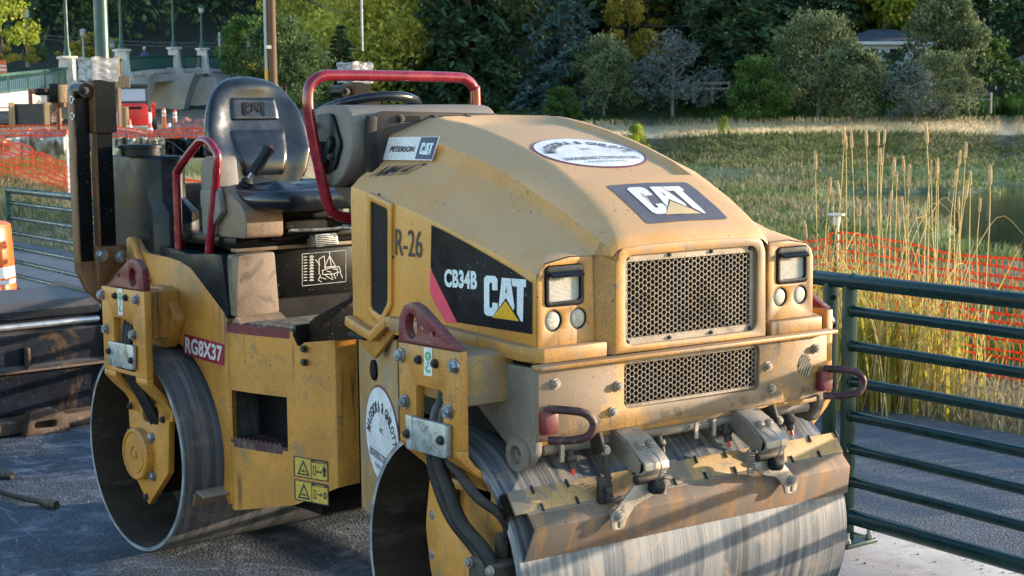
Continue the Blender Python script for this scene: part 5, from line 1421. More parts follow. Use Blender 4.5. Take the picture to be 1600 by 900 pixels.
# ================================================================== GREEN RAILING
def fx(y): return 1.527-.03*(.436-y) if y < .436 else 1.527
RAILZ = [1.040, .925, .790, .650, .515, .385, .255, .115]
RAILR = [.029, .0205, .0205, .0205, .0205, .0205, .0205, .030]
def railing(y0, y1, posts, name, label):
    t = thing(name, label, 'railing', (fx((y0+y1)/2), (y0+y1)/2, 0), 'green tubular railing panels along the path')
    for y in posts:
        x = fx(y)
        b = MB(); b.box(-.026, .026, -.016, .016, .02, 1.035); p = b.build('post', 'post_green', t, bevel=.003, mw=Matrix.Translation((x, y, 0)) @ Matrix.Rotation(-.36, 4, 'Z'))
        b = MB(); b.box(x-.075, x+.10, y-.075, y+.075, .0065, .022); bp = b.build('base_plate', 'post_green', p, bevel=.002)
        for sx, sy in ((-.05, .05), (.075, .05), (-.05, -.05), (.075, -.05)):
            b = MB(); b.lathe([(0, 0), (.015, 0), (.015, .016), (0, .016)], (x+sx, y+sy, .022), (0, 0, 1), 6); b.lathe([(0, .016), (.009, .016), (.009, .042), (0, .042)], (x+sx, y+sy, .022), (0, 0, 1), 10)
            b.build('anchor_bolt', 'bolt_steel', p, smooth=30)
    for z, r in zip(RAILZ, RAILR):
        if y0 == .56 and z > 1: y0_ = y0+.05
        else: y0_ = y0
        ye = [y0, y1]
        ye_ = y1+(.17 if (y1 < 1 and z > 1) else 0)
        b = MB(); b.tube([(fx(y0_), y0_, z), (fx(ye_), ye_, z)], r if y0 != .56 else r*.97, 16); rl = b.build('rail', 'fence_green', t, bevel=.004)
        if y1 < 1:
            bd = MB(); bd.lathe([(r*.9, -.004), (r*1.18, 0), (r*.95, .010)], (fx(y1), y1-.018, z), (0, -1, 0), 14); bd.f = [f for f in bd.f if len(f) == 4]; bd.build('weld_bead', 'post_green', rl, smooth=50)
    return t
railing(-1.55, .436, [.436, -1.50], 'railing', 'green tubular railing panel on the concrete strip beside the front drum')
railing(.56, 3.05, [.535, 3.0], 'railing', 'green tubular railing panel mostly hidden behind the yellow roller')
railing(3.20, 6.35, [3.25, 6.30], 'railing', 'green tubular railing panel between the black bucket and the path')
railing(6.50, 10.75, [6.55, 10.70], 'railing', 'far green tubular railing panel with orange netting showing above it')
for y in np.arange(.52, 1.04, .13): pass
# punched holes of the nearest back post read as dark bolt holes
for z in (.97, .86, .62, .42):
    b = MB(); b.lathe([(0, 0), (.009, 0), (.011, .004), (0, .004)], (fx(.6)-.004, .5175, z), (-.352, -.936, 0), 12)
    o = b.build('bolt_hole', 'dark'); o.parent = bpy.data.objects['railing.001']; o.matrix_parent_inverse = WM['railing.001'].inverted()

# ================================================================== ORANGE NETTING
def net(name, label, top, bot, cell, mat, w=.0055, holes=0, sag=.02, seed=1, stakes=()):
    """plastic barrier mesh: horizontal bands and thinner upright strands, pulled out of true"""
    rnd = random.Random(seed)
    T = smoothpath(top, 14); Bm = smoothpath(bot, 14)
    def cum(P):
        L = [0]
        for i in range(1, len(P)): L.append(L[-1]+(P[i]-P[i-1]).length)
        return L
    LT = cum(T); tot = LT[-1]; nx = int(tot/cell); nz = int((Vector(top[0])-Vector(bot[0])).length/cell)
    def sample(P, L, t):
        s = t*L[-1]; k = min(max(int(np.searchsorted(L, s))-1, 0), len(P)-2); f = (s-L[k])/max(1e-6, L[k+1]-L[k]); return P[k].lerp(P[k+1], f)
    LB = cum(Bm); N = []
    for j in range(nz+1):
        row = []
        for i in range(nx+1):
            a, c = sample(T, LT, i/nx), sample(Bm, LB, i/nx); p = a.lerp(c, j/nz)
            q = Vector((n2(p.x*3, p.y*3, 1.1, seed+j*.15), n2(p.y*3, p.z*5+p.x, .9, seed+7), n2(p.x+p.y, j*.5, 1.6, seed+3)))
            row.append(p+Vector((q.x*.05, q.y*.02, q.z*sag)))
        N.append(row)
    t = thing(name, label, 'barrier netting', tuple(bot[0]), 'orange plastic barrier netting along the verge')
    h = MB(); v = MB(); k = MB()
    for j in range(nz+1):
        for i in range(nx):
            a, c = N[j][i], N[j][i+1]
            o = Vector((0, 0, w*1.25)); e = (c-a).cross(o).normalized()*.0012
            h.add([a-o+e, c-o+e, c+o+e, a+o+e, a-o-e, c-o-e, c+o-e, a+o-e], [(0, 1, 2, 3), (7, 6, 5, 4), (3, 2, 6, 7), (1, 0, 4, 5)])
    for j in range(nz):
        for i in range(nx+1):
            a, c = N[j][i], N[j+1][i]
            o = Vector((.4, -.9, 0))*w*.45
            v.add([a-o, a+o, c+o, c-o], [(0, 1, 2, 3)])
    for j in range(nz+1):
        for i in range(nx+1):
            a = N[j][i]; q = w*2.1
            k.add([a+Vector((-.3*q, .7*q, -q)), a+Vector((.3*q, -.7*q, -q)), a+Vector((.3*q, -.7*q, q)), a+Vector((-.3*q, .7*q, q))], [(0, 1, 2, 3)])
            k.add([a+Vector((-.01, -.004, 0))+Vector((-.3*q, .7*q, -q)), a+Vector((-.01, -.004, 0))+Vector((.3*q, -.7*q, -q)), a+Vector((-.01, -.004, 0))+Vector((.3*q, -.7*q, q)), a+Vector((-.01, -.004, 0))+Vector((-.3*q, .7*q, q))], [(0, 1, 2, 3)])
    for nm, q, mm in (('net_bands', h, mat), ('net_uprights', v, mat), ('net_knots', k, 'orange_deep')): q.build(nm, mm, t, smooth=0, fixn=False)['kind'] = 'stuff'
    return t
net('barrier_netting', 'orange barrier netting behind the tall grass beyond the railing', [(5.05, 7.5, .74), (5.15, 4.3, .76), (5.20, 3.84, .84), (5.20, 2.9, .77), (5.20, 2.3, .755), (5.25, .8, .70), (5.3, -.6, .70)],
    [(5.25, 7.5, -.05), (5.3, 4.3, -.08), (5.3, 3.84, -.06), (5.3, 2.9, -.12), (5.35, 2.3, -.14), (5.4, .8, -.14), (5.4, -.6, -.14)], .052, 'orange_net', .0052, sag=.02)
net('barrier_netting', 'orange barrier netting left of the folded roll bar, in front of the tarp', [(6.6, 30.0, 1.50), (6.1, 25.6, 1.36), (5.8, 22.3, 1.10), (5.55, 20.0, .93), (5.4, 17.5, .90), (5.3, 14, .85)],
    [(6.7, 30.0, .52), (6.2, 25.6, .42), (5.9, 22.3, .25), (5.65, 20.0, .12), (5.5, 17.5, .02), (5.4, 14, .0)], .10, 'orange_net', .008, sag=.05, seed=4)
# capped stakes
def stake(p, h, label, capmat, rod):
    t = thing('stake', label, 'stake', tuple(p), 'stakes carrying the barrier netting')
    MB().box(p.x-.014, p.x+.014, p.y-.014, p.y+.014, p.z-.3, p.z+h-.05).build('rod', rod, t, bevel=.003)
    b = MB(); b.lathe([(0, 0), (.024, 0), (.026, .06), (.03, .064), (.058, .07), (.058, .082), (0, .086)], (p.x, p.y, p.z+h-.09), (0, 0, 1), 18); b.build('cap', capmat, t, smooth=30)
stake(Vector((5.16, 3.84, -.08)), 1.07, 'rusty stake with a pale pink cap rising from the orange netting', 'white_vinyl', 'post_rust')
p = at(24.5, 110, 0); p.z = float(terr(p.x, p.y)[0])
stake(p, 1.15, 'white and orange stake standing in the left netting beside the roll bar', 'orange', 'white_vinyl')

# ================================================================== GRASSES
def blades(pts, hmin, hmax, w, lean, mat, name, seed=0, curl=.35):
    r = np.random.default_rng(seed); n = len(pts)
    P = np.array(pts); h = r.uniform(hmin, hmax, n); a = r.uniform(0, 2*np.pi, n); l = r.uniform(0, lean, n)*h
    dirv = np.stack([np.cos(a), np.sin(a)], 1); wv = np.stack([-dirv[:, 1], dirv[:, 0]], 1)*w*r.uniform(.6, 1.4, n)[:, None]
    V = np.zeros((n, 5, 3))
    V[:, 0, :2] = P[:, :2]-wv; V[:, 1, :2] = P[:, :2]+wv; V[:, :2, 2] = P[:, 2:3]
    mid = P[:, :2]+dirv*(l*curl)[:, None]
    V[:, 2, :2] = mid+wv*.8; V[:, 3, :2] = mid-wv*.8; V[:, 2:4, 2] = (P[:, 2]+h*.6)[:, None]
    V[:, 4, :2] = P[:, :2]+dirv*l[:, None]; V[:, 4, 2] = P[:, 2]+h*r.uniform(.75, 1, n)
    F = []
    me = bpy.data.meshes.new(name)
    base = np.arange(n)*5
    me.vertices.add(n*5); me.vertices.foreach_set('co', V.ravel())
    lt = np.concatenate([np.tile([4], n), np.tile([3], n)])
    q = np.stack([base, base+1, base+2, base+3], 1).ravel(); t = np.stack([base+3, base+2, base+4], 1).ravel()
    li = np.concatenate([q, t]); ls = np.concatenate([[0], np.cumsum(lt)[:-1]])
    me.loops.add(len(li)); me.loops.foreach_set('vertex_index', li.astype(np.int32))
    me.polygons.add(len(lt)); me.polygons.foreach_set('loop_start', ls.astype(np.int32)); me.polygons.foreach_set('loop_total', lt.astype(np.int32))
    me.update(calc_edges=True); me.materials.append(M[mat])
    return link(name, me)
def scatter(n, x0, x1, y0, y1, seed, dens=None):
    r = np.random.default_rng(seed); X = r.uniform(x0, x1, n); Y = r.uniform(y0, y1, n)
    if dens is not None:
        k = np.array([dens(x, y) for x, y in zip(X, Y)]); m_ = r.uniform(0, 1, n) < k; X, Y = X[m_], Y[m_]
    Z = terr(X, Y)[0]; return np.stack([X, Y, np.maximum(Z, -.03)-.02], 1) if x1 < 6.5 else np.stack([X, Y, Z-.03], 1)
clump = lambda x, y: max(0, min(1, .45+1.6*n2(x, y, .9, 2)))
dens = lambda x, y: clump(x, y)*(1 if y > 3.5 else .06)
g = blades(scatter(9500, 4.05, 5.5, .6, 9, 1, dens), .35, .95, .006, .45, 'grass_tall', 'verge_grass', 1); stuff(g, 'yellow green tall grass along the verge in front of the netting', 'grass')
g = blades(scatter(10000, 3.80, 5.0, -1, 9, 2, lambda x, y: 1 if y > 3 else max(0, min(1, (4.55-x)*2))), .10, .34, .0045, 1.3, 'grass_straw', 'dead_grass', 2); stuff(g, 'dry straw grass lying along the path edge', 'grass')
g = blades(scatter(9000, 5.4, 10, -2, 10, 3), .2, .55, .008, .6, 'grass_marsh', 'slope_grass', 3); stuff(g, 'green grass on the slope behind the netting', 'grass')
g = blades(scatter(9000, 3.85, 8, 12, 26, 5), .12, .40, .010, .9, 'grass_straw', 'left_verge_grass', 5); stuff(g, 'pale dry grass beyond the left railing', 'grass')
g = blades(scatter(6000, 4.2, 10, 14, 34, 6), .15, .45, .012, .7, 'grass_marsh', 'left_green_grass', 6); stuff(g, 'green grass below the tarp on the left', 'grass')
def polar(n, d0, d1, u0, u1, seed, dens=None):
    r = np.random.default_rng(seed); D = np.sqrt(r.uniform(d0*d0, d1*d1, n)); U = r.uniform(u0, u1, n)
    X = CAM_POS.x+FWH.x*D+rt.x*(U-800)/2400*D; Y = CAM_POS.y+FWH.y*D+rt.y*(U-800)/2400*D
    if dens is not None:
        k = np.array([dens(x, y) for x, y in zip(X, Y)]); m_ = r.uniform(0, 1, n) < k; X, Y, D, U = X[m_], Y[m_], D[m_], U[m_]
    Z = terr(X, Y)[0]; ok = Z > -1.52
    return np.stack([X, Y, Z-.05], 1)[ok]
mclump = lambda x, y: max(.12, min(1, .5+1.5*n2(x, y, .16, 4)+.5*n2(x, y, .6, 1)))
g = blades(polar(45000, 11, 40, 600, 1750, 7, mclump), .10, .32, .012, .8, 'grass_marsh', 'marsh_grass', 7); stuff(g, 'low green marsh grass around the pond', 'grass')
g = blades(polar(50000, 38, 80, 560, 1750, 8, mclump), .10, .34, .028, .8, 'grass_marsh', 'far_marsh_grass', 8); stuff(g, 'dull green marsh grass on the far side of the pond', 'grass')
g = blades(polar(22000, 14, 78, 600, 1750, 21, lambda x, y: 1.0 if n2(x, y, .10, 9) > .02 else .05), .15, .45, .022, .8, 'grass_brown', 'marsh_rushes', 21); stuff(g, 'brownish rushes in patches across the marsh', 'rushes')
g = blades(polar(12000, 73, 84, 560, 1750, 29), .15, .5, .04, .8, 'grass_marsh', 'bank_green_grass', 29); stuff(g, 'green tufts on the far bank', 'grass')
g = blades(polar(14000, 74, 84, 560, 1750, 9), .12, .38, .05, .9, 'grass_brown', 'bank_grass', 9); stuff(g, 'brown withered growth on the far bank', 'grass')
g = blades(polar(14000, 84, 98, 560, 1750, 10), .2, .6, .04, .7, 'grass_dry', 'pale_grass', 10); stuff(g, 'pale dry grass band on top of the far bank', 'grass')
g = blades(polar(9000, 97, 108, 560, 1750, 12), .3, .9, .05, .7, 'leaf_mid', 'far_green_grass', 12); stuff(g, 'green grass strip at the foot of the far trees', 'grass')
g = blades(polar(3500, 100, 108, 1525, 1640, 13), .9, 1.9, .06, .35, 'leaf_mid', 'reed_patch', 13); stuff(g, 'bright green reeds at the right edge below the far fence', 'reeds')

# tall flowering grass: each clump a plant, each stalk and seed head its own piece
sh = MB(); sh.lathe([(0, 0), (.006, .008), (.0100, .03), (.0105, .06), (.0085, .10), (.004, .125), (0, .132)], (0, 0, 0), (0, 0, 1), 8)
for i in range(60):
    a = i*2.4; z = .008+.115*i/60; r = .0095
    sh.add([(r*math.cos(a), r*math.sin(a), z), (r*math.cos(a+.4), r*math.sin(a+.4), z), (1.55*r*math.cos(a+.2), 1.55*r*math.sin(a+.2), z+.014)], [(0, 1, 2)])
SEED = sh.mesh('seed_head', 'seed_tan', smooth=40)
# (photo column, photo row of the tip, row at which the head starts)
STALKS = [[(1275, 237), (1296, 280), (1303, 297), (1313, 288)],
          [(1318, 199), (1322, 208), (1331, 203), (1345, 318)],
          [(1372, 205), (1376, 232), (1381, 205), (1354, 205), (1391, 298)],
          [(1396, 252), (1402, 268), (1413, 246), (1421, 262), (1407, 335), (1413, 313)],
          [(1448, 197), (1456, 253), (1464, 258), (1466, 250), (1452, 270)],
          [(1492, 265), (1498, 238), (1508, 230), (1517, 273), (1500, 308), (1509, 285), (1447, 330)],
          [(1548, 258), (1532, 312), (1262, 345)]]
CL = ['behind the right headlight, leftmost of the row', 'around the pale capped stake', 'right of the capped stake, with crowded heads', 'in the middle of the row, of short uneven stalks',
      'with the tallest single stalk, right of the middle', 'near the pond, leaning to the right', 'thin and scattered, rightmost of the row']
rnd = random.Random(5)
for ci, st in enumerate(STALKS):
    d0 = 8.7+.12*(ci % 3)
    c = at(d0, sum(s[0] for s in st)/len(st), -.02)
    t = thing('flowering_grass', 'clump of tall tan flowering grass stalks '+CL[ci], 'tall grass', tuple(c), 'tall flowering grass beyond the railing')
    for u, v in st:
        d = d0+rnd.uniform(-.25, .25); tip = at(d, u, zat(d, v)); L = rnd.uniform(.75, 1.15)
        foot = at(d+rnd.uniform(-.1, .1), u+rnd.uniform(-22, 22), -.05)
        b = MB(); pth = smoothpath([foot, foot.lerp(tip, .4)+Vector((rnd.uniform(-.03, .03), rnd.uniform(-.03, .03), 0)), foot.lerp(tip, .75)+Vector((rnd.uniform(-.015, .015), 0, 0)), tip-Vector((0, 0, .12*L))], 4)
        b.tube(pth, .004, 5, rr=[.0042-.0022*i/len(pth) for i in range(len(pth))]); b.build('stalk', 'stalk', t)
        dr = (pth[-1]-pth[-3]).normalized()
        place(SEED, 'seed_head', t, pth[-1], dr.to_track_quat('Z', 'Y').to_matrix().to_4x4() @ Matrix.Scale(L*rnd.uniform(.75, 1.05), 4))
    for q in range(9):
        d = d0+rnd.uniform(-.35, .35); u = st[0][0]+(st[-1][0]-st[0][0])*rnd.random()+rnd.uniform(-18, 18)
        foot = at(d, u, -.06); L = rnd.uniform(.5, 1.25); a = rnd.uniform(0, 6.28); bend = rnd.uniform(.05, .5)
        tip = foot+Vector((math.cos(a)*bend, math.sin(a)*bend, L)); md = foot.lerp(tip, .6)+Vector((-math.cos(a)*bend*.28, -math.sin(a)*bend*.28, .05))
        pth = smoothpath([foot, md, tip]+([tip+Vector((math.cos(a)*.18, math.sin(a)*.18, -.10))] if rnd.random() < .5 else []), 4)
        b = MB(); b.tube(pth, .003, 5, rr=[.0036-.0026*i/len(pth) for i in range(len(pth))]); b.build('stalk', 'stalk', t)
    # leaves at the foot
    r = np.random.default_rng(ci+40); n = 70 if ci < 4 else 22
    pts = np.stack([c.x+r.normal(0, .13, n), c.y+r.normal(0, .16, n), np.full(n, -.06)], 1)
    lv = blades(pts, .45, 1.05, .0075, .5, 'grass_tall', 'leaf_blades', ci+60)
    lv.parent = t; lv.matrix_parent_inverse = WM[t.name].inverted(); lv['kind'] = 'stuff'
# ================================================================== TREES
def quads_mesh(name, C, size, mat, seed, elong=1.0, flat=None):
    """a leaf clump (bent quad) at every centre"""
    r = np.random.default_rng(seed); n = len(C)
    nrm = r.normal(0, 1, (n, 3))
    if flat is not None: nrm[:, 2] = np.abs(nrm[:, 2])+flat
    nrm /= np.linalg.norm(nrm, axis=1)[:, None]
    a = np.cross(nrm, r.normal(0, 1, (n, 3))); a /= np.linalg.norm(a, axis=1)[:, None]; b = np.cross(nrm, a)
    s = (size*r.uniform(.55, 1.35, n))[:, None]
    V = np.stack([C-a*s*elong, C-b*s*.55+nrm*s*.12, C+a*s*elong, C+b*s*.55+nrm*s*.12], 1)
    me = bpy.data.meshes.new(name); me.vertices.add(n*4); me.vertices.foreach_set('co', V.ravel())
    me.loops.add(n*4); me.loops.foreach_set('vertex_index', np.arange(n*4, dtype=np.int32))
    me.polygons.add(n); me.polygons.foreach_set('loop_start', (np.arange(n)*4).astype(np.int32)); me.polygons.foreach_set('loop_total', np.full(n, 4, np.int32))
    me.update(calc_edges=True); me.materials.append(M[mat]); return me
def trunk_mb(h, r, limbs, seed, spread, top=.8):
    rn = random.Random(seed); b = MB()
    pts = [Vector((rn.uniform(-.02, .02)*h*i/5, rn.uniform(-.02, .02)*h*i/5, h*top*i/5)) for i in range(6)]
    b.tube(pts, r, 8, rr=[r*(1.25 if i == 0 else 1-.8*i/5) for i in range(6)])
    for k in range(limbs):
        t = rn.uniform(.22, .85); p = Vector((0, 0, h*top*t)); a = rn.uniform(0, 6.28); L = spread*rn.uniform(.5, .95)*(1.15-t*.5)
        q = [p, p+Vector((math.cos(a)*L*.5, math.sin(a)*L*.5, L*.35)), p+Vector((math.cos(a+.2)*L, math.sin(a+.2)*L, L*.55))]
        b.tube(q, r*.3, 5, rr=[r*.34, r*.22, r*.06])
    return b
def broad(seed, h=1.0, w=.42, base=.12, n=9000, leaf=.022, lumps=26, hollow=.55, low=.0):
    """broadleaf crown of lumps, unit height"""
    r = np.random.default_rng(seed); C = []; tot = 0
    cen = []
    for i in range(lumps):
        t = r.uniform(0, 1); a = r.uniform(0, 6.283); z = base+(h-base)*(.12+.78*t)
        prof = math.sin(math.pi*min(1, (.18+.82*t)))**.6*(.85 if t > .5 else 1); rad = w*prof*r.uniform(.30, 1.10)
        cen.append((rad*math.cos(a), rad*math.sin(a), z+r.normal(0, .03), r.uniform(.06, .19)*(h-base)))
    per = n//lumps
    for x, y, z, q in cen:
        v = r.normal(0, 1, (per, 3)); v /= np.linalg.norm(v, axis=1)[:, None]; rr = q*(r.uniform(hollow, 1.05, per)*np.where(r.uniform(0, 1, per) < .10, 1.45, 1.0))[:, None]*np.array([1.15, 1.15, .8])
        C.append(np.array([x, y, z])+v*rr)
    return np.concatenate(C), leaf
def conifer(seed, w=.20, base=.06, n=9000, leaf=.020, whorls=22, droop=.25, gap=.0):
    r = np.random.default_rng(seed); C = []
    for k in range(whorls):
        t = (k+.5)/whorls; z = base+(1-base)*t; R = w*(1-t)**.8*r.uniform(.8, 1.15)+.012
        nb = int(6+5*(1-t))
        for j in range(nb):
            a = r.uniform(0, 6.283); L = R*r.uniform(.65, 1.12); m_ = max(6, int(n/(whorls*nb)*(.45+1.1*(1-t))))
            s = r.uniform(.08, 1, m_)**.75; lat = r.normal(0, .16, m_)*L*s; 
            x = np.cos(a)*L*s-np.sin(a)*lat; y = np.sin(a)*L*s+np.cos(a)*lat
            zz = z-droop*L*s*s+r.normal(0, .006, m_)-np.abs(lat)*.25
            C.append(np.stack([x, y, zz], 1))
    return np.concatenate(C), leaf
LIB = {}
def lib(key, kind, mat, trunkmat='bark', limbs=9, spread=.3, tr=.022, elong=1.0, flat=None, **kw):
    C, leaf = (broad if kind == 'b' else conifer)(seed=len(LIB)+3, **kw)
    LIB[key] = (quads_mesh('crown', C, leaf, mat, len(LIB)+90, elong, flat), trunk_mb(1, tr, limbs, len(LIB)+5, spread, .92 if kind == 'c' else .7).mesh('trunk', trunkmat, smooth=50))
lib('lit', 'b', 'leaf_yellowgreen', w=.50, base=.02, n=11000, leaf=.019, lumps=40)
lib('oak', 'b', 'leaf_oak', 'bark_pale', w=.55, base=.03, n=11000, leaf=.018, lumps=42)
lib('oak2', 'b', 'leaf_oak', 'bark_pale', w=.42, base=.06, n=10000, leaf=.019, lumps=36)
lib('grey', 'b', 'leaf_grey', 'bark_pale', limbs=22, spread=.55, w=.55, base=.03, n=5200, leaf=.017, lumps=34)
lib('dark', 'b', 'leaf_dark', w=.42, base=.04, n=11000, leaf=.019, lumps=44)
lib('mid', 'b', 'leaf_mid', w=.52, base=.03, n=9000, leaf=.022, lumps=34)
lib('lime', 'b', 'leaf_lime', w=.50, base=.02, n=5000, leaf=.030, lumps=24)
lib('gold', 'b', 'leaf_gold', w=.50, base=.02, n=5000, leaf=.030, lumps=24)
lib('con', 'c', 'leaf_conifer', w=.22, n=11000, leaf=.014, elong=1.5, flat=.8)
lib('con2', 'c', 'leaf_conifer', w=.30, n=11000, leaf=.015, elong=1.5, droop=.45, flat=.8, whorls=18)
lib('blue', 'c', 'leaf_blue', w=.32, n=9000, leaf=.015, elong=1.6, droop=.35, whorls=15, flat=.8)
lib('gcon', 'c', 'leaf_gold', w=.20, n=3200, leaf=.020, elong=1.6, droop=.1, whorls=12, flat=.8)
def tree(key, u, d, h, label, name, w=1.0, vbase=None, group=None, cat='tree', rz=None):
    p = at(d, u); p.z = float(terr(p.x, p.y)[0]) if vbase is None else zat(d, vbase)
    t = thing(name, label, cat, tuple(p), group)
    rz = (u*.37) % 6.28 if rz is None else rz
    mw_ = Matrix.Translation(p) @ Matrix.Rotation(rz, 4, 'Z') @ Matrix.Diagonal((h*w, h*w, h, 1))
    cr, tk = LIB[key]
    link('crown', cr, t, mw_); link('trunk', tk, t, mw_); return t
GT = 'trees along the far bank'
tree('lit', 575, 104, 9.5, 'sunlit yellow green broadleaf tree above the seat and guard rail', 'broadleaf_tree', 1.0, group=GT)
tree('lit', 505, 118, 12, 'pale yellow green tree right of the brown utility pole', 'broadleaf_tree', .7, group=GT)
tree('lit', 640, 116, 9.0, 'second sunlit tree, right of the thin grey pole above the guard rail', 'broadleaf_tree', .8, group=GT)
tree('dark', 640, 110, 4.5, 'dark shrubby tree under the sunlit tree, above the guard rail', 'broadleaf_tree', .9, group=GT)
tree('con', 540, 96, 6.2, 'small dark spruce standing in front of the sunlit tree', 'conifer_tree', 1.5, group=GT)
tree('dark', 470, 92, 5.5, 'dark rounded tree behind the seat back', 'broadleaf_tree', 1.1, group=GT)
tree('con2', 735, 106, 17, 'tall dark conifer behind the right leg of the guard rail', 'conifer_tree', 1.0, group=GT)
tree('dark', 790, 112, 15, 'massive dark green tree left of the blue cedar', 'broadleaf_tree', .8, group=GT)
tree('con', 690, 124, 20, 'dark conifer at the right edge of the sunlit tree', 'conifer_tree', 1.0, group=GT)
tree('blue', 880, 104, 12.5, 'blue grey cedar with drooping boughs above the hood', 'conifer_tree', .95, group=GT)
tree('oak', 945, 101, 5.4, 'dull green willow shrub right of the blue cedar', 'shrub', .85, group=GT, cat='shrub')
tree('gold', 984, 118, 6.8, 'golden yellow shrub below the thin golden sapling', 'shrub', .75, group=GT, cat='shrub')
tree('gcon', 1014, 128, 13.5, 'thin golden conifer sapling against the dark hillside', 'conifer_tree', .75, group=GT)
tree('con', 950, 134, 20, 'dark conifer between the blue cedar and the golden sapling', 'conifer_tree', .9, group=GT)
tree('grey', 1052, 101, 5.6, 'grey twiggy half bare shrub in the middle of the far bank', 'shrub', 1.0, group=GT, cat='shrub')
tree('dark', 1065, 130, 14, 'dark broadleaf tree behind the grey twiggy shrub', 'broadleaf_tree', .8, group=GT)
tree('con2', 1160, 108, 18, 'huge dark spreading conifer above the nose of the hood', 'conifer_tree', 1.15, group=GT)
tree('mid', 1185, 97, 4.6, 'round olive green bush on the far bank below the huge conifer', 'bush', .95, group=GT, cat='bush')
tree('oak', 1278, 99, 7.0, 'large grey green oak left of the white house', 'oak_tree', .85, group=GT)
tree('oak2', 1335, 97, 5.0, 'dense grey green oak in front of the dark roofed house', 'oak_tree', 1.0, group=GT)
tree('grey', 1428, 96, 3.8, 'grey oak with bare twigs below the white house', 'oak_tree', 1.1, group=GT)
tree('oak2', 1478, 106, 8.6, 'tall olive oak right of the white house', 'oak_tree', .75, group=GT)
tree('oak', 1465, 97, 4.6, 'low grey green oak beside the wooden rail fence', 'oak_tree', .9, group=GT)
tree('mid', 1545, 108, 4.6, 'round bright green shrub left of the small grey house', 'bush', 1.0, group=GT, cat='bush')
tree('lime', 1392, 124, 9.2, 'lime green treetop above the dark house roof', 'broadleaf_tree', .8, group=GT)
tree('lime', 1297, 128, 8.8, 'lime green treetop behind the large grey green oak', 'broadleaf_tree', .55, group=GT)
tree('con', 1265, 122, 18, 'dark conifer behind the large grey green oak', 'conifer_tree', 1.2, group=GT)
tree('dark', 1345, 128, 15, 'dark broadleaf tree at the top edge left of the pale blue house', 'broadleaf_tree', .9, group=GT)
tree('con', 1505, 118, 17, 'dark conifer between the pale blue house and the right edge', 'conifer_tree', 1.2, group=GT)
tree('con2', 1592, 112, 14, 'brownish dark conifer cut by the right edge', 'conifer_tree', .9, group=GT)
tree('mid', 1590, 116, 6.5, 'light green small tree behind the grey house at the right edge', 'broadleaf_tree', .6, group=GT)
tree('oak2', 1130, 120, 9, 'grey green tree half hidden by the huge conifer', 'oak_tree', .8, group=GT)
tree('lime', 998, 77, 1.9, 'lime green bush on the marsh above the round company sign', 'bush', .62, group='small bushes on the marsh', cat='bush')
tree('mid', 1020, 74, 1.0, 'small dark green bush right of the lime bush on the marsh', 'bush', .8, group='small bushes on the marsh', cat='bush')
tree('lime', 1132, 84, 1.2, 'small yellow green bush in the pale dry grass band', 'bush', .5, group='small bushes on the marsh', cat='bush')
tree('mid', 880, 98, 2.6, 'green undergrowth at the foot of the blue cedar', 'bush', 1.1, group='small bushes on the marsh', cat='bush')
# left side by the bridge
GL = 'trees and shrubs by the bridge'
tree('lime', 15, 88, 4.4, 'bright yellow green tree at the top left corner', 'broadleaf_tree', .95, 78, GL)
tree('gold', 150, 138, 3.0, 'yellow flowering shrub behind the bridge railing, by the thick green pole', 'shrub', 1.1, 98, GL, 'shrub')
tree('gold', 125, 134, 2.2, 'yellow shrub left of the thick green pole', 'shrub', 1.2, 98, GL, 'shrub')
tree('lime', 188, 140, 2.6, 'yellow green shrub right of the thick green pole', 'shrub', .9, 98, GL, 'shrub')
tree('gold', 18, 100, 1.4, 'low yellow shrub at the left edge above the bridge railing', 'shrub', 1.4, 97, GL, 'shrub')
tree('gold', 58, 112, 1.5, 'small yellow shrub left of the bridge lamp', 'shrub', .8, 97, GL, 'shrub')
tree('dark', 72, 118, 1.6, 'low dark shrub beside the small yellow shrub', 'shrub', 1.0, 96, GL, 'shrub')
tree('mid', 392, 92, 4.2, 'green shrub with dull leaves left of the utility pole', 'shrub', .9, 128, GL, 'shrub')
tree('gold', 412, 84, 2.0, 'yellowish shrub at the foot of the utility pole', 'shrub', .8, 128, GL, 'shrub')
tree('dark', 450, 76, 4.6, 'dark bush right of the utility pole behind the seat', 'bush', 1.0, 168, GL, 'bush')

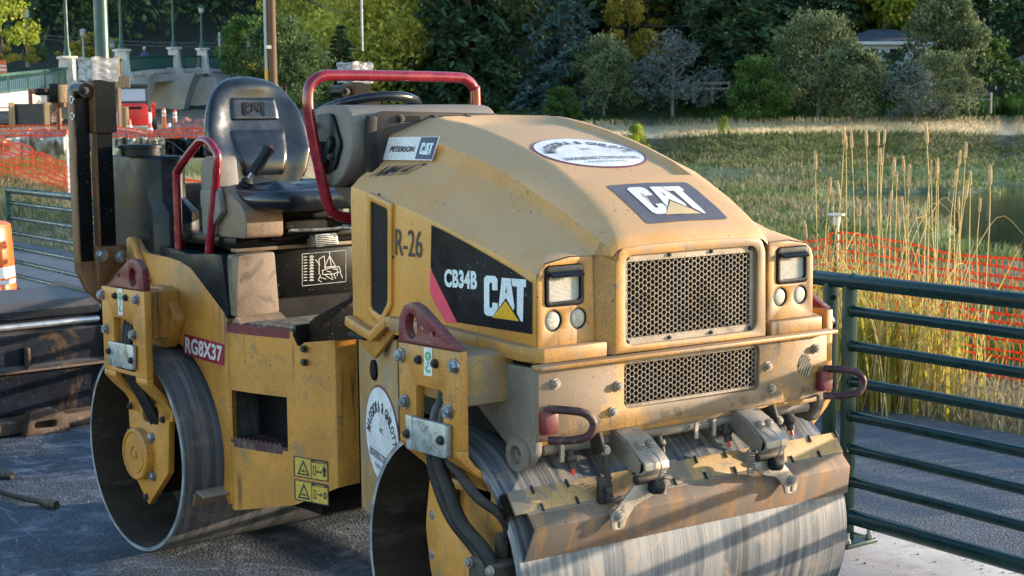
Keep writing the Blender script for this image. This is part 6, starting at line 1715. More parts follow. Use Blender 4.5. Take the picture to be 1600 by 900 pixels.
# wooded hillside: one unbroken mass of foliage rising behind everything
def hillwood():
    r = np.random.default_rng(77); C = []; S = []
    n = 900
    D = r.uniform(128, 250, n); U = r.uniform(-320, 1920, n)
    left = U < 520; D[left] = r.uniform(160, 255, left.sum())
    for d, u in zip(D, U):
        p = at(d, u); z = float(terr(p.x, p.y)[0]); h = r.uniform(7, 14); w = r.uniform(2.2, 4.2); m_ = 150
        t = r.uniform(0, 1, m_)**.8; a = r.uniform(0, 6.283, m_); q = w*(1-t)**.6*r.uniform(.6, 1.05, m_)+.3
        C.append(np.stack([p.x+q*np.cos(a), p.y+q*np.sin(a), z+h*t], 1))
    C = np.concatenate(C)
    me = quads_mesh('hillside_wood', C, .42, 'leaf_hill', 5, 1.2)
    return stuff(link('hillside_wood', me), 'dark wooded hillside filling the top of the picture', 'woodland')
hillwood()
def undergrowth():
    r = np.random.default_rng(31); C = []
    for i in range(260):
        d = r.uniform(103, 122); u = r.uniform(560, 1720); p = at(d, u); z = float(terr(p.x, p.y)[0]); h = r.uniform(1.2, 4.0); w = r.uniform(.8, 2.0); m_ = 170
        t = r.uniform(0, 1, m_); a = r.uniform(0, 6.283, m_); q = w*np.sqrt(1-t**2)*r.uniform(.4, 1.05, m_)
        C.append(np.stack([p.x+q*np.cos(a), p.y+q*np.sin(a), z+h*t], 1))
    me = quads_mesh('undergrowth', np.concatenate(C), .17, 'leaf_dark', 6, 1.1)
    return stuff(link('undergrowth', me), 'tangled green undergrowth between the far trees', 'undergrowth')
undergrowth()

# ================================================================== BRIDGE
def bridge():
    t = thing('bridge', 'concrete road bridge with flared piers and green railing behind the site', 'bridge', tuple(at(110, 200, 1.5)))
    # centre line: (distance, column, deck row)
    line = [(80, -120, 152), (88, 0, 138), (96, 60, 127), (104, 116, 118), (112, 160, 112), (120, 200, 109), (128, 240, 108.5), (134, 281, 109), (142, 325, 117), (150, 370, 127), (158, 420, 134)]
    P = [at(d, u, zat(d, v)) for d, u, v in line]; P = smoothpath(P, 4)
    b = MB(); b.boxpath([p+Vector((0, 0, -.35)) for p in P], 7.0, .7, (0, 0, 1)); b.build('deck', 'concrete_bridge', t)
    out = []
    for i, p in enumerate(P):
        a = P[max(i-1, 0)]; c = P[min(i+1, len(P)-1)]; d = (c-a); s = d.cross(Vector((0, 0, 1))).normalized()
        if (CAM_POS-p).dot(s) < 0: s = -s
        out.append(p+s*3.4)
    MB().boxpath([p+Vector((0, 0, .10)) for p in out], .35, .28, (0, 0, 1)).build('parapet_kerb', 'concrete_bridge', t)
    MB().boxpath([p+Vector((0, 0, 1.22)) for p in out], .16, .14, (0, 0, 1)).build('top_rail', 'bridge_green', t)
    MB().boxpath([p+Vector((0, 0, .34)) for p in out], .10, .08, (0, 0, 1)).build('bottom_rail', 'bridge_green', t)
    L = [0]
    for i in range(1, len(out)): L.append(L[-1]+(out[i]-out[i-1]).length)
    def smp(s):
        k = min(max(int(np.searchsorted(L, s))-1, 0), len(out)-2); return out[k].lerp(out[k+1], (s-L[k])/(L[k+1]-L[k]))
    pk = MB()
    for s in np.arange(0, L[-1], .22):
        p = smp(s); pk.box(p.x-.025, p.x+.025, p.y-.025, p.y+.025, p.z+.3, p.z+1.2)
    stuff(pk.build('pickets', 'bridge_green', t, smooth=0))
    pm = MB(); pm.box(-.05, .05, -.05, .05, 0, 1.25); pm = pm.mesh('railing_post', 'bridge_green')
    for s in np.arange(1, L[-1], 2.2): place(pm, 'railing_post', t, smp(s))
    return t, P, out
BR, BP, BO = bridge()
def nearest_out(u):
    best = None
    for i in range(len(BO)-1):
        for k in range(12):
            p = BO[i].lerp(BO[i+1], k/12); dd = p-CAM_POS; d = dd.dot(FWH); uu = 800+2400*dd.dot(rt)/d
            if best is None or abs(uu-u) < best[0]: best = (abs(uu-u), p, d)
    return best[1], best[2]
# pilasters, flared pier heads, piers
for u in (116, 200, 281, 325):
    p, d = nearest_out(u); s = 1.0
    b = MB(); b.add([(x, y, z) for z, w in ((-.25, .66), (.5, .44), (1.75, .38)) for x, y in ((-w, -w), (w, -w), (w, w), (-w, w))],
                    [(k+i*4, (k+1) % 4+i*4, (k+1) % 4+(i+1)*4, k+(i+1)*4) for i in range(2) for k in range(4)]+[(8, 9, 10, 11)])
    me = b.mesh('pilaster', 'concrete_bridge')
    pl = place(me, 'pilaster', BR, p, Matrix.Rotation(-YAW, 4, 'Z'))
    MB().box(p.x-.48, p.x+.48, p.y-.48, p.y+.48, p.z+1.75, p.z+1.90).build('pilaster_cap', 'concrete_bridge', pl, bevel=.03)
for (u0, u1, ub0, ub1, d, v0, v1) in ((170, 243, 180, 232, 112, 112, 150), (225, 312, 240, 292, 122, 112, 170), (268, 345, 285, 350, 128, 118, 172), (60, 130, 70, 120, 100, 126, 160)):
    # pier head: wide at the deck, drawn in below
    b = MB(); rows = []
    for f, v in ((0, v0), (.25, v0+(v1-v0)*.28), (.6, v0+(v1-v0)*.62), (1, v1)):
        k = f**.7; ua, ub = u0+(ub0-u0)*k, u1+(ub1-u1)*k
        a, c = at(d, ua, zat(d, v)), at(d, ub, zat(d, v)); e = FWH*3.0*(1-.4*k)
        rows.append([a, c, c+e, a+e])
    vs = [p for r_ in rows for p in r_]; n = 4
    b.add(vs, [(i*4+k, i*4+(k+1) % 4, (i+1)*4+(k+1) % 4, (i+1)*4+k) for i in range(3) for k in range(4)]+[(0, 1, 2, 3), (15, 14, 13, 12)])
    b.build('pier_head', 'concrete_bridge', BR)
    a, c = at(d+.5, (ub0*.8+ub1*.2), 0), at(d+.5, ub1*.8+ub0*.2, 0); z1 = zat(d, v1)
    b = MB(); b.boxpath([(a+c)/2+Vector((0, 0, -1)), (a+c)/2+Vector((0, 0, z1+.05))], (c-a).length, 1.6, tuple(FWH)); b.build('pier', 'concrete_bridge', BR)

# ---- lamps and poles
def lamp(u, d, vtop, vbase, label, name='street_lamp', r=.10, globe=True, mat='pole_green'):
    p = at(d, u, zat(d, vbase)); zt = zat(d, vtop)
    t = thing(name, label, 'street lamp', tuple(p), 'street lamps at the bridge')
    H = zt-p.z
    b = MB(); b.lathe([(r*2.2, 0), (r*2.2, .25), (r*1.3, .5), (r*1.1, 1.0), (r*.7, H*.96), (r*.6, H-.45)], p, (0, 0, 1), 10); b.build('pole', mat, t, smooth=40)
    if globe:
        b = MB(); b.lathe([(0, 0), (.16, .02), (.20, .10), (.24, .34), (.18, .48), (.05, .60), (0, .62)], p+Vector((0, 0, H-.55)), (0, 0, 1), 12); hd = b.build('lantern', 'lens_round', t, smooth=40)
        b = MB(); b.lathe([(0, 0), (.30, .0), (.26, .10), (.08, .22), (0, .24)], p+Vector((0, 0, H-.10)), (0, 0, 1), 12); b.build('lantern_hood', mat, hd, smooth=40)
    return t
for u, vt, lb in ((116, -60, 'green lamp post on the leftmost bridge pilaster'), (200, -60, 'green lamp post on the pilaster right of the thick pole'), (281, -60, 'green lamp post on the pilaster above the flared pier')):
    p, d = nearest_out(u); lamp(u, d, vt, 181-(p.z+1.9-1.69)*2400/d, lb)
p, d = nearest_out(325); lamp(325, d, 10, 181-(p.z+1.9-1.69)*2400/d, 'lamp post with visible lantern on the rightmost bridge pilaster', r=.12)
lamp(55, 118, 14, 100, 'thin lamp post at the far left beyond the bridge railing', r=.09, mat='wood_grey')
lamp(141, 132, 44, 100, 'short lamp post just left of the thick green pole', r=.08, mat='pole_grey')
lamp(186, 136, 62, 100, 'shortest lamp post just right of the thick green pole', r=.08, mat='wood_grey')
lamp(373, 130, 41, 116, 'pale lamp post left of the utility pole', r=.08, mat='wood_grey')
lamp(396, 128, 62, 122, 'dark short lamp post next to the utility pole', r=.08, mat='wood_grey')
p = at(34, 170, .55)
b = MB(); b.lathe([(.19, -.3), (.19, .4), (.155, .7), (.15, 8.0)], p, (0, 0, 1), 12); tag(b.build('lamp_pole', 'pole_green', smooth=40), 'thick dark green pole rising behind the taped roll bar', 'pole')
# crossarm pole
p = at(140, 352, zat(140, 118)); t = thing('signal_pole', 'slim pale pole with a short crossarm and a red signal light', 'pole', tuple(p))
MB().cyl(p, p+Vector((0, 0, 4.0)), .12, 8).build('pole', 'pole_grey', t)
q = at(140, 368, zat(140, 104)); c = at(140, 352, zat(140, 76))
MB().tube([c-rt*.3, c+rt*.3], .05, 6).build('crossarm', 'pole_grey', t)
MB().tube(smoothpath([c+rt*.25, c+rt*.5+Vector((0, 0, -.7)), q+Vector((0, 0, .2))]), .035, 6).build('signal_arm', 'pole_grey', t)
sm, snt, sb, sg = newmat('signal_red'); sb.inputs['Base Color'].default_value = (.6, .02, .01, 1); sb.inputs['Emission Color'].default_value = (1, .05, .02, 1); sb.inputs['Emission Strength'].default_value = 6
sg_ = MB(); sg_.box(q.x-.22, q.x+.22, q.y-.15, q.y+.15, q.z-.25, q.z+.25); hs = sg_.build('signal_housing', 'black_paint', t, bevel=.03)
b = MB(); b.lathe([(0, .06), (.10, .05), (.15, 0), (0, 0)], q-FWH*.23, tuple(-FWH), 14); b.build('signal_lens', 'signal_red', hs, smooth=50)
# utility pole
p = at(57, 430, zat(57, 150)); t = thing('utility_pole', 'brown wooden utility pole with a pale conduit, left of the sunlit trees', 'utility pole', tuple(p))
MB().cyl(p+rt*.06+Vector((0, 0, -1)), p+rt*.06+Vector((0, 0, 9)), .17, 14, .15).build('pole', 'pole_wood', t, smooth=60)
b = MB(); b.cyl(p-rt*.15-FWH*.1, p-rt*.15-FWH*.1+Vector((0, 0, 9)), .055, 10); b.build('conduit', 'pole_grey', t, smooth=60)
b = MB(); b.cyl(p-rt*.15-FWH*.1+Vector((0, 0, .0)), p-rt*.15-FWH*.1+Vector((0, 0, 1.0)), .065, 10); b.build('conduit_guard', 'logo_yellow', t, smooth=60)
k = p+Vector((0, 0, 1.83))-FWH*.2; MB().box(k.x-.14, k.x+.05, k.y-.06, k.y+.06, k.z-.06, k.z+.06).build('meter_box', 'pole_grey', t)
k = p+Vector((0, 0, .2))-FWH*.2+rt*.1; MB().box(k.x-.18, k.x+.18, k.y-.04, k.y+.04, k.z-.25, k.z+.25).build('notice', 'house_white', t)
p = at(96, 572, zat(96, 80)); t = thing('thin_pole', 'thin grey pole in front of the sunlit tree', 'pole', tuple(p))
MB().cyl(p, p+Vector((0, 0, 5)), .07, 8).build('pole', 'pole_grey', t, smooth=60)
# overhead wires
for k, (u0, v0, u1, v1, d0, d1, lb) in enumerate(((40, 48, 470, 66, 122, 120, 'upper overhead wire across the dark hillside on the left'), (40, 54, 470, 71, 122, 120, 'lower overhead wire across the dark hillside on the left'), (930, 34, 1130, 44, 120, 112, 'overhead wire beside the golden sapling'), (490, 0, 570, 18, 98, 97, 'overhead wire dipping to the thin grey pole'))):
    a, c = at(d0, u0, zat(d0, v0)), at(d1, u1, zat(d1, v1)); m_ = (a+c)/2-Vector((0, 0, .35))
    b = MB(); b.tube(smoothpath([a, m_, c], 8), .022, 5); tag(b.build('overhead_wire', 'wire', smooth=60), lb, 'wire', 'overhead wires')

# ================================================================== SITE ON THE LEFT
def gz(p): return float(terr(p.x, p.y)[0])
# silt fence tarp
def tarp(u0, u1, d, vtop, vbot, mat, label, seed):
    b = MB(); r = random.Random(seed); n = int((u1-u0)/3)
    def f(a, v):
        u = u0+(u1-u0)*a; w = .22*n2(a*14, seed, 1.0, seed)+.10*n2(a*44, seed+2, 1, 1)
        dd = d+w*2.2*(1-abs(v-.5))+.35*n2(a*8, v*2, 1.5, seed)
        vt = vtop+3.0*n2(a*6, 1, 1, seed)-2
        return at(dd, u, zat(d, vbot+(vt-vbot)*v))
    b.grid(f, n, 7); o = b.build('silt_fence_tarp', mat, smooth=70, fixn=False)
    return tag(o, label, 'tarp', 'sagging tarps of the silt fence')
tarp(-60, 120, 36, 211, 250, 'tarp', 'crumpled tan tarp at the left edge above the orange netting', 1)
tarp(178, 262, 40, 212, 240, 'tarp', 'crumpled tan tarp behind the tank, below the red machine', 2)
tarp(255, 345, 40.5, 213, 246, 'tarp_black', 'black plastic tarp left of the seat, behind the grab rail', 3)
tarp(345, 480, 42, 210, 244, 'tarp_black', 'black plastic tarp hidden behind the seat back', 4)
for k, (u, v, lb) in enumerate(((150, 205, 'low pink spoil heap behind the netting left of the red machine'), (302, 210, 'reddish spoil heap between the cones and the seat'), (60, 210, 'low pink spoil heap below the dark site board'))):
    d = 50; p = at(d, u, zat(d, v+6)); r = np.random.default_rng(k)
    b = MB(); W = (2.2, 1.5, 1.9)[k]; Hh = (.55, .9, .5)[k]
    b.grid(lambda a, c: Vector((p.x, p.y, p.z-.2))+rt*((a-.5)*2*W)+FWH*((c-.5)*2*W*.7)+Vector((0, 0, max(0, Hh*(1-((a-.5)**2+(c-.5)**2)*4.2)+.30*n2(a*5, c*5, 1, k+.5)+.14*n2(a*17, c*17, 1, k)))), 22, 16)
    tag(b.build('spoil_heap', 'spoil', smooth=60, fixn=False), lb, 'spoil heap', 'spoil heaps on the site')
net('barrier_netting', 'red orange netting in front of the dark site board at the left edge', [at(46, u, zat(46, 190)) for u in (-40, 20, 70, 118)], [at(46, u, zat(46, 213)) for u in (-40, 20, 70, 118)], .14, 'orange_net', .014, seed=8)
net('barrier_netting', 'red orange netting below the red machine and the cones', [at(47, u, zat(47, v)) for u, v in ((176, 190), (210, 196), (250, 200), (300, 196), (345, 198))], [at(47, u, zat(47, 216)) for u in (176, 210, 250, 300, 345)], .14, 'orange_net', .014, seed=9)
def delineator(u, d, vtop, vbot, label, cone=False, mat='orange'):
    p = at(d, u, zat(d, vbot)); H = zat(d, vtop)-p.z
    t = thing('traffic_cone' if cone else 'delineator_post', label, 'traffic cone' if cone else 'delineator', tuple(p), 'cones and delineator posts on the site')
    b = MB()
    if cone: b.lathe([(0, 0), (.22, 0), (.22, .03), (.16, .04), (.12, H*.3), (.045, H), (0, H)], p, (0, 0, 1), 16)
    else: b.lathe([(0, 0), (.2, 0), (.2, .05), (.075, .07), (.065, .6*H), (.062, H-.05), (.04, H), (0, H)], p, (0, 0, 1), 14)
    b.build('body', mat, t, smooth=35)
    b = MB(); h0, h1 = (.5*H, .72*H) if cone else (.74*H, .82*H)
    r0, r1 = (.12-.075*((h0/H-.3)/.7)+.006, .12-.075*((h1/H-.3)/.7)+.006) if cone else (.068, .068)
    b.lathe([(r0, h0), (r1, h1)], p, (0, 0, 1), 14); b.f = b.f[:14]; b.build('band', 'band_white', t, smooth=35)
    if not cone:
        b = MB(); b.lathe([(.067, .87*H), (.066, .93*H)], p, (0, 0, 1), 14); b.f = b.f[:14]; b.build('band', 'band_white', t, smooth=35)
    return t
delineator(262, 52, 165, 213, 'left of the two tall orange delineator posts with white bands')
delineator(279, 52, 168, 216, 'right of the two tall orange delineator posts with white bands')
delineator(270, 58, 188, 212, 'white banded cone between the two delineator posts', True, 'band_white')
delineator(240, 53, 188, 213, 'orange cone right of the red machine', True, 'orange_deep')
delineator(208, 52, 182, 212, 'orange and white cone by the tan planks, left of the red machine', True)
delineator(298, 54, 190, 214, 'orange cone at the red spoil heap near the seat', True)
delineator(52, 50, 194, 213, 'orange cone behind the netting below the site board', True)
def drumbarrel(p, H, R, label, group='orange traffic barrels'):
    t = thing('traffic_barrel', label, 'traffic barrel', tuple(p), group); n = 28
    bands = [(0, .12, 'rubber'), (.12, .30, 'orange'), (.30, .44, 'band_white'), (.44, .585, 'orange'), (.585, .70, 'band_white'), (.70, .965, 'orange')]
    for a, c, m_ in bands:
        r0 = R*(1.08-.16*a); r1 = R*(1.08-.16*c)
        b = MB(); b.lathe([(r0*.99, a*H), (r0*1.0, a*H+.012), (r1*1.0, c*H-.012), (r1*.985, c*H)], p, (0, 0, 1), n); b.f = [f for f in b.f if len(f) == 4]
        b.build('band' if m_ != 'rubber' else 'base', m_, t, smooth=35)
    b = MB(); b.lathe([(R*.925, .965*H), (R*.90, .985*H), (R*.80, H), (0, H)], p, (0, 0, 1), n); b.f = [f for f in b.f if len(f) == 4]; b.build('lid', 'orange', t, smooth=35)
    for z in (.36, .50, .62, .84):
        b = MB(); r = R*(1.08-.16*z)+.004; b.lathe([(r-.006, z*H-.012), (r, z*H), (r-.006, z*H+.012)], p, (0, 0, 1), n); b.f = [f for f in b.f if len(f) == 4]; b.build('rib', 'orange', t, smooth=60)
    k = p+Vector((0, 0, H)); MB().box(k.x-.10, k.x+.10, k.y-.02, k.y+.02, k.z-.01, k.z+.05).build('handle', 'orange_deep', t, bevel=.01)
    return t
drumbarrel(at(10.4, -41, 0), 1.0, .26, 'orange and white traffic barrel cut by the left edge, behind the bucket')
q, d = nearest_out(15); d = 92; drumbarrel(at(d, 15, zat(d, 112)), .85, .24, 'small orange traffic barrel on the bridge at the left edge')
drumbarrel(at(64, 96, zat(64, 188)), .42, .22, 'small orange barrel right of the dark site board')
# dark site board between wooden posts, and slatted gate
t = thing('site_board', 'dark panel held between two brown wooden posts on the left', 'panel', tuple(at(60, 53, zat(60, 192))))
a, c = at(60, 29, 0), at(60, 77, 0); z0, z1 = zat(60, 189), zat(60, 156)
b = MB(); b.boxpath([a+Vector((0, 0, (z0+z1)/2)), c+Vector((0, 0, (z0+z1)/2))], z1-z0, .06, tuple(FWH)); b.build('panel', 'tarp_black', t)
for u in (26, 80): q = at(59.8, u, 0); MB().box(q.x-.09, q.x+.09, q.y-.09, q.y+.09, zat(60, 210), zat(60, 154)).build('post', 'wood', t)
t = thing('slatted_gate', 'tan slatted gate at the left edge beside the dark site board', 'gate', tuple(at(60, 10, zat(60, 192))))
for i in range(6):
    z = zat(60, 190-i*5.6); a, c = at(60, -30, z), at(60, 23, z); MB().boxpath([a, c], .05, .05, (0, 0, 1)).build('slat', 'wood_grey', t)
for u in (-28, 2): q = at(60, u, 0); MB().box(q.x-.05, q.x+.05, q.y-.05, q.y+.05, zat(60, 192), zat(60, 158)).build('post', 'wood', t)
# tall timber and planks by the red machine
p = at(56, 194, zat(56, 214)); t = thing('timber_post', 'tall tan timber post with a plank nailed across, beside the roll bar', 'post', tuple(p))
MB().box(p.x-.05, p.x+.05, p.y-.05, p.y+.05, p.z, zat(56, 84)).build('post', 'wood', t)
k = at(55.9, 197, zat(56, 124)); MB().boxpath([k-rt*.32, k+rt*.32], .40, .04, tuple(FWH)).build('board', 'wood', t)
for u, lb in ((199, 'left of two short tan planks standing by the red machine'), (205, 'right of two short tan planks standing by the red machine')):
    p = at(55, u, zat(55, 213)); b = MB(); b.box(p.x-.06, p.x+.06, p.y-.02, p.y+.02, p.z, zat(55, 162)); tag(b.build('plank', 'wood', bevel=.005), lb, 'plank', 'planks by the red machine')

# red compact loader seen from behind
def loader():
    d = 64; o = at(d, 214, zat(d, 208)); R_ = Matrix.Translation(o) @ Matrix.Rotation(-YAW+.25, 4, 'Z')
    t = thing('compact_loader', 'small red loader with a dark cab parked below the bridge', 'loader', tuple(o))
    B = lambda *a, **k: MB().box(*a)
    MB().box(-.75, .75, -.2, 2.2, .35, 1.0).build('chassis', 'house_white', t, bevel=.06, mw=R_)
    b = MB(); b.prism(rpoly([(-.62, .45), (.62, .45), (.62, 1.22), (.5, 1.36), (-.5, 1.36), (-.62, 1.22)], .08, 3), 'y', -.30, .1); rd = b.build('rear_door', 'red_machine', t, bevel=.04, mw=R_)
    b = MB(); b.box(-.35, .35, -.315, -.295, 1.12, 1.22); b.build('door_grille', 'black_paint', rd, mw=R_)
    cab = MB()
    for x in (-.62, .54):
        for y in (.15, 1.35): cab.box(x, x+.08, y, y+.08, 1.3, 2.05)
    cab.box(-.66, .66, .05, 1.5, 2.05, 2.16); cab.box(-.62, .62, .15, .23, 1.36, 1.46); cab.box(-.62, .62, .15, .23, 1.96, 2.05)
    cb = cab.build('cab_frame', 'roof_dark', t, bevel=.02, mw=R_)
    MB().box(-.54, .54, .18, .20, 1.46, 1.96).build('rear_window', 'house_blue', cb, mw=R_)
    MB().box(-.62, -.60, .25, 1.35, 1.46, 1.96).build('side_window', 'glass_dark', cb, mw=R_); MB().box(.60, .62, .25, 1.35, 1.46, 1.96).build('side_window', 'glass_dark', cb, mw=R_)
    MB().box(-.25, .25, .6, 1.0, 1.3, 1.85).build('cab_seat', 'black_paint', cb, bevel=.06, mw=R_)
    for x in (-.85, .85):
        b = MB(); b.boxpath([(x, -.1, 1.25), (x, .9, 1.35), (x, 2.3, .75)], .14, .18, (1, 0, 0)); b.build('lift_arm', 'red_machine', t, bevel=.02, mw=R_)
        for y in (.15, 1.55):
            w = MB(); w.lathe([(0, -.13), (.18, -.13), (.36, -.11), (.38, 0), (.36, .11), (.18, .13), (0, .13)], (x*1.0, y, .38), (1, 0, 0), 20); wl = w.build('wheel', 'rubber', t, smooth=35, mw=R_)
            MB().lathe([(0, -.14), (.17, -.14), (.17, .14), (0, .14)], (x, y, .38), (1, 0, 0), 14).build('rim', 'house_white', wl, mw=R_)
loader()
# drilling attachment: dark block hung on a pipe
d = 62; p = at(d, 86, zat(d, 190)); t = thing('drill_attachment', 'dark hydraulic drill head hung from a pinkish pipe below the bridge', 'machine', tuple(p))
a, c = at(d, 54, zat(d, 137)), at(d, 90, zat(d, 136)); MB().tube([a, c], .12, 10).build('pipe', 'spoil', t, smooth=60)
MB().tube([at(d, 56, zat(d, 137)), at(d, 56, zat(d, 157))], .09, 8).build('standpipe', 'spoil', t, smooth=60)
k = at(d, 76, zat(d, 138)); MB().box(k.x-.30, k.x+.30, k.y-.15, k.y+.15, k.z-.14, k.z+.14).build('coupling', 'black_paint', t, bevel=.04)
k = at(d, 93, zat(d, 140)); MB().box(k.x-.24, k.x+.24, k.y-.2, k.y+.2, k.z-.38, k.z+.38).build('motor_block', 'black_paint', t, bevel=.04)
k = at(d, 105, zat(d, 141)); MB().box(k.x-.16, k.x+.16, k.y-.2, k.y+.2, k.z-.36, k.z+.36).build('gear_case', 'wood', t, bevel=.04)
for u, v0, v1, w in ((94, 150, 168, .16), (106, 150, 162, .13), (99, 160, 212, .10)):
    MB().tube([at(d, u, zat(d, v0)), at(d, u, zat(d, v1))], w, 10).build('drill_leg', 'post_rust', t, smooth=60)

# person on the bridge
def person():
    p, d = nearest_out(236); d += 1.0; p = at(d, 236, p.z+.15)
    t = thing('person', 'person in a dark blue top and pale hat leaning on the bridge railing', 'person', tuple(p))
    J = {'pel': (0, 0, .95), 'wst': (0, -.02, 1.12), 'chs': (0, -.06, 1.36), 'nck': (0, -.10, 1.50), 'hd0': (0, -.13, 1.60), 'hd1': (0, -.14, 1.76),
         'lk': (-.11, -.01, .5), 'la': (-.12, .03, .06), 'rk': (.11, -.01, .5), 'ra': (.12, .03, .06), 'lf': (-.12, -.12, .03), 'rf': (.12, -.12, .03),
         'lh': (-.10, 0, .90), 'rh': (.10, 0, .90), 'ls': (-.20, -.06, 1.40), 'le': (-.27, -.20, 1.17), 'lw': (-.14, -.42, 1.18), 'lt': (-.05, -.47, 1.19), 'rs': (.20, -.06, 1.40), 're': (.27, -.20, 1.17), 'rw': (.14, -.42, 1.18), 'rtp': (.05, -.47, 1.19)}
    E_ = [('pel', 'wst'), ('wst', 'chs'), ('chs', 'nck'), ('nck', 'hd0'), ('hd0', 'hd1'), ('pel', 'lh'), ('lh', 'lk'), ('lk', 'la'), ('la', 'lf'), ('pel', 'rh'), ('rh', 'rk'), ('rk', 'ra'), ('ra', 'rf'), ('chs', 'ls'), ('ls', 'le'), ('le', 'lw'), ('lw', 'lt'), ('chs', 'rs'), ('rs', 're'), ('re', 'rw'), ('rw', 'rtp')]
    Rd = {'pel': .15, 'wst': .14, 'chs': .155, 'nck': .06, 'hd0': .085, 'hd1': .09, 'lk': .065, 'rk': .065, 'la': .045, 'ra': .045, 'lf': .04, 'rf': .04, 'lh': .09, 'rh': .09, 'ls': .075, 'rs': .075, 'le': .05, 're': .05, 'lw': .035, 'rw': .035, 'lt': .035, 'rtp': .035}
    ks = list(J); me = bpy.data.meshes.new('body'); me.from_pydata([J[k] for k in ks], [(ks.index(a), ks.index(c)) for a, c in E_], [])
    mw_ = Matrix.Translation(p) @ Matrix.Rotation(-YAW, 4, 'Z')
    o = link('body', me, t, mw_); mod = o.modifiers.new('skin', 'SKIN'); sv_ = me.skin_vertices[0].data
    for i, k in enumerate(ks): sv_[i].radius = (Rd[k], Rd[k]*.8); sv_[i].use_root = (k == 'pel')
    o.modifiers.new('sub', 'SUBSURF').levels = 1; me.materials.append(M['shirt_navy'])
    b = MB(); b.lathe([(0, -.13), (.06, -.12), (.085, -.05), (.09, .03), (.075, .10), (0, .12)], (0, -.145, 1.68), (0, 0, 1), 14); b.box(-.012, .012, -.255, -.225, 1.655, 1.69); b.box(-.035, .035, -.232, -.225, 1.61, 1.62)
    b.build('head', 'skin', t, mw=mw_, smooth=60)
    b = MB(); b.lathe([(.16, 0), (.155, .012), (.098, .02), (.09, .09), (.06, .12), (0, .125)], (0, -.145, 1.725), (0, -.1, 1), 16); b.build('hat', 'hat_pale', t, mw=mw_, smooth=40)
person()

# ================================================================== HOUSES AND FENCES ON THE FAR SIDE
def house(u, d, vbase, w, h, dep, roofh, label, wall, roof, rz=0, wins=3, gable=True, name='house'):
    p = at(d, u, zat(d, vbase)); t = thing(name, label, 'house', tuple(p), 'houses on the far hillside'); R_ = Matrix.Translation(p) @ Matrix.Rotation(-YAW+rz, 4, 'Z')
    wl = MB().box(-w/2, w/2, 0, dep, -2, h).build('wall', wall, t, mw=R_)
    b = MB(); o = .45
    if gable: b.prism([(-w/2-o, h-.02), (w/2+o, h-.02), (0, h+roofh)], 'y', -o, dep+o)
    else: b.add([(-w/2-o, -o, h), (w/2+o, -o, h), (w/2+o, dep+o, h), (-w/2-o, dep+o, h), (-w*.18, dep*.5, h+roofh), (w*.18, dep*.5, h+roofh)], [(0, 1, 5, 4), (1, 2, 5), (2, 3, 4, 5), (3, 0, 4), (3, 2, 1, 0)])
    rf = b.build('roof', roof, t, mw=R_)
    MB().box(-w/2-o, w/2+o, -o-.04, -o, h-.22, h-.0).build('fascia', 'house_white', rf, mw=R_)
    for i in range(wins):
        x = -w/2+w*(i+.5)/wins; f = MB().box(x-.55, x+.55, -.06, .02, h*.35, h*.8).build('window', 'house_white', t, mw=R_)
        MB().box(x-.46, x+.46, -.075, -.055, h*.38, h*.77).build('pane', 'glass_dark', f, mw=R_)
house(1396, 112, 120, 5.4, 2.2, 5, 1.0, 'white walled house with a dark hipped roof between the oaks', 'house_white', 'roof_dark', .15, 3, False)
house(1452, 126, 52, 3.6, 3.2, 5, 1.2, 'tall pale blue house high among the trees at the top right', 'house_blue', 'roof_dark', -.2, 2)
house(1450, 124, 62, 4.5, .9, 4, .5, 'low pale blue outbuilding just below the tall blue house', 'house_blue', 'house_blue', -.2, 2, False, 'outbuilding')
house(1560, 132, 50, 4.4, 2.2, 5, 1.0, 'pale blue house half hidden by the conifer at the top right', 'house_blue', 'roof_dark', .2, 2)
house(1597, 111, 150, 3.6, 1.6, 4, 1.0, 'small grey house with white gable trim at the right edge', 'house_grey', 'house_grey', -.1, 1)
house(1000, 122, 118, 4.2, 1.4, 4, .6, 'low grey house behind the golden shrub', 'house_grey', 'roof_dark', .2, 2)
def railfence(u0, u1, d, vt, vb, n, label, mat='wood_grey'):
    t = thing('rail_fence', label, 'fence', tuple(at(d, (u0+u1)/2, zat(d, vb))), 'rail fences on the far bank')
    for i in range(n):
        u = u0+(u1-u0)*i/(n-1); q = at(d, u, 0); MB().box(q.x-.08, q.x+.08, q.y-.08, q.y+.08, zat(d, vb)-.6, zat(d, vt)).build('post', mat, t)
    for f in (.15, .6):
        z = zat(d, vt+(vb-vt)*f); MB().boxpath([at(d-.1, u0, z), at(d-.1, u1, z)], .14, .06, tuple(FWH)).build('rail', mat, t)
railfence(1085, 1140, 100, 131, 150, 3, 'grey wooden rail fence left of the round olive bush')
railfence(1440, 1545, 99, 152, 170, 4, 'grey wooden rail fence in front of the bright green reeds')
t = thing('board_fence', 'dark board fence under the round bright green shrub', 'fence', tuple(at(104, 1560, zat(104, 160))))
for i in range(40):
    q = at(104, 1500+i*3.2, 0); MB().box(q.x-.065, q.x+.065, q.y-.02, q.y+.02, zat(104, 165), zat(104, 143)).build('board', 'roof_dark', t)

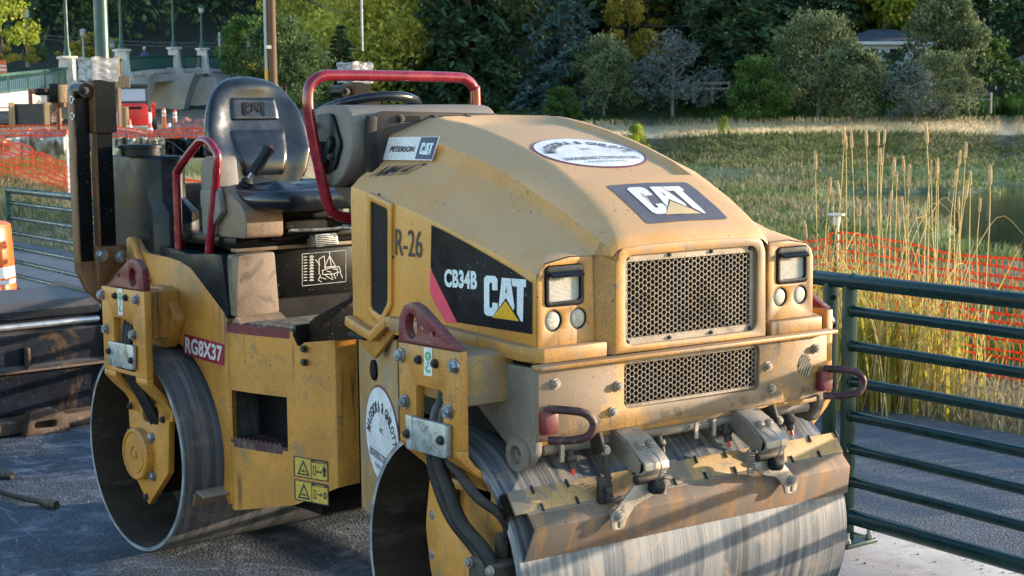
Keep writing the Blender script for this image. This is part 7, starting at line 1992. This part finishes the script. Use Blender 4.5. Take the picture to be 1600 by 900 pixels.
# ================================================================== THINGS ON THE PAVEMENT
def bucket():
    # long black scraper box lying behind the roller
    o = Vector((-1.3, 4.55, 0)); R_ = Matrix.Translation(o) @ Matrix.Rotation(.10, 4, 'Z')
    t = thing('steel_bucket', 'scuffed black steel bucket lying on the asphalt behind the rear drum', 'bucket', tuple(o)); L0, L1 = -1.3, 1.45
    prof = [(.02, .085), (-.01, .325), (-.03, .335), (-.03, .352), (0, .36), (.0, .535), (.05, .545), (.05, .605), (.02, .61), (.02, .655), (.07, .70), (.55, .72), (.60, .45), (.58, .05), (.30, .0)]
    b = MB(); b.prism(prof, 'x', L0, L1); body = b.build('shell', 'bucket_paint', t, bevel=.006, smooth=14, mw=R_)
    b = MB(); b.boxpath([(L0-.01, -.045, .34), (L1+.01, -.045, .34)], .05, .012, (0, 0, 1)); b.build('front_rib', 'bucket_rust', body, bevel=.002, mw=R_)
    for x in (L0-.02, L1):
        b = MB(); b.prism([(-.02, .06), (-.05, .34), (-.02, .56), (.06, .72), (.62, .74), (.66, .40), (.62, .0), (.2, -.0)], 'x', x, x+.022); b.build('end_plate', 'bucket_paint', body, bevel=.003, mw=R_)
    MB().box(L0, L1, -.10, .06, .012, .085).build('cutting_edge', 'bucket_rust', t, bevel=.006, mw=R_)
    MB().tube([(L0, .02, .575), (.75, .02, .575)], .025, 12).build('cylinder_tube', 'bucket_rust', t, smooth=40, mw=R_)
    MB().tube([(.75, .02, .575), (L1-.02, .02, .575)], .018, 12).build('cylinder_rod', 'steel_clean', t, smooth=40, mw=R_)
    b = MB(); b.lathe([(0, 0), (.042, 0), (.042, .008), (0, .010)], (.87, .09, .672), (0, -.25, 1), 20); b.build('plate_boss', 'zinc', body, mw=R_)
    for x in (.98, .35, -.3, -.9): MB().box(x, x+.014, -.052, .0, .345, .46).build('gusset', 'bucket_rust', body, mw=R_)
    for x in (.45, .90):
        b = MB(); b.prism([(x, .0), (x+.26, .0), (x+.22, .11), (x+.16, .14), (x+.03, .13)], 'y', -.16, -.10, [rrect(x+.05, x+.18, .035, .075, .02, 2)]); b.build('skid_shoe', 'bucket_rust', t, bevel=.004, mw=R_)
    fn = aff((.76, -.0, .375), (.83, -.0, .375), (.76, -.0, .47))
    fn2 = lambda u, v: Vector((.74+.08*u, -.0335-.001+.033*((.375+.1*v)-.34)/.16, .375+.10*v))
    s = shape(rrect(0, 1, 0, 1, .05, 2), fn2, 'white_vinyl', t, 'sign', mw=R_)
    f3 = lambda u, v: fn2(u, v)+Vector((0, -.0015, 0))
    shape([(.25, .88), (.38, .90), (.5, .62), (.62, .90), (.75, .88), (.57, .50), (.57, .42), (.43, .42), (.43, .50)], f3, 'sticker_green', s, 'sign_mark', mw=R_)
    shape(circ(.5, .24, .22, 20, .14), f3, 'sticker_green', s, 'sign_ring', holes=[circ(.5, .24, .11, 12, .07)], mw=R_)
bucket()
def hose(pts, label, r=.012):
    t = thing('rubber_hose', label, 'hose', tuple(pts[0]), 'loose hose ends on the asphalt')
    P = smoothpath(pts, 8); MB().tube(P, r, 10).build('hose', 'hose', t, smooth=60)
    e = P[-1]; dr = (P[-1]-P[-2]).normalized()
    b = MB(); b.lathe([(0, -.05), (r*1.35, -.05), (r*1.35, -.02), (r*1.8, -.018), (r*1.9, .02), (r*1.6, .024), (r*1.6, .05), (r*.8, .052), (0, .045)], e, dr, 12); b.build('coupling', 'cast_iron', t, smooth=30)
hz = lambda u, v: Vector((.12*0, 0, 0))
def gp(u, v, z=.018):
    dv = fw*2400+r2*(u-800)-u2*(v-450); s = (z-CAM_POS.z)/dv.z; return CAM_POS+dv*s
hose([gp(-60, 748), gp(-20, 762), gp(25, 776), gp(55, 783), gp(76, 787)], 'black rubber hose end with a brass coupling lying on the asphalt')
hose([gp(-70, 738), gp(-30, 739), gp(6, 742)], 'short black hose end at the left edge of the asphalt')
